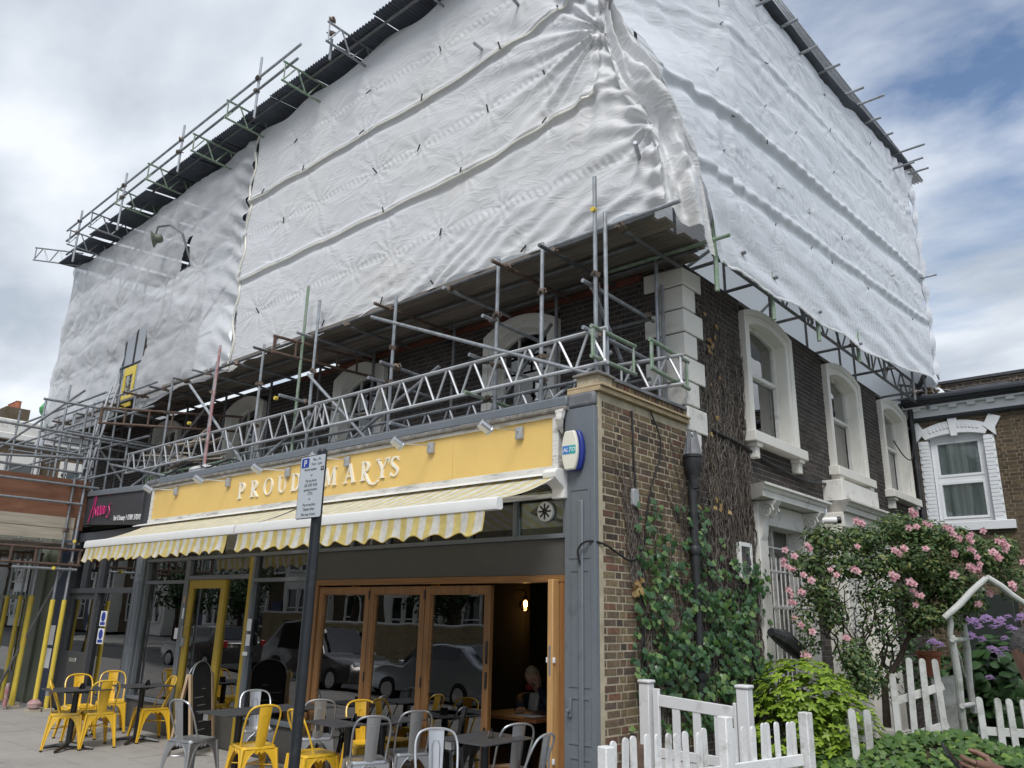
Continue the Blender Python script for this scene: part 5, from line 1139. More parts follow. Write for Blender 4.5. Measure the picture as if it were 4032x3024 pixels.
# ---- left hazy sheet with a slit and a lamp gap
ties_l = [(x+rs.uniform(-.3, .3), z) for x in (-13.4, -14.8, -16.1, -18.2, -19.6, -21.0, -21.8) for z in (6.0, 7.3, 8.5, 9.6, 10.45)]
def left_xyz(S, T):
    d = star(S, T, ties_l, .018, .55, 7)+.06*nz2(S+.4*T, T, .4, .9, 11.3, 4)+.03*np.abs(np.sin(6*nz2(S-.5*T, T, .3, .5, 12.0, 2)))+.02*nz2(S+T, T, 1.5, 2.5, 4.2, 3)
    d = d+.05*np.sin(np.pi*((T-6) % 1.2)/1.2)
    e = np.clip((S+13.6)/.7, 0, 1); d = d+e*.05*np.sin((T+S*.6)*16)
    return S, 6.84-d, T
def left_pos(u, v):
    T0 = 5.7+v*4.9; xl = np.interp(T0, [5.65, 5.9, 6.1, 7.5, 8.05, 8.6, 9.6, 10.4], [-22.35, -22.1, -21.9, -21.95, -21.75, -21.85, -21.72, -21.6]); xrr = np.interp(T0, [5.7, 6.0, 10.8], [-12.75, -12.82, -12.8]); S = xl+u*(xrr-xl)
    bot = np.interp(S, [-22.4, -21.7, -20.2, -19.2, -17.5, -16.9, -16.4, -15.5, -14.7, -13.7, -12.7], [5.74, 5.65, 5.67, 5.77, 5.80, 5.76, 5.74, 5.82, 5.97, 5.90, 5.94]); top = np.interp(S, [-21.6, -20.2, -18.8, -17.2, -15.8, -14, -12.8], [10.45, 10.43, 10.5, 10.6, 10.63, 10.72, 10.84])+.03*np.sin(S*4)
    return S, bot+v*(top-bot)
def slit(S, T):
    a = S > -17.66+.12*(7.74-T)*.5 and S < -16.58-.02*math.sin(T*5) and T < 7.74-.25*max(0, (-16.6-S)) and T < 7.74
    b = -15.52 < S < -15.0 and 8.62 < T < 9.30 and S > -15.52+.55*(T-8.62)
    return (a and T > 5.6) or b
ls = sheet_obj('scaffold_sheet', 'thin hazy sheeting at the far left with a slit and tubes showing through', 'sheet_thin', 240, 130, left_xyz, left_pos, slit)
# end return at the far left
m = MB(); m.grid(lambda u, v: (-21.85+.05*math.sin(v*9+u*3), 6.85+u*3.4, 5.8+v*4.7), 12, 24); m.build('return_sheet', MT['sheet_thin'], ls, recalc=False)
# ---- side sheet
tilt = lambda Y: .098*(Y-7.5)
Qz = [5.6, 5.81, 7.1, 8.03, 9.1, 11.3]; Qy = [7.9, 7.87, 7.43, 6.96, 6.84, 6.82]; Qx = [-3.77, -3.77, -3.77, -3.95, -4.5, -4.5]
ties_s = [(y+rs.uniform(-.3, .3), z+tilt(y)) for z in (6.85, 7.45, 8.05, 8.7, 9.5, 10.2) for y in (8.3, 9.6, 10.9, 12.2, 13.6, 15.0, 16.3)]
def side_xyz(S, T):          # S = Y, T = z
    q = T-tilt(S)
    d = .02*np.sin(np.pi*((q-6) % .95)/.95)+star(S, T, ties_s, .014, .35, 8)
    d = d+.03*nz2(S, T, .5, 1.0, 23.1, 4)+.012*nz2(S-.6*T, T, .5, 3.2, 17.7, 3)
    for zt, a in ((7.02, .045), (8.08, .06), (9.5, .02)):
        d = d+a*np.exp(-((q-zt)/.06)**2)*(.8+.2*np.sin(S*17))-.5*a*np.exp(-((q-zt+.12)/.07)**2)
    lo = np.clip((6.75-q)/.8, 0, 1); d = d+lo*.016*np.sin((T*1.6+S*.25)*7+3*nz2(S, T, .4, .5, 71.0, 2))+lo*.005*np.sin(S*46+T*9)
    d = d+.014*np.exp(-((q-7.5)/.06)**2)*np.sign(np.sin(S*44+q*20))+.012*np.exp(-((q-6.62)/.08)**2)*np.sin(S*60+q*20)
    e = np.clip((9.2-S)/1.6, 0, 1); d = d+e*.03*np.sin((S+T*.35)*13+3*nz2(S, T, .6, .6, 72.0, 2))
    f_ = np.clip((S-15.2)/2, 0, 1)*np.clip((q-8.0)/1, 0, 1); d = d+f_*.05*np.sin(S*13+T*2.2)
    X = np.interp(S, [6.8, 6.96, 7.43, 8], [-4.5, -3.95, -3.77, -3.77])
    X = np.where(T > 8.0, np.minimum(X+.0, -3.77), -3.77)
    bl = np.clip((8.6-S)/1.8, 0, 1); X = -3.77+bl*(np.interp(T, Qz, Qx)+3.77)
    return X+d, S, T
def side_pos(u, v):
    T0 = 5.81+v*5.4; yl = np.interp(T0, Qz, Qy); S = yl+u**.9*(17.55+.12*np.sin(v*13)-yl)
    bot = np.interp(S, [7.87, 8.44, 9.42, 10.2, 11.02, 11.9, 12.78, 13.8, 14.6, 16, 17.2, 17.7], [5.81, 5.88, 5.86, 6.0, 5.98, 6.08, 6.05, 6.22, 6.27, 6.5, 6.69, 6.5]); top = np.interp(S, [6.8, 8, 9.73, 10.78, 12.18, 13.33, 14, 17.6], [10.7, 10.75, 10.83, 10.87, 10.93, 11.0, 11.2, 11.6])+.02*np.sin(S*6)
    return S, bot+v*(top-bot)
ss = sheet_obj('scaffold_sheet', 'bluish white sheeting in sagging bands along the side above the sash windows', 'sheet_cool', 300, 180, side_xyz, side_pos)
def on_side(S, T):
    p = side_xyz(np.array([[S]]), np.array([[T]])); return Vector((p[0][0, 0]+.01, p[1][0, 0], p[2][0, 0]))
for a, b in ties_s:
    if rs.random() < .45: inst(tie_me, 'tie', ss, on_side(a, b), (rs.uniform(0, 6), rs.uniform(0, 1.5), 0), (.6, .6, .6))
hem(ss, [on_side(y, interp(y, [7.87, 8.44, 9.42, 10.2, 11.02, 11.9, 12.78, 13.8, 14.6, 16, 17.2, 17.7], [5.81, 5.88, 5.86, 6.0, 5.98, 6.08, 6.05, 6.22, 6.27, 6.5, 6.69, 6.5])+.01) for y in np.linspace(7.9, 17.4, 100)], .008, 'white_fence')
m = MB()
def tail(u, v): return (-3.77+.13*math.sin(v*5+u*4)*v+.06*math.sin(u*9), 17.35+u*(.32-.1*v)+.10*v, 6.75-.42*v+.05*math.sin(u*7))
m.grid(tail, 14, 14); m.build('loose_tail', MT['sheet_cool'], ss, recalc=False)
m = MB()
def flapr(u, v): return (-3.75+.12*math.sin(u*6)*u, 17.5+.38*u*(1-.5*v), 8.95+.28*v-.1*u)
m.grid(flapr, 8, 8); m.build('loose_tail', MT['sheet_cool'], ss, recalc=False)
m = MB()
for k_ in range(5): pass
m.path([(-3.72, 17.55+.03*math.sin(z*9), z) for z in np.linspace(6.8, 11.5, 40)], [.05+.03*math.sin(i*1.3) for i in range(40)], 7); m.build('rolled_edge', MT['sheet_cool'], ss)
# ---- corner piece, gathered and bunched
def corner_xyz(S, T):        # S 0..1 from front edge to side edge
    x0 = np.interp(T, zc, xr); y0 = 6.8+0*T; x1 = np.interp(T, Qz, Qx); y1 = np.interp(T, Qz, Qy)
    w = np.hypot(x1-x0, y1-y0); a = S*S*(3-2*S)
    bul = np.sin(S*np.pi)
    d = (.04+.12*w)*bul*.45+bul*(.10+.07*nz2(S*2, T, 1, .8, 5, 2))*np.sin(S*13+T*1.2+3.5*nz2(S, T, 1, .5, 2, 2))+bul*.06*nz2(S*3, T, 1.2, 2.2, 9.4, 4)
    d = d+.11*bul*nz2(S*2, T, 1.5, 1.6, 44.0, 3)+.05*bul*np.abs(np.sin(9*nz2(S*1.5, T, 1, .7, 60.0, 2)))+.10*np.exp(-((T-8.0+.9*S)/.35)**2)*bul-.06*np.exp(-((T-9.2)/.18)**2)*bul-.06*np.exp(-((T-7.3)/.15)**2)*bul
    return x0+(x1-x0)*a+d*.75-.01*(1-S), y0+(y1-y0)*a-d*.65, T-.35*S*np.clip((6.9-T)/1, 0, 1)
cs = sheet_obj('scaffold_sheet', 'bunched pale sheeting gathered round the corner of the scaffold', 'sheet', 60, 220, corner_xyz, lambda u, v: (u, 6.10+v*5.0))
m = MB(); m.path([(-4.50+.09*math.cos(i), 6.69+.08*math.sin(i), 9.22) for i in range(7)], .02, 5, closed=True); m.build('lashing', MT['sheet_hem'], cs)
for p, q in (((-4.05, 6.55, 6.86), (-4.2, 6.9, 6.84)), ((-6.0, 6.60, 10.02), (-6.05, 6.9, 10.0)), ((-6.7, 6.6, 9.62), (-6.7, 6.95, 9.62)), ((-4.45, 6.5, 9.62), (-4.5, 6.8, 9.62))): tb('stub_tube', p, q, 'galv')
# inner far sheet that lights the gap above the wall
m = MB(); m.grid(lambda u, v: (-11.5+.15*math.sin(u*22)*math.sin(v*7)+.04*math.sin(u*70), 8.2+u*9.5, 5.96+v*5.2), 80, 30)
isx = thing('scaffold_sheet', 'inner white sheet glimpsed through the gap under the side sheeting', 'sheeting', (-11.5, 12, 5.96), 'sheeting over the scaffold'); m.build('sheet', MT['roof_clear'], isx, recalc=False)
m = MB(); m.grid(lambda u, v: (-11.4+u*7.6, 17.5+.05*math.sin(u*40), 6.3+v*5.0), 40, 20); m.build('end_sheet', MT['roof_clear'], isx, recalc=False)

# ================================================================== temporary roof
tr = thing('temporary_roof', 'dark corrugated temporary roof with tubular guard rails above the sheeting', 'roof', (-12, 7, 10.6))
cs_ = MB()
def corr(u, v): return (u*1.04, v*2.6, .20*v+.022*math.sin(u*1.04*2*math.pi/.076))
cs_.grid(corr, 84, 2); corr_me = cs_.mesh('roof_sheet', MT['corr'], None, False, 0)
corr_w = corr_me.copy(); corr_w.materials[0] = MT['roof_clear']  # unseen back sheets made milky so light reaches the gap below
x = -21.8; i = 0
while x < -4.7:
    zz = interp(x+.5, [-22, -20.7, -18.5, -16.5, -12, -10, -8, -3], [10.45, 10.6, 10.78, 10.92, 10.98, 11.06, 11.15, 11.2])
    inst(corr_me, 'roof_sheet', tr, (x, 6.38+rs.uniform(-.03, .03), zz), (0, 0, 0)); [inst(corr_w, 'roof_sheet', tr, (x, 8.95+2.55*q_, zz+.19*(q_+1)), (0, 0, 0)) for q_ in range(4)]; x += 1.0
for y in (6.55, 7.05, 7.6): tb('purlin', (-21.8, y, 10.85), (-12.5, y, 10.98), 'galv_dark', tr); tb('purlin', (-12.5, y, 10.98), (-3.6, y, 11.14), 'galv_dark', tr)
def side_roof(u, v): return (-4.5+u*.85, 9.3+v*8.3, interp(9.3+v*8.3, [9, 12.2, 13.3, 14, 17.7], [10.88, 10.98, 11.08, 11.28, 11.70])+.02*u)
m = MB(); m.grid(side_roof, 3, 20); m.build('side_flashing', MT['corr'], tr, recalc=False)
for (y, z, ln) in ((9.54, 10.6, .25), (10.49, 10.85, .22), (11.22, 10.8, .25), (12.15, 11.0, .3), (13.25, 11.15, .35), (14.0, 11.35, .5), (14.6, 11.3, .25), (15.6, 11.5, .2), (16.6, 11.6, .55), (17.3, 11.7, .35), (16.4, 11.15, .35), (17.45, 11.5, .4), (17.5, 9.0, .25)):
    tb('stub_tube', (-4.3, y, z), (-3.7+ln, y, z), 'galv', tr)
BX = [(-9.5, 10.76), (-10.75, 10.62), (-12.66, 10.72), (-13.9, 10.52), (-15.9, 10.64), (-17.4, 10.58), (-18.78, 10.46), (-20.05, 10.40), (-7.6, 10.9)]
for i, (x, z) in enumerate(BX): lattice((x, 5.98, z), (x+.02, 7.0, z-.02), h=.38, bay=.5, mat='green_paint' if i in (1, 2, 3, 4, 5) else 'galv', par=tr, r=.021, lace=.015)
lattice((-22.7, 6.05, 10.78), (-21.2, 6.75, 10.42), h=.36, bay=.5, mat='galv', par=tr, r=.021, lace=.015)
for x0, z0, x1, z1 in ((-10.45, 11.27, -20.6, 10.98), (-10.5, 11.0, -20.5, 10.66)): tb('guard_rail', (x0, 6.1, z0), (x1, 6.1, z1), 'galv', tr)
for x, a, b in ((-11.8, 10.4, 11.7), (-14.68, 10.4, 11.5), (-17.35, 9.95, 11.4), (-19.83, 9.9, 11.3), (-9.55, 10.5, 10.9)):
    tb('guard_post', (x, 6.12, a), (x, 6.12, b), 'galv', tr); coupler((x, 6.1, interp(x, [-20.6, -10.45], [10.98, 11.27])), tr); coupler((x, 6.1, interp(x, [-20.6, -10.45], [10.66, 11.0])), tr)
# floodlight poking through the left sheet
fl = thing('floodlight', 'round green site floodlight on a bracket through the left sheeting', 'floodlight', (-15.5, 6.5, 9.2))
m = MB(); m.path([(-15.1, 6.9, 8.7), (-15.14, 6.62, 9.35), (-15.5, 6.5, 9.62), (-15.98, 6.45, 9.72)], .025, 7); m.build('bracket', MT['galv_dark'], fl)
m = MB(); rot = Vector((-.5, -.75, -.25)).to_track_quat('Z', 'Y').to_matrix(); m.lathe([(.05, -.16), (.09, -.12), (.10, -.02), (.175, .04), (.185, .06), (.17, .06), (.10, .0)], (-16.05, 6.45, 9.45), 18, rot=rot); m.path([(-16.0, 6.45, 9.72), (-16.05, 6.45, 9.55)], .02, 6); m.build('lamp_head', MT['green_panel'], fl)

# ================================================================== gantry at the far left
ga = thing('scaffold_gantry', 'scaffold gantry with red brown plywood hoarding and yellow sleeved poles over the pavement', 'scaffold', (-18, 5.2, 0))
GX = -16.3
def gt(name, p, q, mat='galv', r=TR): return tb(name, p, q, mat, ga, r)
for (x, y, zt) in ((GX, 6.0, 5.4), (GX, 5.80, 5.6), (-17.15, 5.72, 2.9), (-18.3, 5.9, 2.9), (GX+.02, 3.9, 5.0), (-19.5, 5.5, 5.0), (-18.4, 3.9, 5), (-17.6, 5.85, 6.3), (-18.9, 5.85, 6.2), (-20.5, 5.85, 6.2)):
    gt('standard', (x, y, 0), (x, y, zt))
    if y > 5: m = MB(); m.tube((x, y, .02), (x, y, 1.93 if x > -17 else 2.0), .042, n=10); m.build('pole_sleeve', MT['yellow_plastic'], ga); m = MB(); m.box(x-.11, x+.11, y-.11, y+.11, .004, .05); m.build('base_plate', MT['board_pale'], ga)
m = MB(); m.lathe([(.05, .0), (.11, .03), (.12, .10), (.07, .15), (.04, .17)], (GX, 5.80, .05), 10); m.build('tape_wrap', MT['red_paint'], ga); m = MB(); m.lathe([(.035, .0), (.04, .08), (.03, .16), (.04, .24), (.032, .34), (.03, .40)], (-17.0, 5.55, .05), 10); m.build('tape_wrap', MT['red_paint'], ga)
m = MB(); m.box(GX-.10, GX-.08, 3.8, 6.12, 3.22, 4.17); m.build('plywood_hoarding', MT['ply'], ga)
for a, b in ((3.235, 3.44), (3.02, 3.225)): m = MB(); m.box(GX-.075, GX-.035, 3.8, 5.95, a, b); m.build('toe_board', MT['board_pale'], ga)
for i in range(10): m = MB(); m.box(-22.5, GX-.03, 3.8+i*.232, 3.8+i*.232+.222, 2.94, 2.985); m.build('board', MT['board'], ga)
lattice((GX+.05, 3.7, 2.57), (GX+.05, 6.15, 2.56), h=.28, bay=.37, mat='rust', par=ga, warren=False, lace=.026); lattice((-18.2, 3.7, 2.57), (-18.2, 6.15, 2.56), h=.28, bay=.37, mat='rust', par=ga, warren=False, lace=.026)
for z, a, b in ((4.04, 3.7, 6.25), (3.70, 3.7, 6.0), (4.63, 3.7, 5.85), (4.29, 3.7, 5.9), (5.02, 3.7, 7.3), (2.48, 5.0, 6.1)): gt('guard_rail', (GX+.05, a, z), (GX+.05, b, z))
gt('guard_rail', (GX+.1, 3.9, 4.36), (GX+.1, 8.2, 4.83)); gt('guard_rail', (GX, 5.0, 5.6), (GX, 7.1, 5.66)); gt('brace', (-17.9, 5.6, .1), (GX, 5.9, 2.5), 'galv_dark'); gt('brace', (-19.5, 4.5, 4.2), (-16.6, 5.8, 6.0))
for z in (4.3, 4.9, 5.5, 6.0): gt('ledger', (-21.5, 6.1, z), (GX, 6.1, z-.02)); gt('ledger', (-20.5, 6.6, z+.15), (-15.2, 6.6, z+.12))
for x in (-16.9, -17.5, -18.2, -19.2, -20.2): gt('transom', (x, 5.7, 5.2), (x, 7.9, 5.2)); gt('standard', (x, 6.6, 3.6), (x, 6.6, 6.2+.2*math.sin(x*5)))
lad = []
for x in (-17.15, -16.80): gt('ladder_stile', (x, 6.05, 3.4), (x+.15, 6.45, 6.3), 'alu')
for i in range(9):
    t_ = i/9+.05; gt('ladder_rung', (-17.15+.15*t_, 6.05+.4*t_, 3.4+2.9*t_), (-16.80+.15*t_, 6.05+.4*t_, 3.4+2.9*t_), 'alu', .014)
for p in ((GX, 5.8, 4.04), (GX, 5.8, 3.7), (GX, 6.0, 4.04), (GX, 5.8, 3.2), (GX, 5.85, 2.84), (GX, 6.0, 2.6), (GX, 5.8, 4.63), (GX, 5.8, 5.0)): coupler(p, ga)
for p in ((GX+.06, 5.98, 3.0), (GX+.06, 5.7, 2.49)): m = MB(); m.tube(p, (p[0]+.05, p[1]-.03, p[2]), .032, n=8); m.build('end_cap', MT['yellow_plastic'], ga)
m = MB(); m.grid(lambda u, v: (-22.4+u*.5, 6.9+.1*math.sin(v*8), 6.2+v*.9), 8, 8); m.build('debris_net', MT['green_net'], ga, recalc=False)
# clutter on the flat roof: condenser unit and offcuts
ac = thing('condenser_unit', 'small white condenser unit on the flat roof behind the fascia', 'air conditioner', (-12.6, 6.6, 3.72)); m = MB(); m.box(-13.1, -12.55, 6.45, 6.75, 3.72, 4.16); m.build('case', MT['white_plastic'], ac, bevel=.02)
for i in range(9): m = MB(); m.box(-13.08, -12.60, 6.440, 6.449, 3.78+i*.04, 3.79+i*.04); m.build('louvre', MT['grey_plastic'], ac)
of = thing('timber_pile', 'heap of splintered timber offcuts on the scaffold left of the long lattice beam', 'timber', (-14.6, 7.2, 4.5))
for i in range(14):
    x, y = -14.6+rs.uniform(-1, 1), 7.2+rs.uniform(-.3, .3)
    m = MB(); m.obox((x, y, 4.52+.035*i), (rs.uniform(.5, 1.1), .09, .025), Matrix.Rotation(rs.uniform(-.6, .6), 3, 'Z') @ Matrix.Rotation(rs.uniform(-.2, .2), 3, 'Y')); m.build('plank', MT['board_pale'], of)
# far house beyond the gantry
fh = thing('cream_terrace_house', 'pale rendered house with red chimney pots beyond the gantry', 'house', (-42, 12, 0))
m = MB(); m.box(-46, -38, 10.0, 26, 0, 8.6); m.build('wall', MT['brick_nb'], fh); m = MB(); m.box(-46.2, -37.8, 9.8, 26.2, 8.601, 8.9); m.box(-46.1, -37.9, 9.9, 26.1, 8.901, 9.5); m.build('cornice', MT['stucco_worn'], fh, bevel=.05)
for y in (11.2, 13.6, 16.0, 18.4):
    m = MB(lambda u, v, n: (-38+n, u, v)); m.ring([(y-.8, 5.4), (y+.8, 5.4), (y+.8, 8.0), (y-.8, 8.0)], [(y-.5, 5.6), (y+.5, 5.6), (y+.5, 7.6), (y-.5, 7.6)], .001, .12); wfr = m.build('window', MT['stucco'], fh)
    m = MB(lambda u, v, n: (-38+n, u, v)); m.box(y-.5, y+.5, 5.6, 7.6, .01, .03); m.build('pane', MT['glass'], wfr)
m = MB(); m.box(-42, -40.6, 11.0, 12.0, 9.5, 10.6); chm = m.build('chimney', MT['brick_nb'], fh)
for i in range(4): m = MB(); m.lathe([(.13, 0), (.12, .3), (.15, .34), (.12, .36)], (-41.8+i*.33, 11.5, 10.6), 10); m.build('chimney_pot', MT['terracotta'], chm)

# ================================================================== parking sign on its post
sp = at(672*1.82278, 1125*1.82278, 1, 3.56); SPX, SPY = sp.x-.005, 3.56
ps = thing('parking_sign', 'grey parking permit sign plate on a tall black post in front of the cafe', 'sign', (SPX, SPY, 0))
m = MB(); m.tube((SPX, SPY+.05, 0), (SPX, SPY+.05, 3.02), .040, n=20); m.build('post', MT['post_black'], ps)
m = MB(); m.lathe([(.041, 3.02), (.03, 3.04), (.0, 3.045)], (SPX, SPY+.05, 0), 20); m.build('post_cap', MT['post_black'], ps)
c0, c1, c2, c3 = [at(x*1.82278, y*1.82278, 1, SPY) for x, y in ((640, 1122), (692, 1118), (708, 979), (651, 988))]
sx0, sx1, sz0, sz1 = (c0.x+c3.x)/2, (c1.x+c2.x)/2, (c0.z+c1.z)/2, (c2.z+c3.z)/2
sgx = lambda u, v, n: (sx0+u*(sx1-sx0), SPY-n, sz0+v*(sz1-sz0))
def rrect(x0, x1, y0, y1, rx, ry, n=5):
    o = []
    for cx, cy, a in ((x1-rx, y1-ry, 0), (x0+rx, y1-ry, 90), (x0+rx, y0+ry, 180), (x1-rx, y0+ry, 270)):
        o += [(cx+rx*math.cos(R(a+90*i/n)), cy+ry*math.sin(R(a+90*i/n))) for i in range(n+1)]
    return o
m = MB(sgx); m.prism(rrect(0, 1, 0, 1, .06, .03), -.004, .004); pl = m.build('plate', MT['sign_black'], ps)
m = MB(sgx); m.prism(rrect(.02, .98, .012, .988, .05, .025), .0045, .006); m.build('plate_face', MT['sign_plate'], pl)
m = MB(sgx); m.prism(rrect(.07, .36, .815, .965, .04, .02), .0065, .008); m.build('blue_panel', MT['sign_blue'], pl)
m = MB(sgx); m.prism(rrect(.845, .955, .735, .80, .01, .005), .0065, .008); m.build('black_panel', MT['sign_black'], pl)
W_ = sx1-sx0; Hh_ = sz1-sz0
def sgt(txt, u, v, size, mat='sign_black', n=.0068, sx=1): text_mesh(txt, size*Hh_, .0003, MT[mat], 'lettering', pl, sgx(u, v, n), (1, 0, 0), (0, 0, 1), (0, -1, 0), sx=sx)
sgt('P', .215, .832, .155, 'sign_white', .0085, 1.0); sgt('V', .90, .748, .062, 'sign_white', .0085)
for tx, u, v, s_ in (('Mon - Fri', .66, .905, .062), ('9 am - 5 pm', .66, .835, .062), ('Permit holders', .44, .755, .060), ('or', .5, .665, .058), ('Pay by phone', .5, .575, .060), ('020 3292 9230', .5, .50, .062), ('quoting location', .5, .432, .060), ('17735', .5, .365, .062), ('or', .5, .285, .058), ('Pay at machine', .5, .195, .060), ('Display ticket', .5, .125, .060), ('Max stay 6 hours', .5, .045, .060)): sgt(tx, u, v, s_*1.05, sx=.86)
for zz in (sz0+.06, sz1-.08): m = MB(); m.tube((SPX, SPY+.05, zz-.012), (SPX, SPY+.05, zz+.012), .044, n=16); m.box(SPX+.04, SPX+.09, SPY+.0, SPY+.02, zz-.01, zz+.01); m.build('clamp', MT['steel'], ps)

# ================================================================== bistro chairs
def make_chair(mk, label):
    M_ = MT[mk]; t_ = thing('bistro_chair', label, 'chair'); S = .178; ZT = .445; F = .222
    m = MB()
    def seatf(u, v):
        a, b = 2*u-1, 2*v-1; k = 1-.10*(abs(a)*abs(b))**3; e = max(abs(a), abs(b)); z = .452-.014*(1-e**6)
        return (a*S*k, b*S*k*1.0, z)
    m.grid(seatf, 16, 16)
    ol = rrect(-S, S, -S, S, .045, .045, 5); n = len(ol)
    m.add([(a, b, .451) for a, b in ol]+[(a*1.02, b*1.02, .440) for a, b in ol]+[(a*1.03, b*1.03, .425) for a, b in ol], [(i, (i+1) % n, n+(i+1) % n, n+i) for i in range(n)]+[(n+i, n+(i+1) % n, 2*n+(i+1) % n, 2*n+i) for i in range(n)])
    m.build('seat', M_, t_, local=True, recalc=True)
    def leg(sx, sy):
        m = MB(); C_ = Vector((sx*S*1.0, sy*S*1.0, .428)); Ft = Vector((sx*F, sy*(F+.005), 0))
        for ax in (0, 1):
            outer = []; inner = []
            d = Vector((-sx, 0, 0)) if ax == 0 else Vector((0, -sy, 0)); half = S
            for i in range(13):
                t = i/12
                if t < .68:                       # foot up to the arch spring
                    q = t/.68; p = Ft.lerp(C_, q**.97); outer.append(p); w_ = .017+.036*q+.10*q**6; inner.append(p+d*w_+Vector((0, 0, 0)))
                else:
                    q = (t-.68)/.32; p = C_+d*(half*q); outer.append(p); a = .153+(half-.153)*q; inner.append(C_+d*(a if a < half else half)-Vector((0, 0, (.07-.048*math.sin(q*math.pi/2)))))
            m.add([tuple(p) for p in outer]+[tuple(p) for p in inner], [(i, i+1, 13+i+1, 13+i) for i in range(12)])
            m.path([p+Vector((0, 0, 0)) for p in inner], .0055, 5)
        m.path([Ft.lerp(C_, i/6) for i in range(7)], [.010, .011, .012, .013, .014, .016, .02], 6)
        o = m.build('leg', M_, t_, local=True, recalc=False, sharp=50)
        f = MB(); f.obox(Ft+Vector((-sx*.008, -sy*.008, .008)), (.034, .034, .018)); fo = f.build('foot_cap', MT['rubber'], o, local=True)
    for sx in (-1, 1):
        for sy in (-1, 1): leg(sx, sy)
    hp = [(-.172, -.075, .44), (-.176, -.12, .56), (-.182, -.175, .68), (-.176, -.215, .765), (-.145, -.24, .825), (-.08, -.252, .852), (0, -.256, .858), (.08, -.252, .852), (.145, -.24, .825), (.176, -.215, .765), (.182, -.175, .68), (.176, -.12, .56), (.172, -.075, .44)]
    P_ = [Vector(p) for p in hp]; sm = []
    for i in range(len(P_)-1):
        p0, p1, p2, p3 = P_[max(i-1, 0)], P_[i], P_[i+1], P_[min(i+2, len(P_)-1)]
        for k in range(4): t = k/4; sm.append(.5*((2*p1)+(-p0+p2)*t+(2*p0-5*p1+4*p2-p3)*t*t+(-p0+3*p1-3*p2+p3)*t**3))
    sm.append(P_[-1]); m = MB(); m.path(sm, .0105, 8); m.build('back_hoop', M_, t_, local=True)
    m = MB()
    def plate(u, v): return ((2*u-1)*(.054+.014*v), -.172-.080*v**.9-.010*(1-(2*u-1)**2), .44+.405*v)
    m.grid(plate, 6, 12); bp = m.build('back_plate', M_, t_, local=True, recalc=False)
    pr = [plate(.5+.25*a, .25+.55*b) for a, b in ((-1, 0), (-1, .8), (-.6, 1), (.6, 1), (1, .8), (1, 0))]; m = MB(); m.path([(a, b+.012, c) for a, b, c in pr], .003, 4); m.path([(a, b-.001, c) for a, b, c in pr], .003, 4); m.build('pressed_rib', M_, bp, local=True)
    m = MB(); m.tube((-.19, -.19, .27), (.19, .19, .27), .007, n=6); m.build('brace', M_, t_, local=True); m = MB(); m.tube((-.19, .19, .262), (.19, -.19, .262), .007, n=6); m.build('brace', M_, t_, local=True)
    return t_
YC = make_chair('chair_yellow', 'x'); SV = make_chair('chair_silver', 'x'); used = {YC: 0, SV: 0}
def chair(proto, px, py, ang, label, z=.45, ground=0, xy=None):
    p = at(px, py, 2, z+ground) if xy is None else Vector((xy[0], xy[1], 0))
    o = proto if not used[proto] else copy_tree(proto); used[proto] = 1
    o.location = (p.x, p.y, ground); o.rotation_euler[2] = R(ang); o['label'] = label; o['group'] = 'yellow metal bistro chairs' if proto is YC else 'silver metal bistro chairs'; o['category'] = 'chair'
    return o
# facing: 0 = +Y (to the shop), 90 = -X, -90 = +X, 180 = street
chair(YC, 262, 2803, -22, 'yellow metal chair at the far left, leftmost of all the chairs')
chair(YC, 312, 2777, -98, 'yellow metal chair behind the two left tables, beside the salon door')
chair(YC, 385, 2800, 82, 'yellow metal chair with its back to us at the front of the left tables')
chair(YC, 438, 2757, -108, 'yellow metal chair behind the left tables, nearest the dark pilaster', )
chair(YC, 600, 2783, 172, 'yellow metal chair facing left alone beside the mustard door')
chair(SV, 760, 2905, 12, 'silver metal chair left of the A-board with nothing in front of it')
chair(SV, 1007, 2866, -112, 'silver metal chair behind the table beside the A-board')
chair(YC, 1000, 2930, 78, 'yellow metal chair with its back to us just left of the black post')
chair(YC, 1232, 2960, -8, 'yellow metal chair half hidden behind the black post')
chair(SV, 1240, 2896, 62, 'silver metal chair by the left oak door post behind the black post')
chair(YC, 1442, 2922, -108, 'yellow metal chair in front of the first oak folding door')
chair(SV, 1442, 2985, 62, 'silver metal chair with its back to us at the middle table, left one')
chair(SV, 1605, 2955, 66, 'silver metal chair with its back to us at the middle table, nearer the doors')
chair(SV, 1722, 3095, -128, 'silver metal chair facing us at the left of the rightmost table')
chair(SV, 1990, 3022, 70, 'silver metal chair at the rightmost table in front of the open doorway')
chair(SV, 2050, 3085, 100, 'silver metal chair nearest the corner pilaster, cut by the frame')

# tables
def make_table():
    t_ = thing('bistro_table', 'x', 'table')
    m = MB(); m.box(-.30, .30, -.35, .35, .738, .750); m.build('table_top', MT['table_top'], t_, local=True, bevel=.003)
    m = MB(); m.tube((0, 0, .05), (0, 0, .70), .038, n=14); m.build('column', MT['black_metal'], t_, local=True)
    m = MB(); m.box(-.16, .16, -.02, .02, .70, .737); m.box(-.02, .02, -.16, .16, .701, .736); m.build('spider', MT['black_metal'], t_, local=True)
    b = MB()
    for k in range(4):
        a = R(45+90*k); b.path([(0, 0, .055), (.15*math.cos(a), .15*math.sin(a), .045), (.33*math.cos(a), .33*math.sin(a), .018)], [.034, .026, .018], 6)
    b.build('base', MT['black_metal'], t_, local=True)
    m = MB(); m.box(-.20, -.12, -.32, -.26, .665, .737); m.build('clip', MT['steel'], t_, local=True, bevel=.008)
    return t_
tp = make_table(); first = True; TB = []
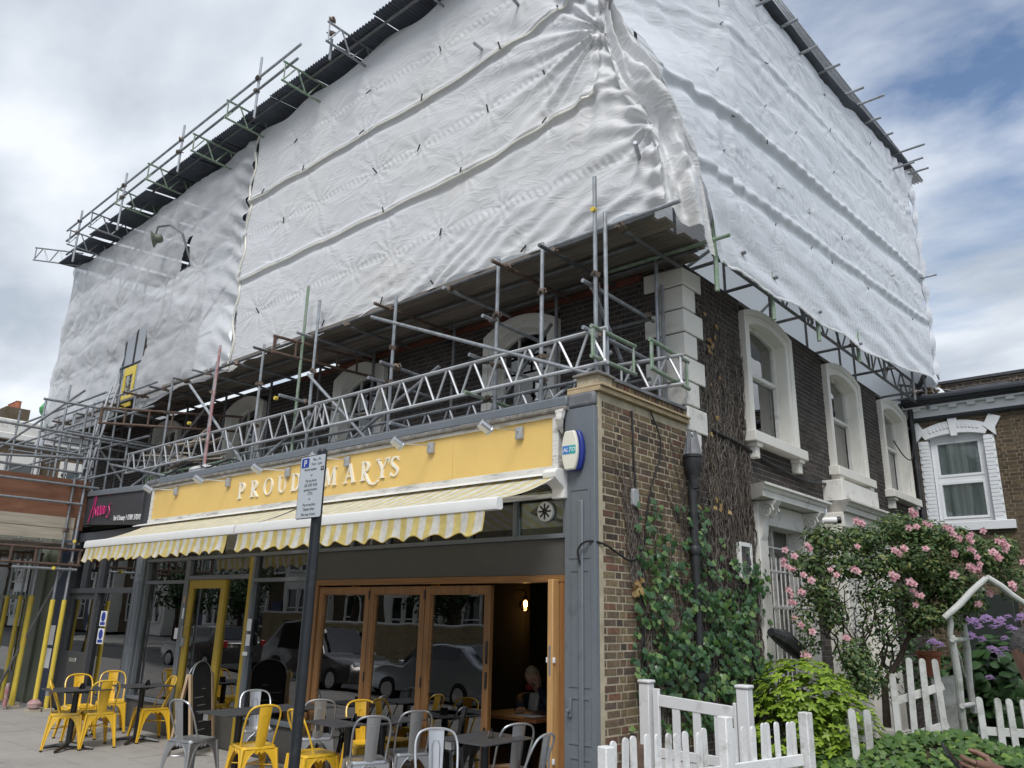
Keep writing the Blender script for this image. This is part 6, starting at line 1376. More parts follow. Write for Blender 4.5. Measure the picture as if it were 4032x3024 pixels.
for px, py, lab in ((304, 2712, 'black square table at the far left in front of the salon'), (564, 2698, 'black square table beside the dark pilaster'), (946, 2800, 'black square table beside the A-board'), (1190, 2780, 'black square table against the shop behind the black post'), (1375, 2840, 'front of the two joined black tables before the oak doors'), (1590, 2824, 'rear of the two joined black tables, touching the oak doors'), (1910, 2905, 'black square table before the open doorway')):
    p = at(px, py, 2, .75); o = tp if first else copy_tree(tp); first = False; o.location = (p.x, min(p.y, YF-.42), 0); o.rotation_euler[2] = R(random.uniform(-3, 3)); o['label'] = lab; o['group'] = 'black bistro tables'; TB.append(o)
cardp = None
for i, o in enumerate(TB):
    if i in (2,): continue
    x, y = o.location.x+.03, o.location.y+.05
    t_ = thing('menu_card', 'small black folded card standing on the %s' % ['far left table', 'table beside the dark pilaster', '', 'table behind the black post', 'front joined table', 'rear joined table', 'table before the open doorway'][i], 'card', (x, y, .751), 'folded cards on the tables')
    rr = Matrix.Rotation(R(-50), 3, 'Z'); m = MB()
    for tl in (-.32, .32): m.obox(Vector((x, y, .786))+rr @ Vector((0, .012*(1 if tl > 0 else -1), 0)), (.085, .004, .075), rr @ Matrix.Rotation(tl, 3, 'X'))
    m.v = m.v; m.build('card', MT['chalk'], t_, weld=False)
    for k in range(3): m = MB(); m.obox(Vector((x, y, .80-.018*k))+rr @ Vector((0, -.0215-.006*k, 0)), (.05-.01*k, .002, .006), rr @ Matrix.Rotation(-.32, 3, 'X')); m.build('chalk_line', MT['chalk_mark'], t_)

# A-board
ab = at(855, 2955, 2, 0); ab = Vector((ab.x, min(ab.y, 5.75), 0)); AB = thing('a_board', 'pine framed A-board with arched blackboard panels on the pavement', 'sign board', tuple(ab), rz=R(-58))
for s_ in (-1, 1):
    tlt = Matrix.Rotation(R(-8.3*s_), 3, 'X'); off = Vector((0, -.158*s_, 0))
    tf = lambda a, b, c: tuple(off+tlt @ Vector((a, c, b)))
    m = MB(tf); pts = [(-.24, .06)]+[(-.24, .95)]+[(.24*math.cos(R(180-i*15)), .95+.20*math.sin(R(180-i*15))) for i in range(1, 12)]+[(.24, .95), (.24, .06)]
    m.prism(pts, -.006, .006); m.build('blackboard', MT['chalk'], AB, local=True)
    for sx in (-1, 1): m = MB(tf); m.box(sx*.27-.03, sx*.27+.03, 0, 1.0, -.016, .016); m.build('frame_leg', MT['pine'], AB, local=True, bevel=.004)
    m = MB(tf); m.box(-.24, .24, .10, .16, -.014, .014); m.build('frame_rail', MT['pine'], AB, local=True, bevel=.004)
    m = MB(tf); m.path([(a*1.02, b+.005, -.012*s_) for a, b in pts[1:-1]], .006, 5); m.build('wire_edge', MT['steel'], AB, local=True)
    for k in range(6): m = MB(tf); a = random.uniform(-.12, 0); m.box(a, a+random.uniform(.08, .22), .30+k*.1, .306+k*.1, -.0075*s_-.0008, -.0075*s_+.0008); m.build('chalk_line', MT['chalk_mark'], AB, local=True)

# ================================================================== inside the cafe
def in_table(x, y, lab):
    t_ = thing('cafe_table', lab, 'table', (x, y, 0), 'wooden tables inside the cafe')
    for k in range(4): m = MB(); m.box(x-.45, x+.45, y-.36+k*.18, y-.36+k*.18+.176, .72, .755); m.build('plank', MT['table_wood'], t_, bevel=.003)
    m = MB(); m.tube((x, y, .03), (x, y, .72), .04, n=10); m.lathe([(.25, .0), (.24, .02), (.05, .05)], (x, y, .005), 16); m.build('pedestal', MT['black_metal'], t_)
    return t_
it1 = at(1120*1.82278, 1540*1.82278, 2, .755); in_table(it1.x+.1, max(it1.y, YF+.62), 'wooden plank table inside the open doorway'); T1 = Vector((it1.x+.1, max(it1.y, YF+.62), 0))
in_table(-8.6, YF+1.3, 'wooden table behind the first oak folding door'); in_table(-9.75, YF+.52, 'wooden table crowded with sauce bottles behind the shop window'); in_table(-12.6, YF+.9, 'wooden table behind the far left cafe window')
for x, y, a, lab in ((-6.75, YF+.55, 150, 'yellow chair with a lime bag behind the third oak door'), (-7.3, YF+.7, 170, 'yellow chair behind the middle oak door glass'), (-8.0, YF+.8, 60, 'yellow chair behind the first oak door glass'), (-9.3, YF+1.3, 200, 'yellow chair in the shadows behind the bottle table'), (-10.2, YF+.7, -60, 'yellow chair just inside the mustard door'), (-13.1, YF+.8, -60, 'yellow chair behind the far left cafe window'), (T1.x-.1, T1.y+.85, 180, 'yellow chair under the seated person')):
    c_ = chair(YC, 0, 0, a, lab, xy=(x, y)); c_['group'] = 'yellow chairs inside the cafe'
st = thing('bench', 'olive cushioned bench just inside the folded oak door', 'bench', (-4.95, YF+.6, 0)); m = MB(); m.box(-5.1, -4.75, YF+.2, YF+1.6, .43, .52); m.build('cushion', MT['lime_bag'], st, bevel=.03); m = MB(); m.box(-5.05, -4.78, YF+.25, YF+1.55, 0, .429); m.build('base', MT['grey_paint'], st)
st = thing('bench', 'olive cushioned bench along the far left cafe window', 'bench', (-12.9, YF+.4, 0)); m = MB(); m.box(-13.5, -12.25, YF+.16, YF+.55, .43, .52); m.build('cushion', MT['yellow_door'], st, bevel=.03); m = MB(); m.box(-13.45, -12.3, YF+.2, YF+.5, 0, .429); m.build('base', MT['grey_paint'], st)
bg_ = thing('carrier_bag', 'lime green plastic carrier bag hung on a chair behind the glass', 'bag', (-6.62, YF+.32, .3))
def bagf(u, v):
    th = u*2*math.pi; w = .04+.16*math.sin(min(1, (1-v)*1.15)*math.pi*.62); cr = 1+.12*math.sin(7*th+3*v)
    return (-6.62+w*math.cos(th)*cr+.10*(1-v), YF+.32+w*.45*math.sin(th)*cr, .34+.50*v)
m = MB(); m.grid(bagf, 40, 20); m.build('sack', MT['lime_bag'], bg_, recalc=False)
def bottle(x, y, z, kind, lab):
    t_ = thing('sauce_bottle', lab, 'bottle', (x, y, z), 'sauce bottles on the window table'); h = {'red': .22, 'orange': .24, 'white': .20, 'clear': .17}[kind]; w = .034
    m = MB(); m.lathe([(w, 0), (w, h*.55), (w*.9, h*.65), (w*.4, h*.85), (w*.36, h*.92)], (x, y, z), 12); m.build('body', MT[{'red': 'sauce_red', 'orange': 'sauce_orange', 'white': 'sauce_white', 'clear': 'bottle_clear'}[kind]], t_)
    m = MB(); m.lathe([(w*.45, 0), (w*.45, .025), (w*.3, .03)], (x, y, z+h*.92), 10); m.build('cap', MT['white_plastic'], t_)
    if kind != 'clear': m = MB(); m.lathe([(w*1.02, h*.15), (w*1.02, h*.48)], (x, y, z), 12); m.build('label_wrap', MT['label_paper'], t_)
kinds = ['orange', 'white', 'red', 'red', 'clear', 'red', 'white', 'clear', 'red', 'clear', 'red', 'clear']
ORD = ['first', 'second', 'third', 'fourth', 'fifth', 'sixth']; cnt_ = {}
for i, k_ in enumerate(kinds):
    cnt_[k_] = cnt_.get(k_, -1)+1
    bottle(-10.05+.05*i+(.02 if i % 2 else 0), YF+.24+.09*(i % 3), .756, k_, {'orange': 'orange chilli sauce bottle at the left of the bottle table', 'white': '%s white squeezy sauce bottle from the left on the bottle table' % ORD[cnt_[k_]], 'red': '%s ketchup bottle from the left on the window table' % ORD[cnt_[k_]], 'clear': '%s clear glass shaker from the left on the window table' % ORD[cnt_[k_]]}[k_])
for dx_ in (0, .09): bottle(-11.6+dx_, YF+.9, 1.02, 'red', '%s of the two dark bottles seen through the mustard door' % ('right' if dx_ else 'left'))
m = thing('side_cabinet', 'dark cabinet inside the mustard door carrying two bottles', 'cabinet', (-11.5, YF+.95, 0)); mm = MB(); mm.box(-11.9, -11.2, YF+.7, YF+1.2, .01, 1.015); mm.build('carcass', MT['table_wood'], m, bevel=.01)

# ================================================================== people
def head_mesh(mb, c, rot, h=.235, hair=1.0, mskin=0, mhair=1):
    """head: c = centre, local +Y is the way the face looks; h = chin to crown"""
    nu, nv = 40, 34; V = []; hs = []
    for j in range(nv+1):
        ph = math.pi*j/nv
        for i in range(nu):
            th = 2*math.pi*i/nu; x = math.sin(ph)*math.sin(th); y = math.sin(ph)*math.cos(th); z = math.cos(ph)
            X, Y_, Z = x*.078, y*.098, z*.5*h
            if z < 0: f = 1-.34*(-z)**1.5; X *= f; Y_ *= (1-.20*(-z)) if y > 0 else (1-.45*(-z))
            fr = max(0, math.cos(th)); s = abs(math.sin(th))*math.sin(ph)
            def bump(zc_, zs, xs, a): return a*math.exp(-((z-zc_)/zs)**2-(x/xs)**2)*(1 if y > 0 else 0)
            Y_ += bump(.12, .10, .35, .006)+bump(-.02, .10, .12, .010)+bump(-.17, .085, .13, .026)+bump(-.42, .05, .25, .009)+bump(-.52, .05, .22, .009)+bump(-.80, .12, .25, .012)
            for ex in (-.36, .36): Y_ -= .011*math.exp(-((z-.0)/.09)**2-((x-ex)/.16)**2)*(1 if y > 0 else 0)
            k = 0
            if y < .62-.9*(z < .28)*max(0, (.28-z)) and z > -.38 and not (y > .05 and z < .22) or z > .62: k = 1
            if k and hair: g = 1+.06*hair; X *= g; Y_ *= g; Z *= 1+.05*hair
            V.append(Vector(c)+rot @ Vector((X, Y_, Z))); hs.append(k)
    F = []; Mi = []
    b = len(mb.v)
    mb.v += [tuple(p) for p in V]
    for j in range(nv):
        for i in range(nu):
            q = (j*nu+i, j*nu+(i+1) % nu, (j+1)*nu+(i+1) % nu, (j+1)*nu+i); mb.f.append(tuple(a+b for a in q)); mb.m.append(mhair if sum(hs[a] for a in q) >= 3 else mskin)
    for s_ in (-1, 1):          # ears
        ec = Vector((s_*.080, -.008, -.008)); pts = [Vector(c)+rot @ (ec+Vector((s_*.006, .018*math.cos(a), .030*math.sin(a)))) for a in [k*math.pi/5 for k in range(10)]]
        mb.path(pts, .007, 6, m=mskin, closed=True); mb.obox(Vector(c)+rot @ (ec+Vector((s_*.002, 0, 0))), (.012, .03, .045), rot, m=mskin)
def limb(mb, pts, rr, m=0, n=12):
    P_ = [Vector(p) for p in pts]; sm = []; sr = []
    for i in range(len(P_)-1):
        p0, p1, p2, p3 = P_[max(i-1, 0)], P_[i], P_[i+1], P_[min(i+2, len(P_)-1)]
        for k in range(5): t = k/5; sm.append(.5*((2*p1)+(-p0+p2)*t+(2*p0-5*p1+4*p2-p3)*t*t+(-p0+3*p1-3*p2+p3)*t**3)); sr.append(rr[i]+(rr[i+1]-rr[i])*(t*t*(3-2*t)))
    sm.append(P_[-1]); sr.append(rr[-1]); mb.path(sm, sr, n, m)
def hand_mesh(mb, wrist, dirv, palmn, m=0, curl=.5, thumb_side=1, size=1.0, pinch=None):
    """palm + five separately bent fingers; dirv = finger direction, palmn = palm normal (fingers curl towards it)"""
    d = Vector(dirv).normalized(); n = Vector(palmn); n = (n-d*n.dot(d)).normalized(); s = d.cross(n)*thumb_side; w = Vector(wrist)
    for k in range(5): mb.path([w+s*(.030-.015*k)*size*.9-d*.01, w+d*.045*size+s*(.034-.017*k)*size, w+d*.088*size+s*(.035-.0185*k)*size], [.018*size, .017*size, .0125*size], 8, m)
    for k, ln in enumerate((.072, .080, .075, .060)):
        b = w+d*.086*size+s*(.034-.0215*k)*size; a = 0; p = b; pts = [p]; dd = d
        for q in range(3):
            a += curl*(.75+.1*k)*(1 if q else .7); dd = (d*math.cos(a)+n*math.sin(a)); p = p+dd*ln*size*(.44, .32, .24)[q]; pts.append(p)
        mb.path(pts, [.0098*size, .0092*size, .0084*size, .0062*size], 8, m)
    b = w+d*.018*size+s*.036*size; t1 = b+(d*.55+s*.55+n*.5)*.040*size; t2 = t1+(d*.72+s*.10+n*.65)*.034*size; t3 = t2+(d*.85-s*.05+n*.45)*.026*size
    mb.path([b-s*.012, t1, t2, t3], [.016*size, .0125*size, .0105*size, .0075*size], 8, m)
# passer-by at the right edge, reading a phone
hp_ = deep(4052, 2650, 2.95); faced = (rt*-1.0+fw*.25); faced.z = 0; faced.normalize()
rotz = math.atan2(-faced.x, faced.y); HR = Matrix.Rotation(rotz, 3, 'Z') @ Matrix.Rotation(R(-36), 3, 'X')
lat = faced.cross(Vector((0, 0, 1)))
hc = deep(3990, 2612, 2.9)-HR @ Vector((0, .100, .045))
per = thing('person', 'person at the right edge in a bright blue top looking down at a phone', 'person', (hc.x, hc.y, 0))
B = MB(); head_mesh(B, hc, HR)
nk = hc-faced*.035+Vector((0, 0, -.10)); ch = Vector((hc.x, hc.y, hc.z-.30))-faced*.10; pel = Vector((ch.x, ch.y, .95))-faced*.02
limb(B, [hc-faced*.03+Vector((0, 0, -.05)), nk+Vector((0, 0, -.02)), ch+Vector((0, 0, .12))], [.055, .055, .075], 0)
hw = deep(3826, 3040, 2.85)          # hand with the phone
sh = [ch+lat*(.19*s_)+Vector((0, 0, .06)) for s_ in (1, -1)]
wr = hw+rt*.09+Vector((0, 0, -.02)); 
el = wr+rt*.30+Vector((0, 0, -.13)); near = min(sh, key=lambda q: (q-wr).length)
limb(B, [ch+Vector((0, 0, .06)), near-(near-ch)*.15, (near+el)/2+Vector((0, 0, -.04)), el, wr+rt*.07+Vector((0, 0, -.03)), wr+rt*.02, wr-rt*.012], [.07, .06, .05, .045, .036, .029, .026], 0)
dirv = (-rt*.95+up*.22); hand_mesh(B, wr, dirv, fw-rt*.2, 0, 1.15, -1, 1.0)
body = B.build('body', [MT['skin_dark'], MT['hair_grey']], per, sharp=60)
cl = MB(); limb(cl, [ch+Vector((0, 0, .14)), ch+Vector((0, 0, .05)), ch+Vector((0, 0, -.20)), pel+Vector((0, 0, .1)), pel], [.08, .17, .185, .17, .175], 0, 16)
el = wr+rt*.30+Vector((0, 0, -.13))
near = min(sh, key=lambda q: (q-wr).length); far_ = max(sh, key=lambda q: (q-wr).length)
limb(cl, [near, (near+el)/2+Vector((0, 0, -.04)), el, wr+rt*.11+Vector((0, 0, -.035)), wr+rt*.045+Vector((0, 0, -.015))], [.085, .07, .058, .052, .045], 0)
limb(cl, [far_, far_+Vector((0, 0, -.28))+rt*.04, far_+Vector((0, 0, -.52))-rt*.02], [.08, .06, .045], 0)
cl.build('blue_jacket', MT['blue_top'], body, sharp=60)
tr_ = MB()
for s_ in (1, -1): limb(tr_, [pel+lat*(.09*s_), pel+lat*(.10*s_)+Vector((0, 0, -.42)), Vector((pel.x, pel.y, .10))+lat*(.11*s_)], [.10, .072, .055], 0); limb(tr_, [Vector((pel.x, pel.y, .05))+lat*(.11*s_)-faced*.05, Vector((pel.x, pel.y, .035))+lat*(.11*s_)+faced*.17], [.05, .035], 0)
tr_.build('trousers', MT['trousers'], body, sharp=60)
phn = thing('phone', 'black smartphone held by the person at the right edge', 'phone', tuple(hw)); pm = MB(); pc_ = deep(3768, 3006, 2.83); prr = Matrix((rt*.72-up*.55+fw*.42, (up*.72+rt*.62).normalized(), fw)).transposed()
a1 = (rt*.66-up*.75+fw*.05).normalized(); a2 = (fw*.92+rt*.2+up*.2); a2 = (a2-a1*a2.dot(a1)).normalized(); a3 = a1.cross(a2); pm.obox(pc_, (.150, .072, .009), Matrix((a1, a2, a3)).transposed()); pm.build('case', MT['phone'], phn, bevel=.004)
# diner inside
dx0 = at(1150*1.82278, 1462*1.82278, 1, T1.y+.45); din = thing('person', 'blond person in a navy jacket sitting inside behind the open doorway', 'person', (dx0.x, T1.y+.75, 0)); B = MB(); hc = Vector((dx0.x, T1.y+.45, dx0.z))
fdir = Vector((.25, -1, 0)).normalized(); HRd = Matrix.Rotation(math.atan2(-fdir.x, fdir.y), 3, 'Z') @ Matrix.Rotation(R(-28), 3, 'X'); head_mesh(B, hc, HRd, .24, 2.2)
ch = hc+Vector((-.02, .20, -.33)); limb(B, [hc+Vector((0, .05, -.06)), ch+Vector((0, -.06, .18)), ch+Vector((0, 0, .10))], [.055, .055, .07], 0)
hn = hc+Vector((.12, -.02, -.10)); hand_mesh(B, hn, Vector((-.2, .1, 1)), Vector((-1, -.2, 0)), 0, .7, 1); h2 = Vector((dx0.x+.20, T1.y+.02, .80)); hand_mesh(B, h2, Vector((.5, -.8, -.05)), Vector((0, 0, -1)), 0, .25, -1)
bd = B.build('body', [MT['skin_pale'], MT['hair_blond']], din, sharp=60)
cl = MB(); limb(cl, [ch+Vector((0, -.02, .13)), ch+Vector((0, 0, .04)), ch+Vector((0, .06, -.2)), Vector((ch.x, ch.y+.12, .50))], [.08, .18, .19, .18], 0, 14)
limb(cl, [ch+Vector((.19, 0, .06)), Vector((ch.x+.30, ch.y-.25, .83)), hn+Vector((.02, .02, -.03))], [.08, .062, .045], 0); limb(cl, [ch+Vector((-.19, 0, .06)), Vector((ch.x-.20, ch.y-.16, .84)), h2+Vector((-.07, .06, .02))], [.08, .062, .045], 0)
cl.build('navy_jacket', MT['navy_jacket'], bd, sharp=60)
sm_ = MB(); sm_.obox(ch+Vector((.01, -.165, .0)), (.14, .05, .30), Matrix.Rotation(R(-14), 3, 'X')); sm_.build('printed_shirt', MT['shirt'], bd, bevel=.02); hdn = MB(); hdn.path([ch+Vector((-.10+.05*math.cos(a), -.05+.1*math.sin(a)*.6, .20)) for a in [k*.7 for k in range(9)]], .035, 7, closed=True); hdn.build('hood', MT['red_cloth'], bd)
lg = MB()
for s_ in (-.1, .1): limb(lg, [Vector((ch.x+s_, ch.y+.1, .50)), Vector((ch.x+s_, ch.y-.36, .50)), Vector((ch.x+s_, ch.y-.34, .06))], [.10, .075, .05], 0)
lg.build('trousers', MT['trousers'], bd, sharp=60)
pl_ = thing('place_mat', 'pale menu sheet lying on the wooden table by the seated person', 'menu', (T1.x, T1.y, .756)); m = MB(); m.box(T1.x+.0, T1.x+.30, T1.y-.22, T1.y-.01, .7565, .759); m.build('sheet', MT['paper'], pl_)

# ================================================================== things on the flank and side wall
dp = thing('downpipe', 'black cast iron downpipe and hopper wrapped in lead on the side wall', 'downpipe', (XC+.09, 7.93, 0))
m = MB(); m.path([(XC+.09, 7.93, .02), (XC+.09, 7.93, 3.28)], .048, 12); m.build('pipe', MT['black_pipe'], dp)
for z in (1.2, 2.5): m = MB(); m.lathe([(.06, 0), (.066, .02), (.066, .07), (.055, .09)], (XC+.09, 7.93, z), 12); m.build('collar', MT['black_pipe'], dp)
m = MB(); m.lathe([(.048, 3.22), (.06, 3.32), (.07, 3.38), (.095, 3.43), (.10, 3.56), (.11, 3.57), (.11, 3.60), (.08, 3.60)], (XC+.11, 7.93, 0), 12); m.build('hopper', MT['black_pipe'], dp)
m = MB(); m.grid(lambda u, v: (XC+.11+(.08+.03*math.sin(9*u*6.28))*math.cos(u*6.28)*(1-.45*v), 7.93+(.09+.03*math.sin(7*u*6.28+1))*math.sin(u*6.28)*(1-.4*v), 3.60+.24*v+.05*math.sin(u*20)*v), 40, 8); m.build('lead_wrap', MT['lead'], dp, recalc=False)
vg = thing('wall_vent', 'white louvred vent grille in the wall beside the ivy', 'vent', (XC, 9.30, 2.5)); m = MB(side); m.ring(rrect(9.12, 9.47, 2.30, 2.74, .03, .03), rrect(9.17, 9.42, 2.35, 2.69, .01, .01), 0.0, .05); m.build('frame', MT['white_metal'], vg, bevel=.004)
for i in range(17): m = MB(side); z = 2.36+i*.0195; m.add([(9.165, z, .045), (9.425, z, .045), (9.425, z+.016, .015), (9.165, z+.016, .015)], [(0, 1, 2, 3)]); m.build('louvre', MT['grey_plastic'], vg, recalc=False)
m = MB(side); m.box(9.16, 9.43, 2.34, 2.70, .004, .008); m.build('duct', MT['black_metal'], vg)
cv = thing('security_camera', 'white bullet camera on the wall between the two hoods', 'camera', (XC, 11.75, 3.2)); m = MB(); m.lathe([(.07, 0), (.07, .02), (.05, .03)], (XC, 11.72, 3.24), 12, rot=Matrix.Rotation(R(90), 3, 'Y')); m.build('mount', MT['white_metal'], cv); m = MB(); m.tube((XC+.06, 11.7, 3.25), (XC+.30, 11.85, 3.26), .05, n=14); m.build('barrel', MT['white_metal'], cv); m = MB(); m.tube((XC+.29, 11.845, 3.26), (XC+.34, 11.875, 3.262), .052, n=14); m.build('lens_hood', MT['black_metal'], cv)
def cable(label, pts, r=.009, mat='cable', name='cable'):
    sm = []; P_ = [Vector(p) for p in pts]
    for i in range(len(P_)-1):
        p0, p1, p2, p3 = P_[max(i-1, 0)], P_[i], P_[i+1], P_[min(i+2, len(P_)-1)]
        for k in range(6): t = k/6; sm.append(.5*((2*p1)+(-p0+p2)*t+(2*p0-5*p1+4*p2-p3)*t*t+(-p0+3*p1-3*p2+p3)*t**3))
    sm.append(P_[-1]); t_ = thing(name, label, 'cable', tuple(P_[-1]), 'cables on the walls'); m = MB(); m.path(sm, r, 6); m.build('sheath', MT[mat], t_)
S_ = lambda y, z, n=.02: (XC+n, y, z)
cable('black cable running down the brick flank beside the ivy', [S_(6.83, 3.9), S_(6.86, 3.2), S_(6.92, 2.6), S_(6.95, 2.0), S_(6.93, 1.4), S_(7.0, .8), S_(7.05, .02)], .011)
cable('second black cable hanging close beside the first on the flank', [S_(7.2, 3.98), S_(7.35, 3.6, .05), S_(7.12, 3.0), S_(6.98, 2.3), S_(6.97, 1.5), S_(7.03, .9), S_(7.06, .3)], .009)
cable('black cable looping from the grey pilaster to the flank', [(-4.52, YF-.1, 2.30), (-4.52, YF-.13, 2.42), (-4.44, YF-.10, 2.50), (XC+.03, YF+.05, 2.48), S_(6.7, 2.36, .03), S_(6.95, 2.42)], .010)
cable('thick black cable bundle swagged along the wall under the sash sills', [S_(8.6, 4.02, .03), S_(9.3, 3.98, .04), S_(10.2, 3.86, .05), S_(11.3, 3.80, .05), S_(12.2, 3.86, .05), S_(13.0, 3.95, .04)], .022)
cable('thin black cable looped across the third sash window', [S_(15.9, 5.2, .10), S_(16.3, 4.95, .16), S_(16.8, 4.98, .16), S_(17.1, 5.4, .15), S_(17.15, 5.9, .15)], .012)
cable('slack black cable tangle over the fascia flashing', [(-13.4, YF-.05, 4.0), (-12.9, YF+.2, 4.25), (-12.3, YF+.1, 4.05), (-11.7, YF+.2, 4.15), (-11.2, YF+.1, 4.0)], .014)
bx = thing('junction_box', 'small grey junction box among dead stems on the flank', 'junction box', S_(6.95, 2.95)); m = MB(side); m.prism(rrect(6.78, 6.89, 2.90, 3.08, .03, .03), .0, .05); m.build('lid', MT['grey_plastic'], bx, bevel=.008)
bx = thing('wall_socket', 'tiny grey outside socket low on the flank', 'socket', S_(7.1, 1.3)); m = MB(side); m.prism(rrect(7.12, 7.20, 1.22, 1.30, .02, .02), .0, .05); m.build('body', MT['grey_plastic'], bx, bevel=.006)
gb_ = thing('meter_box', 'rusty brown rounded box at the foot of the flank', 'box', S_(6.62, .3)); m = MB(side); m.prism([(6.62, .0), (6.86, 0), (6.86, .62), (6.82, .72), (6.74, .76), (6.66, .72), (6.62, .62)], .0, .22); m.build('case', MT['rust'], gb_, bevel=.03)

# ================================================================== leaves
def leaf_shape(kind):
    if kind == 'ivy':
        o = [(0, 0), (.32, -.10), (.55, .22), (.34, .38), (.40, .66), (.0, 1.0), (-.40, .66), (-.34, .38), (-.55, .22), (-.32, -.10)]
        v = [(0, .35, .06)]+[(a, b, -.05*abs(a)*2-(.10 if b > .9 else 0)) for a, b in o]; return v, [(0, i, i+1) for i in range(1, 10)]+[(0, 10, 1)]
    if kind == 'big':
        o = [(0, 0), (.30, .12), (.46, .40), (.34, .72), (0, 1.05), (-.34, .72), (-.46, .40), (-.30, .12)]
        v = [(0, .45, .05)]+[(a, b, -.10*abs(a)-.12*b*b) for a, b in o]; return v, [(0, i, i+1) for i in range(1, 8)]+[(0, 8, 1)]
    o = [(0, 0, 0), (.24, .35, -.05), (.20, .72, -.06), (0, 1, -.12), (-.20, .72, -.06), (-.24, .35, -.05), (0, .45, .05)]
    return o, [(6, 0, 1), (6, 1, 2), (6, 2, 3), (6, 3, 4), (6, 4, 5), (6, 5, 0)]
def leaf_mtx(nrm, roll, droop, rnd):
    n = Vector(nrm).normalized(); d = Vector((0, 0, -1)); d = d-n*d.dot(n)
    d = d.normalized() if d.length > .05 else n.orthogonal().normalized()
    q = Matrix.Rotation(roll, 3, n); y = q @ d; x = y.cross(n); return Matrix((x, y, n)).transposed()
def foliage(par, kind, mat, items, nobj=200, name='leaf', stuff='foliage'):
    """items: (pos, normal, roll, size)"""
    v, f = leaf_shape(kind); m = MB(); m.add(v, f); me = m.mesh(name, MT[mat], None, False, 0); rest = MB()
    items = sorted(items, key=lambda it: -(it[3]/max(.5, (Vector(it[0])-CAM).length))*(1+.3*((Vector(it[0])*37.7).x % 1)))
    for i, (p, n, rl, s) in enumerate(items):
        mt = leaf_mtx(n, rl, 0, None)
        if i < nobj:
            o = inst(me, name, par, p); o.rotation_euler = mt.to_euler(); o.scale = (s, s, s)
        else: rest.add([Vector(p)+mt @ (Vector(q)*s) for q in v], f)
    if rest.f: rest.build(stuff, MT[mat], par, recalc=False, sharp=0, kind='stuff')
rv = random.Random(99)
# ---- dead creeper and ivy on the wall
ivy = thing('wall_ivy', 'green ivy and bare dead creeper climbing the dark side wall', 'ivy', (XC, 8.6, 0))
st1 = MB(); st2 = MB()
def stem(y, z, y1, z1, r0, mbx, wander=.5, n0=.012):
    L_ = max(2, int(math.hypot(y1-y, z1-z)/.05)); pts = []; rr = []; a = 0
    for i in range(L_+1):
        t = i/L_; a += rv.uniform(-1, 1)*wander
        a *= .86; pts.append((XC+n0+rv.random()*.018, y+(y1-y)*t+a*.06, z+(z1-z)*t+rv.uniform(-.01, .01))); rr.append(r0*(1-.6*t)*rv.uniform(.8, 1.2))
    mbx.path(pts, rr, 4, cap=False)
for i in range(105):       # high bare creeper right of the quoins
    y = 8.45+rv.random()**1.2*1.15; z0 = rv.uniform(1.2, 4.8); stem(y, z0, y+rv.uniform(-.25, .25), min(6.02, z0+rv.uniform(.5, 2.2)), rv.uniform(.0035, .008), st1 if rv.random() < .35 else st2, 1.3)
for i in range(70): stem(rv.uniform(8.35, 9.6), rv.uniform(2, 5.8), rv.uniform(8.35, 9.6), rv.uniform(2, 5.9), rv.uniform(.003, .006), st2 if rv.random() < .5 else st1, 1.0)
for i in range(5): y = 8.6+i*.2; stem(y, .1, y+rv.uniform(-.2, .2), rv.uniform(4.8, 6), rv.uniform(.012, .019), st1, .5, .03)
for i in range(75): y = rv.uniform(8.5, 9.62); z0 = rv.uniform(.2, 3.0); stem(y, z0, y+rv.uniform(-.3, .15), z0+rv.uniform(.4, 1.2), rv.uniform(.006, .014), st1, .9, .03)
for i in range(120):       # low creeper on the flank
    y = rv.uniform(6.95, 8.5); z0 = rv.uniform(.5, 2.0); stem(y, z0, y+rv.uniform(-.15, .1), z0+rv.uniform(.5, 1.3), rv.uniform(.004, .009), st1 if rv.random() < .6 else st2, .8)
for i in range(46): z1 = rv.uniform(2.4, 3.5); stem(rv.uniform(6.8, 7.05), rv.uniform(1.9, 2.4), 6.42+(3.5-z1)*.25+rv.uniform(0, .35), z1, rv.uniform(.004, .008), st1 if rv.random() < .6 else st2, .7)
for i in range(30): stem(rv.uniform(7.6, 8.4), rv.uniform(2.2, 3.0), rv.uniform(7.3, 8.4), rv.uniform(3, 3.9), rv.uniform(.004, .008), st1, .9)
st1.build('creeper_stems', MT['stem'], ivy, recalc=False, sharp=0, kind='stuff'); st2.build('dead_stems', MT['stem_pale'], ivy, recalc=False, sharp=0, kind='stuff')
items = []
def dens(px, py):
    d = 0
    for cx, cy, rx, ry, w in ((2560, 2320, 60, 190, .7), (2600, 2560, 90, 130, .7), (2720, 2180, 35, 170, .9), (2760, 2330, 90, 110, 1), (2810, 2450, 110, 140, 1.1), (2800, 2620, 150, 130, 1.1), (2700, 2700, 110, 110, 1.0), (2900, 2560, 90, 130, .8), (2960, 2290, 50, 80, .7), (2880, 2360, 60, 80, .5), (2620, 2420, 60, 120, .6), (2560, 2000, 25, 60, .35), (2610, 2110, 25, 30, .4), (2960, 2640, 60, 80, .5), (2700, 2830, 160, 60, .8), (2560, 2650, 60, 60, .6)):
        d += w*math.exp(-((px-cx)/rx)**2-((py-cy)/ry)**2)
    return d
tries = 0
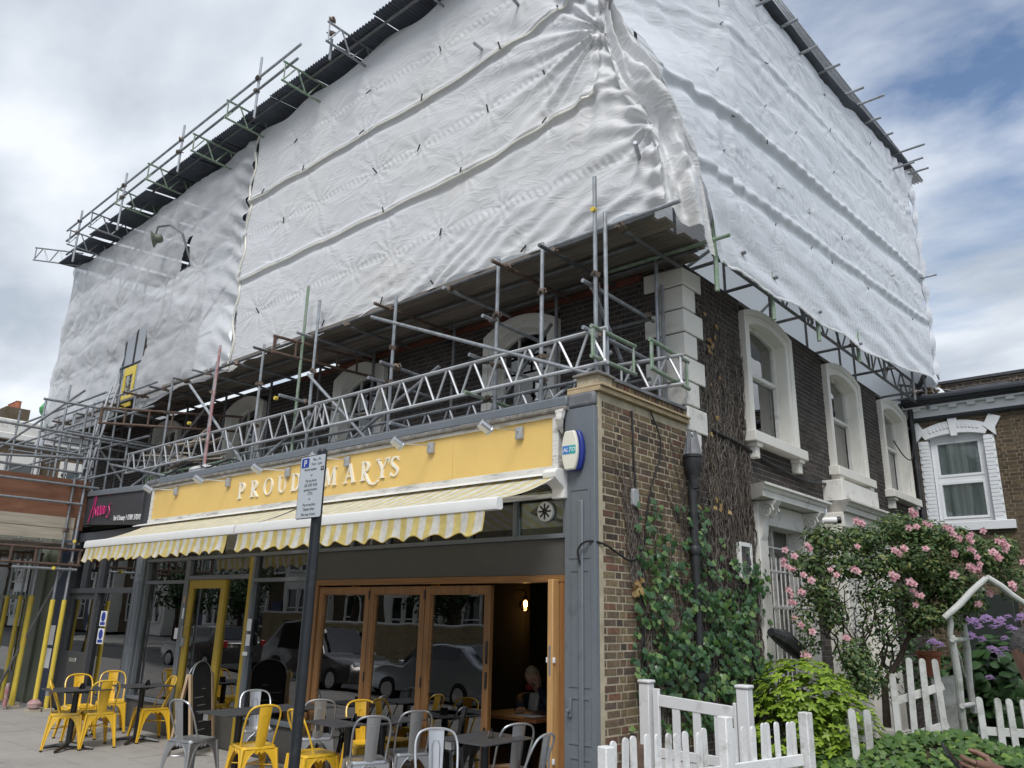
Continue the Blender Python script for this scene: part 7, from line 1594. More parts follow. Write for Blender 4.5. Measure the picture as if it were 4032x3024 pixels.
while len(items) < 1900 and tries < 60000:
    tries += 1; px, py = rv.uniform(2480, 3010), rv.uniform(1950, 2880)
    if rv.random() < dens(px, py)*1.25 and noise.noise(Vector((px*.012, py*.012, 3)))+.35*noise.noise(Vector((px*.035, py*.035, 8))) > -.16:
        p = at(px, py, 0, XC); k = min(1, dens(px, py)); p.x = XC+.03+rv.random()*(.04+.10*k)+max(0, .16*k*noise.noise(Vector((px*.012, py*.012, 3))))
        items.append((p, (1, rv.uniform(-1.1, .5), rv.uniform(-.5, .9)), rv.gauss(0, .8), rv.uniform(.038, .080)))
foliage(ivy, 'ivy', 'ivy', items, 300, 'ivy_leaf', 'ivy_leaves')
dry = []
for i in range(34):
    q = rv.choice(((2770, 1900, 40, 170), (2800, 1560, 30, 120), (2790, 1330, 25, 60), (2840, 1990, 40, 40), (2610, 2470, 30, 60), (2500, 2330, 20, 60)))
    p = at(rv.gauss(q[0], q[2]*.6), rv.gauss(q[1], q[3]*.6), 0, XC); p.x = XC+.05; dry.append((p, (1, rv.uniform(-.5, .5), rv.uniform(-.3, .5)), rv.uniform(-2, 2), rv.uniform(.05, .09)))
foliage(ivy, 'ivy', 'ivy_dry', dry, 60, 'dry_leaf')

# ================================================================== white fences and gate
def picket_me(w, h, d=.018):
    m = MB(); pts = [(-w/2, 0), (w/2, 0), (w/2, h-w/2)]+[(w/2*math.cos(R(a)), h-w/2+w*.55*math.sin(R(a))) for a in (30, 60, 90, 120, 150)]+[(-w/2, h-w/2)]
    m.prism(pts, -d/2, d/2); m.v = [(a, c, b) for a, b, c in m.v]; return m.mesh('picket', MT['white_fence'])
pk = picket_me(.050, .98); pk2 = picket_me(.068, 1.0)
A_ = at(2366, 2908, 2, 1.04); B_ = at(3150, 2832, 2, 1.04); A_.z = B_.z = 0
fa = thing('picket_fence', 'weathered white picket fence nearest us by the grey corner pilaster', 'fence', tuple(A_), 'white picket fences in the garden')
dv_ = (B_-A_); LN = dv_.length; dv_.normalize(); ang = math.atan2(dv_.y, dv_.x); nn = Vector((-dv_.y, dv_.x, 0))
mp_ = at(2830, 2862, 2, 1.04); tm = (Vector((mp_.x, mp_.y, 0))-A_).dot(dv_)
k = .10
while k < LN-.05:
    if abs(k-tm) > .07: o = inst(pk, 'picket', fa, A_+dv_*k+Vector((0, 0, .05+rv.uniform(-.012, .012)))+nn*.0, (rv.uniform(-.03, .03), rv.uniform(-.015, .015), ang))
    k += .108+rv.uniform(-.006, .006)
for tt, h_ in ((0, 1.0), (tm, 1.12), (LN, 1.10)):
    m = MB(); p = A_+dv_*tt; m.obox((p.x-nn.x*.05, p.y-nn.y*.05, h_/2), (.085, .085, h_), Matrix.Rotation(ang, 3, 'Z')); m.build('post', MT['white_fence'], fa, bevel=.008)
for z in (.74, .25):
    for a, b in ((.05, tm-.05), (tm+.05, LN-.05)):
        m = MB(); p = A_+dv_*((a+b)/2)-nn*.026; m.obox((p.x, p.y, z), (b-a, .028, .085), Matrix.Rotation(ang, 3, 'Z')); m.build('rail', MT['white_fence'], fa, bevel=.004)
m = MB(); p = A_+dv_*.55-nn*.046; m.obox((p.x, p.y, .735), (.36, .02, .075), Matrix.Rotation(ang, 3, 'Z')); m.build('repair_slat', MT['white_fence'], fa, bevel=.004)
gY = 6.72; gl_ = at(2545, 2690, 1, gY); gr_ = at(2930, 2712, 1, gY)
gt_ = thing('garden_gate', 'white slatted garden gate between capped posts before the ivy', 'gate', ((gl_.x+gr_.x)/2, gY, 0))
gx0, gx1 = gl_.x, gr_.x
for x, zt in ((gx0, gl_.z), (gx1, gr_.z)):
    m = MB(); m.box(x-.052, x+.052, gY-.052, gY+.052, 0, zt); po = m.build('post', MT['gate_white'], gt_, bevel=.006); m = MB(); m.box(x-.064, x+.064, gY-.064, gY+.064, zt+.001, zt+.032); m.build('post_cap', MT['gate_white'], po, bevel=.012)
gf = lambda u, v, n: (gx0+.075+u*(gx1-gx0-.15), gY-n, v)
for u in (0, 1): m = MB(gf); m.box(u-.04 if u else 0, u if u else .07, .08, 1.18-.04*u, -.02, .02) if u else m.box(0, .075, .08, 1.20, -.02, .02); m.build('stile', MT['gate_white'], gt_, bevel=.008)
m = MB(gf); m.add([(.076, 1.05, .016), (.958, 1.01, .016), (.958, 1.11, .016), (.076, 1.15, .016), (.076, 1.05, -.016), (.958, 1.01, -.016), (.958, 1.11, -.016), (.076, 1.15, -.016)], [(0, 1, 2, 3), (7, 6, 5, 4), (0, 4, 5, 1), (1, 5, 6, 2), (2, 6, 7, 3), (3, 7, 4, 0)]); m.build('top_rail', MT['gate_white'], gt_, bevel=.005)
for z in (.66, .12): m = MB(gf); m.box(.076, .958, z-.04, z+.04, -.016, .016); m.build('rail', MT['gate_white'], gt_, bevel=.005)
for u in (.28, .53, .78): m = MB(gf); m.box(u-.045, u+.045, .701, 1.045, -.011, .011); m.build('slat', MT['gate_white'], gt_, bevel=.003)
for k in range(7): m = MB(gf); u = .08+k*.125; m.box(u, u+.121, .161, .619, -.010, .010); m.build('board', MT['gate_white'], gt_, bevel=.004)
def fence_px(label, pts, depth, zb, name='picket_fence', rails=(), mat='old_white', w=.075):
    """loose row of pickets; pts = (x_top, y_top) photo pixels at a depth"""
    P_ = [deep(x, y, depth) for x, y in pts]; t_ = thing(name, label, 'fence', (P_[0].x, P_[0].y, zb), 'white picket fences in the garden')
    d = (P_[-1]-P_[0]); d.z = 0; a_ = math.atan2(d.y, d.x)
    for p in P_:
        h = p.z-zb; key = picket_me(w, h); o = inst(key, 'picket', t_, (p.x, p.y, zb), (rv.uniform(-.04, .04), rv.uniform(-.03, .03), a_)); key.materials[0] = MT[mat]
    for off in rails:
        a, b = P_[0]+Vector((0, 0, off)), P_[-1]+Vector((0, 0, off)); e = (b-a).normalized(); q = Vector((-e.y, e.x, 0))*.025
        m = MB(); c = (a+b)/2+q; m.obox(c, ((b-a).length+.1, .025, .09), Matrix.Rotation(math.atan2(e.y, e.x), 3, 'Z') @ Matrix.Rotation(-math.asin(e.z), 3, 'Y')); m.build('rail', MT[mat], t_, bevel=.004)
    return t_
c6 = lambda x, y: (3350+x*.4062, 2350+y*.4062)
fence_px('weathered white pickets standing behind the ground ivy left of the rustic arch', [c6(400, 745), c6(530, 590), c6(675, 598), c6(835, 605)], 9.6, .35, rails=(-.32, -.75))
fence_px('two leaning white pickets stuck in the ground ivy by the lime bush', [c6(20, 1085), c6(145, 1095)], 8.0, .2)
fence_px('white picket fence on the right of the arch behind the phone', [c6(1250, 970), c6(1400, 980), c6(1540, 990), c6(1690, 1000), c6(1840, 1010), c6(1990, 1020)], 9.0, .1, rails=(-.36, -.95))
m = thing('white_panel', 'grey white board leaning behind the pickets', 'board', tuple(deep(*c6(900, 1000), 9.9))); q = MB(); pA, pB, pC, pD = [deep(*c6(a, b), 9.9) for a, b in ((780, 800), (1010, 760), (1060, 1300), (860, 1300))]; q.add([pA, pB, pC, pD]+[p+Vector((-.02, .03, 0)) for p in (pA, pB, pC, pD)], [(0, 1, 2, 3), (7, 6, 5, 4), (0, 4, 5, 1), (1, 5, 6, 2), (2, 6, 7, 3), (3, 7, 4, 0)]); q.build('board', MT['old_white'], m)
# rustic arch
ra = thing('rose_arch', 'rustic white timber garden arch with crossed apex poles', 'arch', tuple(deep(3800, 2960, 9.4)))
def pole(name, a, b, da, db, r=.05): m = MB(); p, q = deep(*c6(*a), da), deep(*c6(*b), db); m.path([p, p.lerp(q, .35)+Vector((.012, 0, .0)), p.lerp(q, .7)+Vector((-.008, 0, 0)), q], [r*.64, r*.71, r*.67, r*.6], 10); m.build(name, MT['old_white'], ra)
pole('post', (975, 380), (1135, 1500), 9.4, 9.4, .062); pole('post', (1075, 180), (1195, 1120), 10.0, 10.0, .062); pole('post', (950, 170), (975, 420), 9.4, 9.4, .05)
pole('rung', (985, 415), (1110, 415), 9.35, 9.95, .045); pole('rung', (1080, 1060), (1195, 1040), 9.35, 9.95, .045)
pole('rafter', (905, 205), (1310, -180), 9.35, 9.35, .055); pole('rafter', (1320, -190), (1680, 60), 9.35, 9.35, .055); pole('rafter', (960, 270), (1290, -80), 9.8, 9.8, .045); pole('brace', (1010, 480), (1115, 780), 9.5, 9.9, .025); pole('post', (1820, 150), (1990, 1500), 9.4, 9.4, .062)
m = MB()
# ================================================================== shrubs
def blob(c, r, n, size, out_bias=.6, flat=1, up_=.35):
    o = []
    for i in range(n):
        d = Vector((rv.gauss(0, 1), rv.gauss(0, 1), rv.gauss(0, 1))).normalized(); k = rv.random()**(1-out_bias if out_bias < 1 else .1)
        w_ = 1+.22*noise.noise(d*2.3+Vector(c)); p = Vector(c)+Vector((d.x*r[0], d.y*r[1], d.z*r[2]))*k*w_
        nrm = (d*.8+Vector((rv.uniform(-.5, .5), rv.uniform(-.5, .5), rv.uniform(-.3, .7)+up_))); o.append((p, nrm, rv.uniform(-3.1, 3.1), size*rv.uniform(.7, 1.3)))
    return o
def branch(mb, a, b, r0, r1, n=8, wig=.06):
    a, b = Vector(a), Vector(b); pts = [a.lerp(b, i/n)+Vector((rv.uniform(-wig, wig), rv.uniform(-wig, wig), rv.uniform(-wig, wig)))*(1 if 0 < i < n else 0) for i in range(n+1)]
    mb.path(pts, [r0+(r1-r0)*i/n for i in range(n+1)], 6); return pts
# lime green shrub
cc = deep(3165, 2735, 8.7); lime = thing('lime_shrub', 'dense lime green shrub behind the near picket fence', 'shrub', (cc.x, cc.y, 0)); its = []
for c, r, n in (((cc.x, cc.y, cc.z+.02), (.50, .50, .36), 420), ((cc.x-.18, cc.y-.1, cc.z-.35), (.48, .5, .42), 330), ((cc.x+.28, cc.y+.15, cc.z-.3), (.42, .45, .45), 280), ((cc.x+.05, cc.y, cc.z-.75), (.5, .5, .4), 200)):
    for p, nr, rl, s in blob(c, r, n, .070, .90):
        for k in range(5): a = k*1.256+rl; its.append((p, Vector(nr)+Vector((0, 0, .6)), a, s*rv.uniform(.8, 1.1)))
foliage(lime, 'plain', 'choisya', its, 300, 'leaf', 'leaves'); b = MB()
for k in range(9): branch(b, (cc.x, cc.y, .02), (cc.x+rv.uniform(-.35, .35), cc.y+rv.uniform(-.3, .3), cc.z+rv.uniform(-.3, .2)), .02, .008)
b.build('stems', MT['bark'], lime)
# ground ivy mound with shrubs in it
gi = thing('ground_ivy', 'mass of green ivy sprawling over the ground below the arch', 'ivy', tuple(deep(3600, 2950, 8.6)), kind=None); its = []
MZ = []
def mound(x, y): return .12+.52*math.exp(-((x+2.4)/1.3)**2-((y-9.3)/1.3)**2)+.06*math.exp(-((x+1.9)/.8)**2-((y-9.6)/1.2)**2)+.10*fbm((x*1.7, y*1.7, 1))
m = MB(); m.grid(lambda u, v: (-3.9+u*3.9, 7.6+v*4.2, mound(-3.9+u*3.9, 7.6+v*4.2)), 30, 30); m.build('soil_mound', MT['soil'], gi, recalc=False)
for i in range(9500):
    x, y = rv.uniform(-3.6, -.2), rv.uniform(7.7, 11.6); z = mound(x, y)
    if z > .13: its.append((Vector((x, y, z+rv.random()*.10)), (rv.uniform(-.3, .8), rv.uniform(-1.1, .1), .9), rv.uniform(-3, 3), rv.uniform(.045, .085)))
foliage(gi, 'ivy', 'ground_ivy', its, 300, 'ivy_leaf', 'ivy_leaves')
# climbing rose
rb = deep(3520, 2830, 9.9); rose = thing('rose_bush', 'tall climbing rose bush covered in pink blooms beside the arch', 'rose bush', (rb.x, rb.y, .2)); its = []
c4_ = lambda x, y: (2900+x*.6775, 1900+y*.6775)
for x, y, rx, ry, n, dd in ((520, 330, 150, 90, 420, 9.9), (400, 470, 110, 90, 330, 9.7), (740, 330, 170, 90, 620, 10.0), (950, 260, 150, 90, 560, 10.1), (1120, 300, 150, 90, 560, 10.0), (1290, 360, 150, 110, 620, 9.9), (1450, 430, 150, 110, 520, 9.9), (1560, 380, 90, 80, 230, 9.9), (1040, 450, 200, 130, 900, 9.8), (1200, 560, 190, 140, 900, 9.8), (1330, 660, 130, 110, 480, 9.7), (820, 480, 170, 110, 520, 9.9), (620, 470, 130, 110, 420, 9.8), (480, 620, 110, 130, 420, 9.7), (560, 760, 90, 110, 260, 9.8), (400, 760, 60, 170, 170, 9.6), (430, 930, 40, 90, 70, 9.6), (1090, 760, 150, 120, 520, 9.8), (900, 640, 160, 90, 240, 9.8), (760, 650, 120, 110, 130, 9.8), (840, 800, 200, 120, 170, 9.8), (690, 1000, 110, 110, 380, 9.5), (740, 1130, 130, 120, 520, 9.4), (1600, 560, 120, 130, 300, 10.2), (1240, 780, 90, 90, 260, 9.7)):
    k = dd/3105*.6775; c = deep(*c4_(x, y), dd); its += blob(c, (rx*k*.95, .34, ry*k), int(n*1.75), .056, .60)
for i in range(5): pass
foliage(rose, 'plain', 'rose_leaf', its, 300, 'leaf', 'leaves'); b = MB()
base = deep(*c4_(860, 1170), 9.8); trunk_top = deep(*c4_(1000, 900), 9.9); b.path([base+Vector((-.02, 0, -.5)), base, base.lerp(trunk_top, .5)+Vector((.02, 0, .0)), trunk_top], [.05, .042, .036, .03], 8); trunk = b.build('trunk', MT['bark'], rose); b = MB()
for tx, ty in ((1190, 700), (1290, 430), (1100, 420), (950, 500), (1350, 650), (1000, 600)): branch(b, trunk_top, deep(*c4_(tx, ty), 9.9), .022, .007, 8, .04)
for sx, sy, tx, ty in ((650, 1080, 620, 600), (690, 1090, 560, 420), (700, 1090, 780, 520), (640, 1050, 480, 560), (700, 1060, 850, 450), (720, 1050, 700, 700), (880, 1060, 870, 760), (890, 1070, 960, 640), (780, 1060, 720, 560), (870, 1030, 800, 640), (560, 960, 520, 700), (820, 1080, 930, 700)):
    p0 = deep(*c4_(sx, sy+40), 9.8); pts = branch(b, p0, deep(*c4_(tx, ty), 9.85), .014, .005, 9, .05)
    for q in pts[2:8]:
        if rv.random() < .8: branch(b, q, q+Vector((rv.uniform(-.3, .3), rv.uniform(-.2, .2), rv.uniform(.05, .35))), .006, .003, 4, .03)
b.build('canes', MT['bark'], rose, kind='stuff')
fm = MB()
for ring_, (npet, rad, tl) in enumerate(((5, .030, 1.25), (6, .022, .9), (5, .014, .5), (4, .008, .2))):
    for k in range(npet):
        a = 2*math.pi*k/npet+ring_*.6; u_ = Vector((math.cos(a), math.sin(a), 0)); w_ = Vector((-math.sin(a), math.cos(a), 0)); s_ = .028-.003*ring_
        pb = u_*rad*.25; ctr = u_*rad+Vector((0, 0, .016*(1.4-tl)+.012*ring_)); tp_ = u_*(rad*1.0+s_*math.sin(tl))+Vector((0, 0, .02+s_*math.cos(tl)))
        fm.add([pb, ctr+w_*s_*.75, tp_+w_*s_*.4, tp_-w_*s_*.4, ctr-w_*s_*.75, ctr-u_*.006], [(0, 1, 5), (1, 2, 5), (2, 3, 5), (3, 4, 5), (4, 0, 5)])
fme = fm.mesh('rose_bloom', MT['rose'], None, False, 60)
for x, y in ((700, 225), (725, 238), (1020, 165), (1048, 180), (1030, 190), (1003, 262), (1045, 260), (1100, 235), (1122, 246), (1220, 258), (1240, 270), (1255, 300), (1300, 325), (1370, 300), (1345, 318), (1430, 280), (920, 395), (940, 410), (970, 388), (680, 505), (700, 520), (905, 535), (930, 545), (915, 560), (1010, 580), (1030, 592), (1025, 630), (1050, 650), (1075, 660), (1265, 535), (1360, 390), (1375, 400), (1400, 435), (1275, 412), (1490, 410), (1510, 430), (1525, 440), (1555, 350), (1570, 370), (1560, 390), (1520, 340), (1360, 490), (1375, 500), (1410, 475), (1405, 500), (1415, 520), (1480, 645), (1410, 710), (1600, 595), (1615, 610), (410, 365), (430, 385), (335, 430), (285, 395), (270, 450), (275, 480), (300, 495), (330, 512), (385, 540), (430, 570), (300, 625), (320, 650), (375, 635), (390, 650), (320, 695), (335, 705), (340, 790), (375, 830), (630, 900), (645, 908), (395, 1000), (410, 1015), (440, 870), (580, 540), (545, 510), (1045, 710), (700, 375), (1670, 465), (1100, 390), (1355, 345)):
    p = deep(*c4_(x, y), 9.42); s = rv.uniform(.62, 1.0); dn_ = (CAM-p).normalized()+Vector((rv.uniform(-.6, .6), rv.uniform(-.5, .5), rv.uniform(-.1, .7))); o = inst(fme, 'rose_bloom', rose, p); o.rotation_euler = dn_.to_track_quat('Z', 'Y').to_euler(); o.scale = (s, s, s)
# hydrangea
hc_ = deep(3960, 2660, 11.6); hyd = thing('hydrangea_bush', 'large leaved hydrangea with purple heads at the right behind the arch', 'hydrangea', (hc_.x, hc_.y, .1)); its = []
for dx, dy, dz, r, n in ((0, 0, 0, .75, 330), (.6, .2, .05, .7, 300), (-.55, .1, -.15, .55, 200), (.2, -.1, -.5, .8, 330), (1.2, .3, -.1, .7, 220), (-.3, 0, -.7, .7, 200)): its += blob((hc_.x+dx, hc_.y+dy, hc_.z+dz), (r, r*.7, r*.8), n, .16, .8)
foliage(hyd, 'big', 'hyd_leaf', its, 300, 'leaf', 'leaves'); b = MB()
for k in range(12): branch(b, (hc_.x+rv.uniform(-.3, .6), hc_.y, .05), (hc_.x+rv.uniform(-.8, 1.2), hc_.y+rv.uniform(-.3, .3), hc_.z+rv.uniform(-.3, .4)), .014, .007)
b.build('stems', MT['bark'], hyd, kind='stuff'); hm = MB()
for k in range(34):
    a = rv.uniform(0, 6.28); r_ = .085*math.sqrt(rv.random()); cz = .035*(1-(r_/.085)**2); cx, cy = r_*math.cos(a), r_*math.sin(a); rt_ = rv.random()*3
    for j in range(4):
        b_ = rt_+j*math.pi/2; s_ = .016; hm.add([(cx, cy, cz), (cx+s_*math.cos(b_-.5), cy+s_*math.sin(b_-.5), cz+.004), (cx+s_*1.3*math.cos(b_), cy+s_*1.3*math.sin(b_), cz+.002), (cx+s_*math.cos(b_+.5), cy+s_*math.sin(b_+.5), cz+.004)], [(0, 1, 2, 3)])
hme = hm.mesh('flower_head', MT['hyd_purple'], None, False, 0)
for x, y in ((1360, 795), (1350, 810), (1385, 800), (1460, 790), (1440, 800), (1490, 840), (1540, 795), (1580, 780), (1590, 840), (1530, 815), (1660, 780), (1360, 890), (1430, 910), (1490, 970), (1535, 1000), (1555, 970), (1475, 1135), (1130, 930), (1150, 925), (1620, 860), (1640, 800), (1400, 830), (1560, 905), (1180, 945)):
    p = deep(*c4_(x, y), 10.95); o = inst(hme, 'flower_head', hyd, p); o.rotation_euler = ((CAM-p).normalized()*.6+Vector((rv.uniform(-.3, .3), rv.uniform(-.3, .3), .8))).to_track_quat('Z', 'Y').to_euler(); s = rv.uniform(.6, .95); o.scale = (s, s, s)
# dark evergreen behind, terracotta pot, dark gap
tp_ = deep(*c4_(1125, 1055), 10.3); pot = thing('flower_pot', 'terracotta flower pot behind the weathered pickets', 'flower pot', (tp_.x, tp_.y, tp_.z-.15)); m = MB(); m.lathe([(.10, -.15), (.14, .10), (.16, .11), (.16, .16), (.13, .16), (.12, .08)], tuple(tp_), 16); m.build('pot', MT['terracotta'], pot)
ec = deep(*c4_(980, 930), 11.6); evg = thing('evergreen_shrub', 'dark evergreen shrub in the shade behind the rose bush', 'shrub', (ec.x, ec.y, 0)); its = blob((ec.x, ec.y, ec.z-.1), (.55, .5, .8), 500, .09, .7)+blob((ec.x-1.2, ec.y-1.2, .5), (.7, .6, .5), 420, .08, .7)
foliage(evg, 'plain', 'hyd_leaf', its, 150, 'leaf', 'leaves'); b = MB(); b.path([(ec.x, ec.y, 0), (ec.x+.03, ec.y, .6), (ec.x, ec.y, ec.z)], [.04, .03, .015], 7); b.build('trunk', MT['bark'], evg)
lg_ = at(3085, 2530, 0, XC+.25); wd = thing('carved_log', 'dark split log sculpture leaning from the barred window', 'log', tuple(lg_)); m = MB(); m.path([lg_+Vector((0, -.35, .12)), lg_+Vector((.05, -.1, .05)), lg_+Vector((.10, .18, -.10)), lg_+Vector((.10, .34, -.2))], [.05, .11, .10, .03], 9); m.build('log', MT['black_pipe'], wd)
bn = at(3905, 2395, 1, 15.2); bd_ = thing('dark_panel', 'dark panel standing behind the purple hydrangea', 'panel', (bn.x, 15.2, 0)); m = MB(); m.box(bn.x-.45, bn.x+.35, 15.0, 15.4, 0, bn.z+.22); m.build('panel', MT['hyd_dark'], bd_, bevel=.01)  # plain dark box filling a dark patch behind the bush

# ================================================================== the other side of the street (seen in the glass)
def car(label, mk, x, y, L_=4.1, Wd=1.75, H_=1.46, suv=False, face=1):
    t_ = thing('parked_car', label, 'car', (x, y, -.13), 'cars parked along the kerb'); g0 = -.13
    hl = .98 if suv else .82; bl = 1.08 if suv else .92
    prof = [(-.5, .30), (-.5, .62), (-.47, .80), (-.40, .90), (-.20, hl+.06), (-.07, H_*.985), (.12, H_), (.30, H_*.97), (.42, bl+.12), (.49, .95), (.50, .55), (.49, .30)]
    def body(u, v):
        pass
    m = MB(); n = len(prof); rows = []
    for wv, sc, zs in ((-.5, .93, .0), (-.47, .985, 0), (-.30, 1, 0), (0, 1.0, 0), (.30, 1, 0), (.47, .985, 0), (.5, .93, 0)):
        for px, pz in prof:
            tum = 1-.20*max(0, (pz-.85)/(H_-.85)) if pz > .85 else 1
            rows.append((x+face*px*L_*sc, y+wv*Wd*tum, g0+pz*(1 if abs(wv) < .45 else .985)))
    f = []
    for j in range(6):
        for i in range(n): f.append((j*n+i, j*n+(i+1) % n, (j+1)*n+(i+1) % n, (j+1)*n+i))
    f += [tuple(range(n)), tuple(6*n+i for i in range(n))]; m.add(rows, f); bd = m.build('body', MT[mk], t_, sharp=40, bevel=.03)
    for s_ in (-1, 1):
        for a, b in ((-.20, .03), (.05, .27)):
            yy = y+s_*(Wd*.5*.90+.004); q = MB(); z0, z1 = .93, H_-.10; k = Wd*.5*.10*s_
            A = (x+face*(a-.02 if a < 0 else a)*L_, yy+k*.5, g0+z0); Bq = (x+face*(b+(.03 if b > .2 else 0))*L_, yy+k*.5, g0+z0); Cq = (x+face*b*L_, yy-k*.6, g0+z1); Dq = (x+face*(a+.09 if a < 0 else a)*L_, yy-k*.6, g0+z1)
            q.add([A, Bq, Cq, Dq]+[(p[0], p[1]-s_*.03, p[2]) for p in (A, Bq, Cq, Dq)], [(0, 1, 2, 3), (7, 6, 5, 4), (0, 4, 5, 1), (1, 5, 6, 2), (2, 6, 7, 3), (3, 7, 4, 0)]); q.build('side_window', MT['car_glass'], t_)
        for px in (-.31, .30):
            w = MB(); wr_ = .36 if suv else .31; w.lathe([(wr_*.62, -.10), (wr_*.95, -.09), (wr_, -.05), (wr_, .07), (wr_*.95, .10), (wr_*.62, .10)], (x+face*px*L_, y+s_*(Wd*.5-.09), g0+wr_), 20, rot=Matrix.Rotation(R(90), 3, 'X')); wh = w.build('wheel', MT['tyre'], t_)
            w = MB(); w.lathe([(.02, -.108), (wr_*.60, -.102), (wr_*.60, .102), (.02, .108)], (x+face*px*L_, y+s_*(Wd*.5-.09), g0+wr_), 14, rot=Matrix.Rotation(R(90), 3, 'X')); w.build('rim', MT['steel'], wh)
        q = MB(); q.obox((x-face*.175*L_, y+s_*(Wd*.5+.07), g0+.98), (.10, .18, .13)); q.build('mirror', MT[mk], t_, bevel=.03)
        q = MB(); q.obox((x-face*.455*L_, y+s_*.62, g0+.74), (.25, .30, .13), Matrix.Rotation(face*.25, 3, 'Y')); q.build('headlight', MT['white_plastic'], t_, bevel=.03)
        q = MB(); q.obox((x+face*.478*L_, y+s_*.70, g0+.90), (.14, .20, .22)); q.build('tail_light', MT['red_car'], t_, bevel=.02)
    for a, b, za, zb in ((-.215, -.085, hl+.05, H_-.03), (.315, .425, H_-.06, bl+.12)):
        q = MB(); e = -.012 if a < 0 else .012
        q.add([(x+face*(a+e)*L_, y-.66, g0+za+.02), (x+face*(a+e)*L_, y+.66, g0+za+.02), (x+face*(b+e)*L_, y+.56, g0+zb+.01), (x+face*(b+e)*L_, y-.56, g0+zb+.01)], [(0, 1, 2, 3)]); q.build('windscreen' if a < 0 else 'rear_window', MT['car_glass'], t_, recalc=False)
    q = MB(); q.box(*sorted((x-face*.503*L_, x-face*.49*L_)), y-.45, y+.45, g0+.42, g0+.62); q.build('grille', MT['black_metal'], t_, bevel=.01)
    q = MB(); q.box(*sorted((x-face*.507*L_, x-face*.4995*L_)), y-.26, y+.26, g0+.36, g0+.47); q.build('number_plate', MT['sign_white'], t_)
    return t_
car('silver hatchback parked at the kerb, reflected in the oak doors', 'car_silver', -14.9, -2.2)
car('bronze grey off-road car parked at the kerb, reflected in the first oak door', 'car_grey', -20.0, -2.3, 4.5, 1.9, 1.72, True, -1)
car('dark grey hatchback parked at the kerb, reflected in the far left shop glass', 'car_grey', -26.5, -2.2)
oh = lambda u, v, n: (u, -16+n, v)
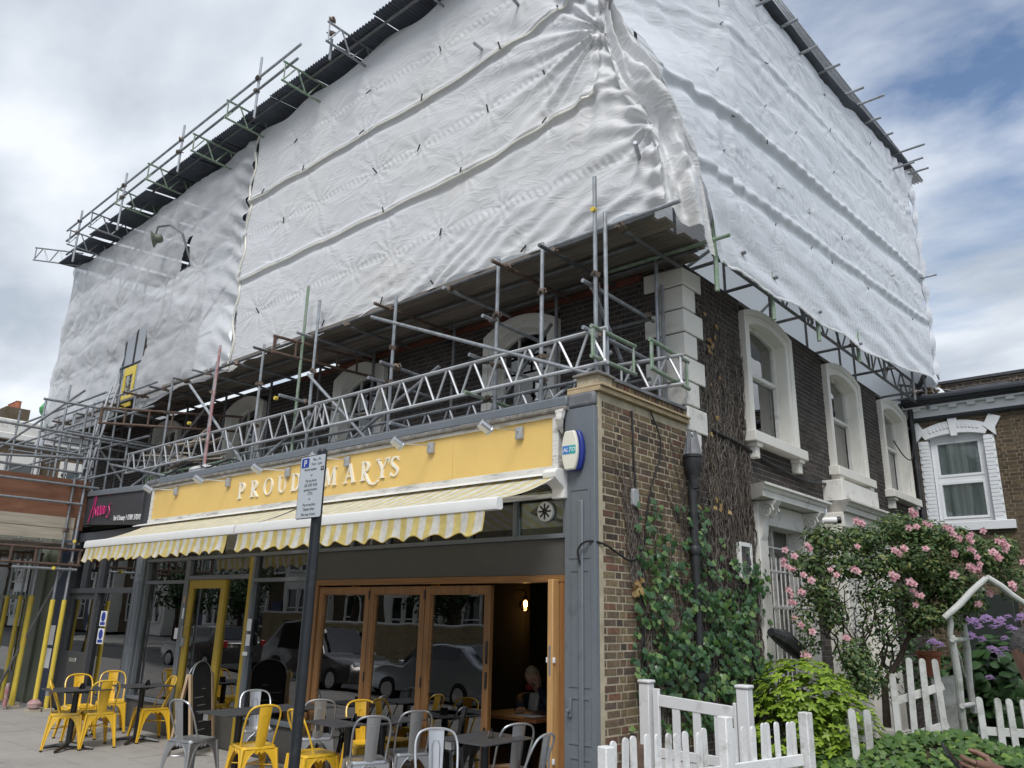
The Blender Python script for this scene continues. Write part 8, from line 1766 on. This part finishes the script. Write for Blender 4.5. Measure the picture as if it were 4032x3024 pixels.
for i in range(13):
    x0 = -116.4+i*9.2; t_ = thing('stuccoed_terrace_house', ['opposite stucco house', 'opposite brick house'][0]+' with white bays, %s along the far terrace' % ['first', 'second', 'third', 'fourth', 'fifth', 'sixth', 'seventh', 'eighth', 'ninth', 'tenth', 'eleventh', 'twelfth', 'thirteenth'][i], 'house', (x0+4.5, -17, 0), 'houses across the street')
    m = MB(); m.box(x0, x0+9.1, -26, -16.005, 0, 9.2); m.build('wall', MT['brick_nb'], t_)
    m = MB(); m.box(x0, x0+9.1, -16.3, -15.7, 8.8, 9.15); m.build('cornice', MT['stucco'], t_); m = MB(); m.box(x0-.01, x0+9.09, -26, -16, 9.2, 9.6); m.build('roof', MT['slate'], t_)
    m = MB(oh); m.prism([(x0+.8, 0), (x0+4.4, 0), (x0+4.4, 6.6), (x0+.8, 6.6)], 0, 1.0); m.build('bay', MT['stucco'], t_, bevel=.05)
    for u, v, w_, h_, n in ((x0+1.35, 1.0, .8, 2.1, 1.0), (x0+2.45, 1.0, .8, 2.1, 1.0), (x0+3.5, 1.0, .5, 2.1, 1.0), (x0+1.35, 4.2, .8, 1.9, 1.0), (x0+2.45, 4.2, .8, 1.9, 1.0), (x0+3.5, 4.2, .5, 1.9, 1.0), (x0+5.6, 4.2, 1.1, 2.0, .0), (x0+7.4, 4.2, 1.1, 2.0, .0), (x0+5.6, 1.0, 1.1, 2.2, 0)):
        q = MB(oh); q.ring([(u-.12, v-.12), (u+w_+.12, v-.12), (u+w_+.12, v+h_+.16), (u-.12, v+h_+.16)], [(u, v), (u+w_, v), (u+w_, v+h_), (u, v+h_)], n-.05, n+.10); wf = q.build('window', MT['stucco'], t_); q = MB(oh); q.box(u, u+w_, v, v+h_, n+.005, n+.02); q.build('pane', MT['car_glass'], wf); q = MB(oh); q.box(u, u+w_, v+h_/2-.04, v+h_/2+.04, n+.021, n+.06); q.build('sash_bar', MT['stucco'], wf)
    q = MB(oh); q.box(x0+7.3, x0+8.4, 0, 2.4, .005, .06); q.build('door', MT['navy'], t_)
gw_ = thing('garden_wall', 'yellow brick garden wall across the street', 'wall', (-28, -10, 0)); m = MB(); m.box(-36, -17.5, -10.25, -10, -.15, 1.75); wl_ = m.build('brick_face', MT['mortar_ext'], gw_); brick_wall(wl_, lambda u, v, n: (u, -10+n, v), -36, -17.5, -.1, 1.7, [], MT['stock_wall'], nmax=0, seed=41); m = MB(); m.box(-36.1, -17.4, -10.3, -9.95, 1.751, 1.83); m.build('coping', MT['stucco_worn'], gw_, bevel=.02)
pv = MB(); pv.box(-60, 40, -15, -7.2, -.159, -.03); struct(pv.build('far_pavement', MT['paving']))
for i, (x, y, h, r, lab) in enumerate(((-24.5, -11.6, 4.6, 1.9, 'bushy street tree behind the yellow garden wall'), (-31.5, -12, 6.5, 2.6, 'tall street tree at the left across the road'), (-13.5, -12.2, 3.4, 1.6, 'low round tree across the road nearest the silver car'), (-44.5, -9.8, 4.2, 2.3, 'furthest street tree across the road'), (-37.5, -9.6, 3.4, 2.0, 'low bushy tree across the road left of the yellow wall'))):
    t_ = thing('street_tree', lab, 'tree', (x, y, 0), 'trees across the street'); m = MB(); m.path([(x, y, -.1), (x+.1, y, h*.35), (x, y+.1, h*.7)], [.18, .13, .06], 8); tk = m.build('trunk', MT['bark'], t_)
    b = MB()
    for k in range(8): branch(b, (x, y, h*.45), (x+rv.uniform(-r, r)*.7, y+rv.uniform(-r, r)*.7, h*rv.uniform(.7, 1)), .06, .02, 5, .1)
    b.build('limbs', MT['bark'], tk, kind='stuff'); its = []
    for k in range(9): its += blob((x+rv.uniform(-r, r)*.65, y+rv.uniform(-r, r)*.5, h*rv.uniform(.55, 1)), (r*.5, r*.5, r*.42), 260, .20, .7)
    foliage(t_, 'plain', 'tree_leaf', its, 0, 'leaf', 'crown')
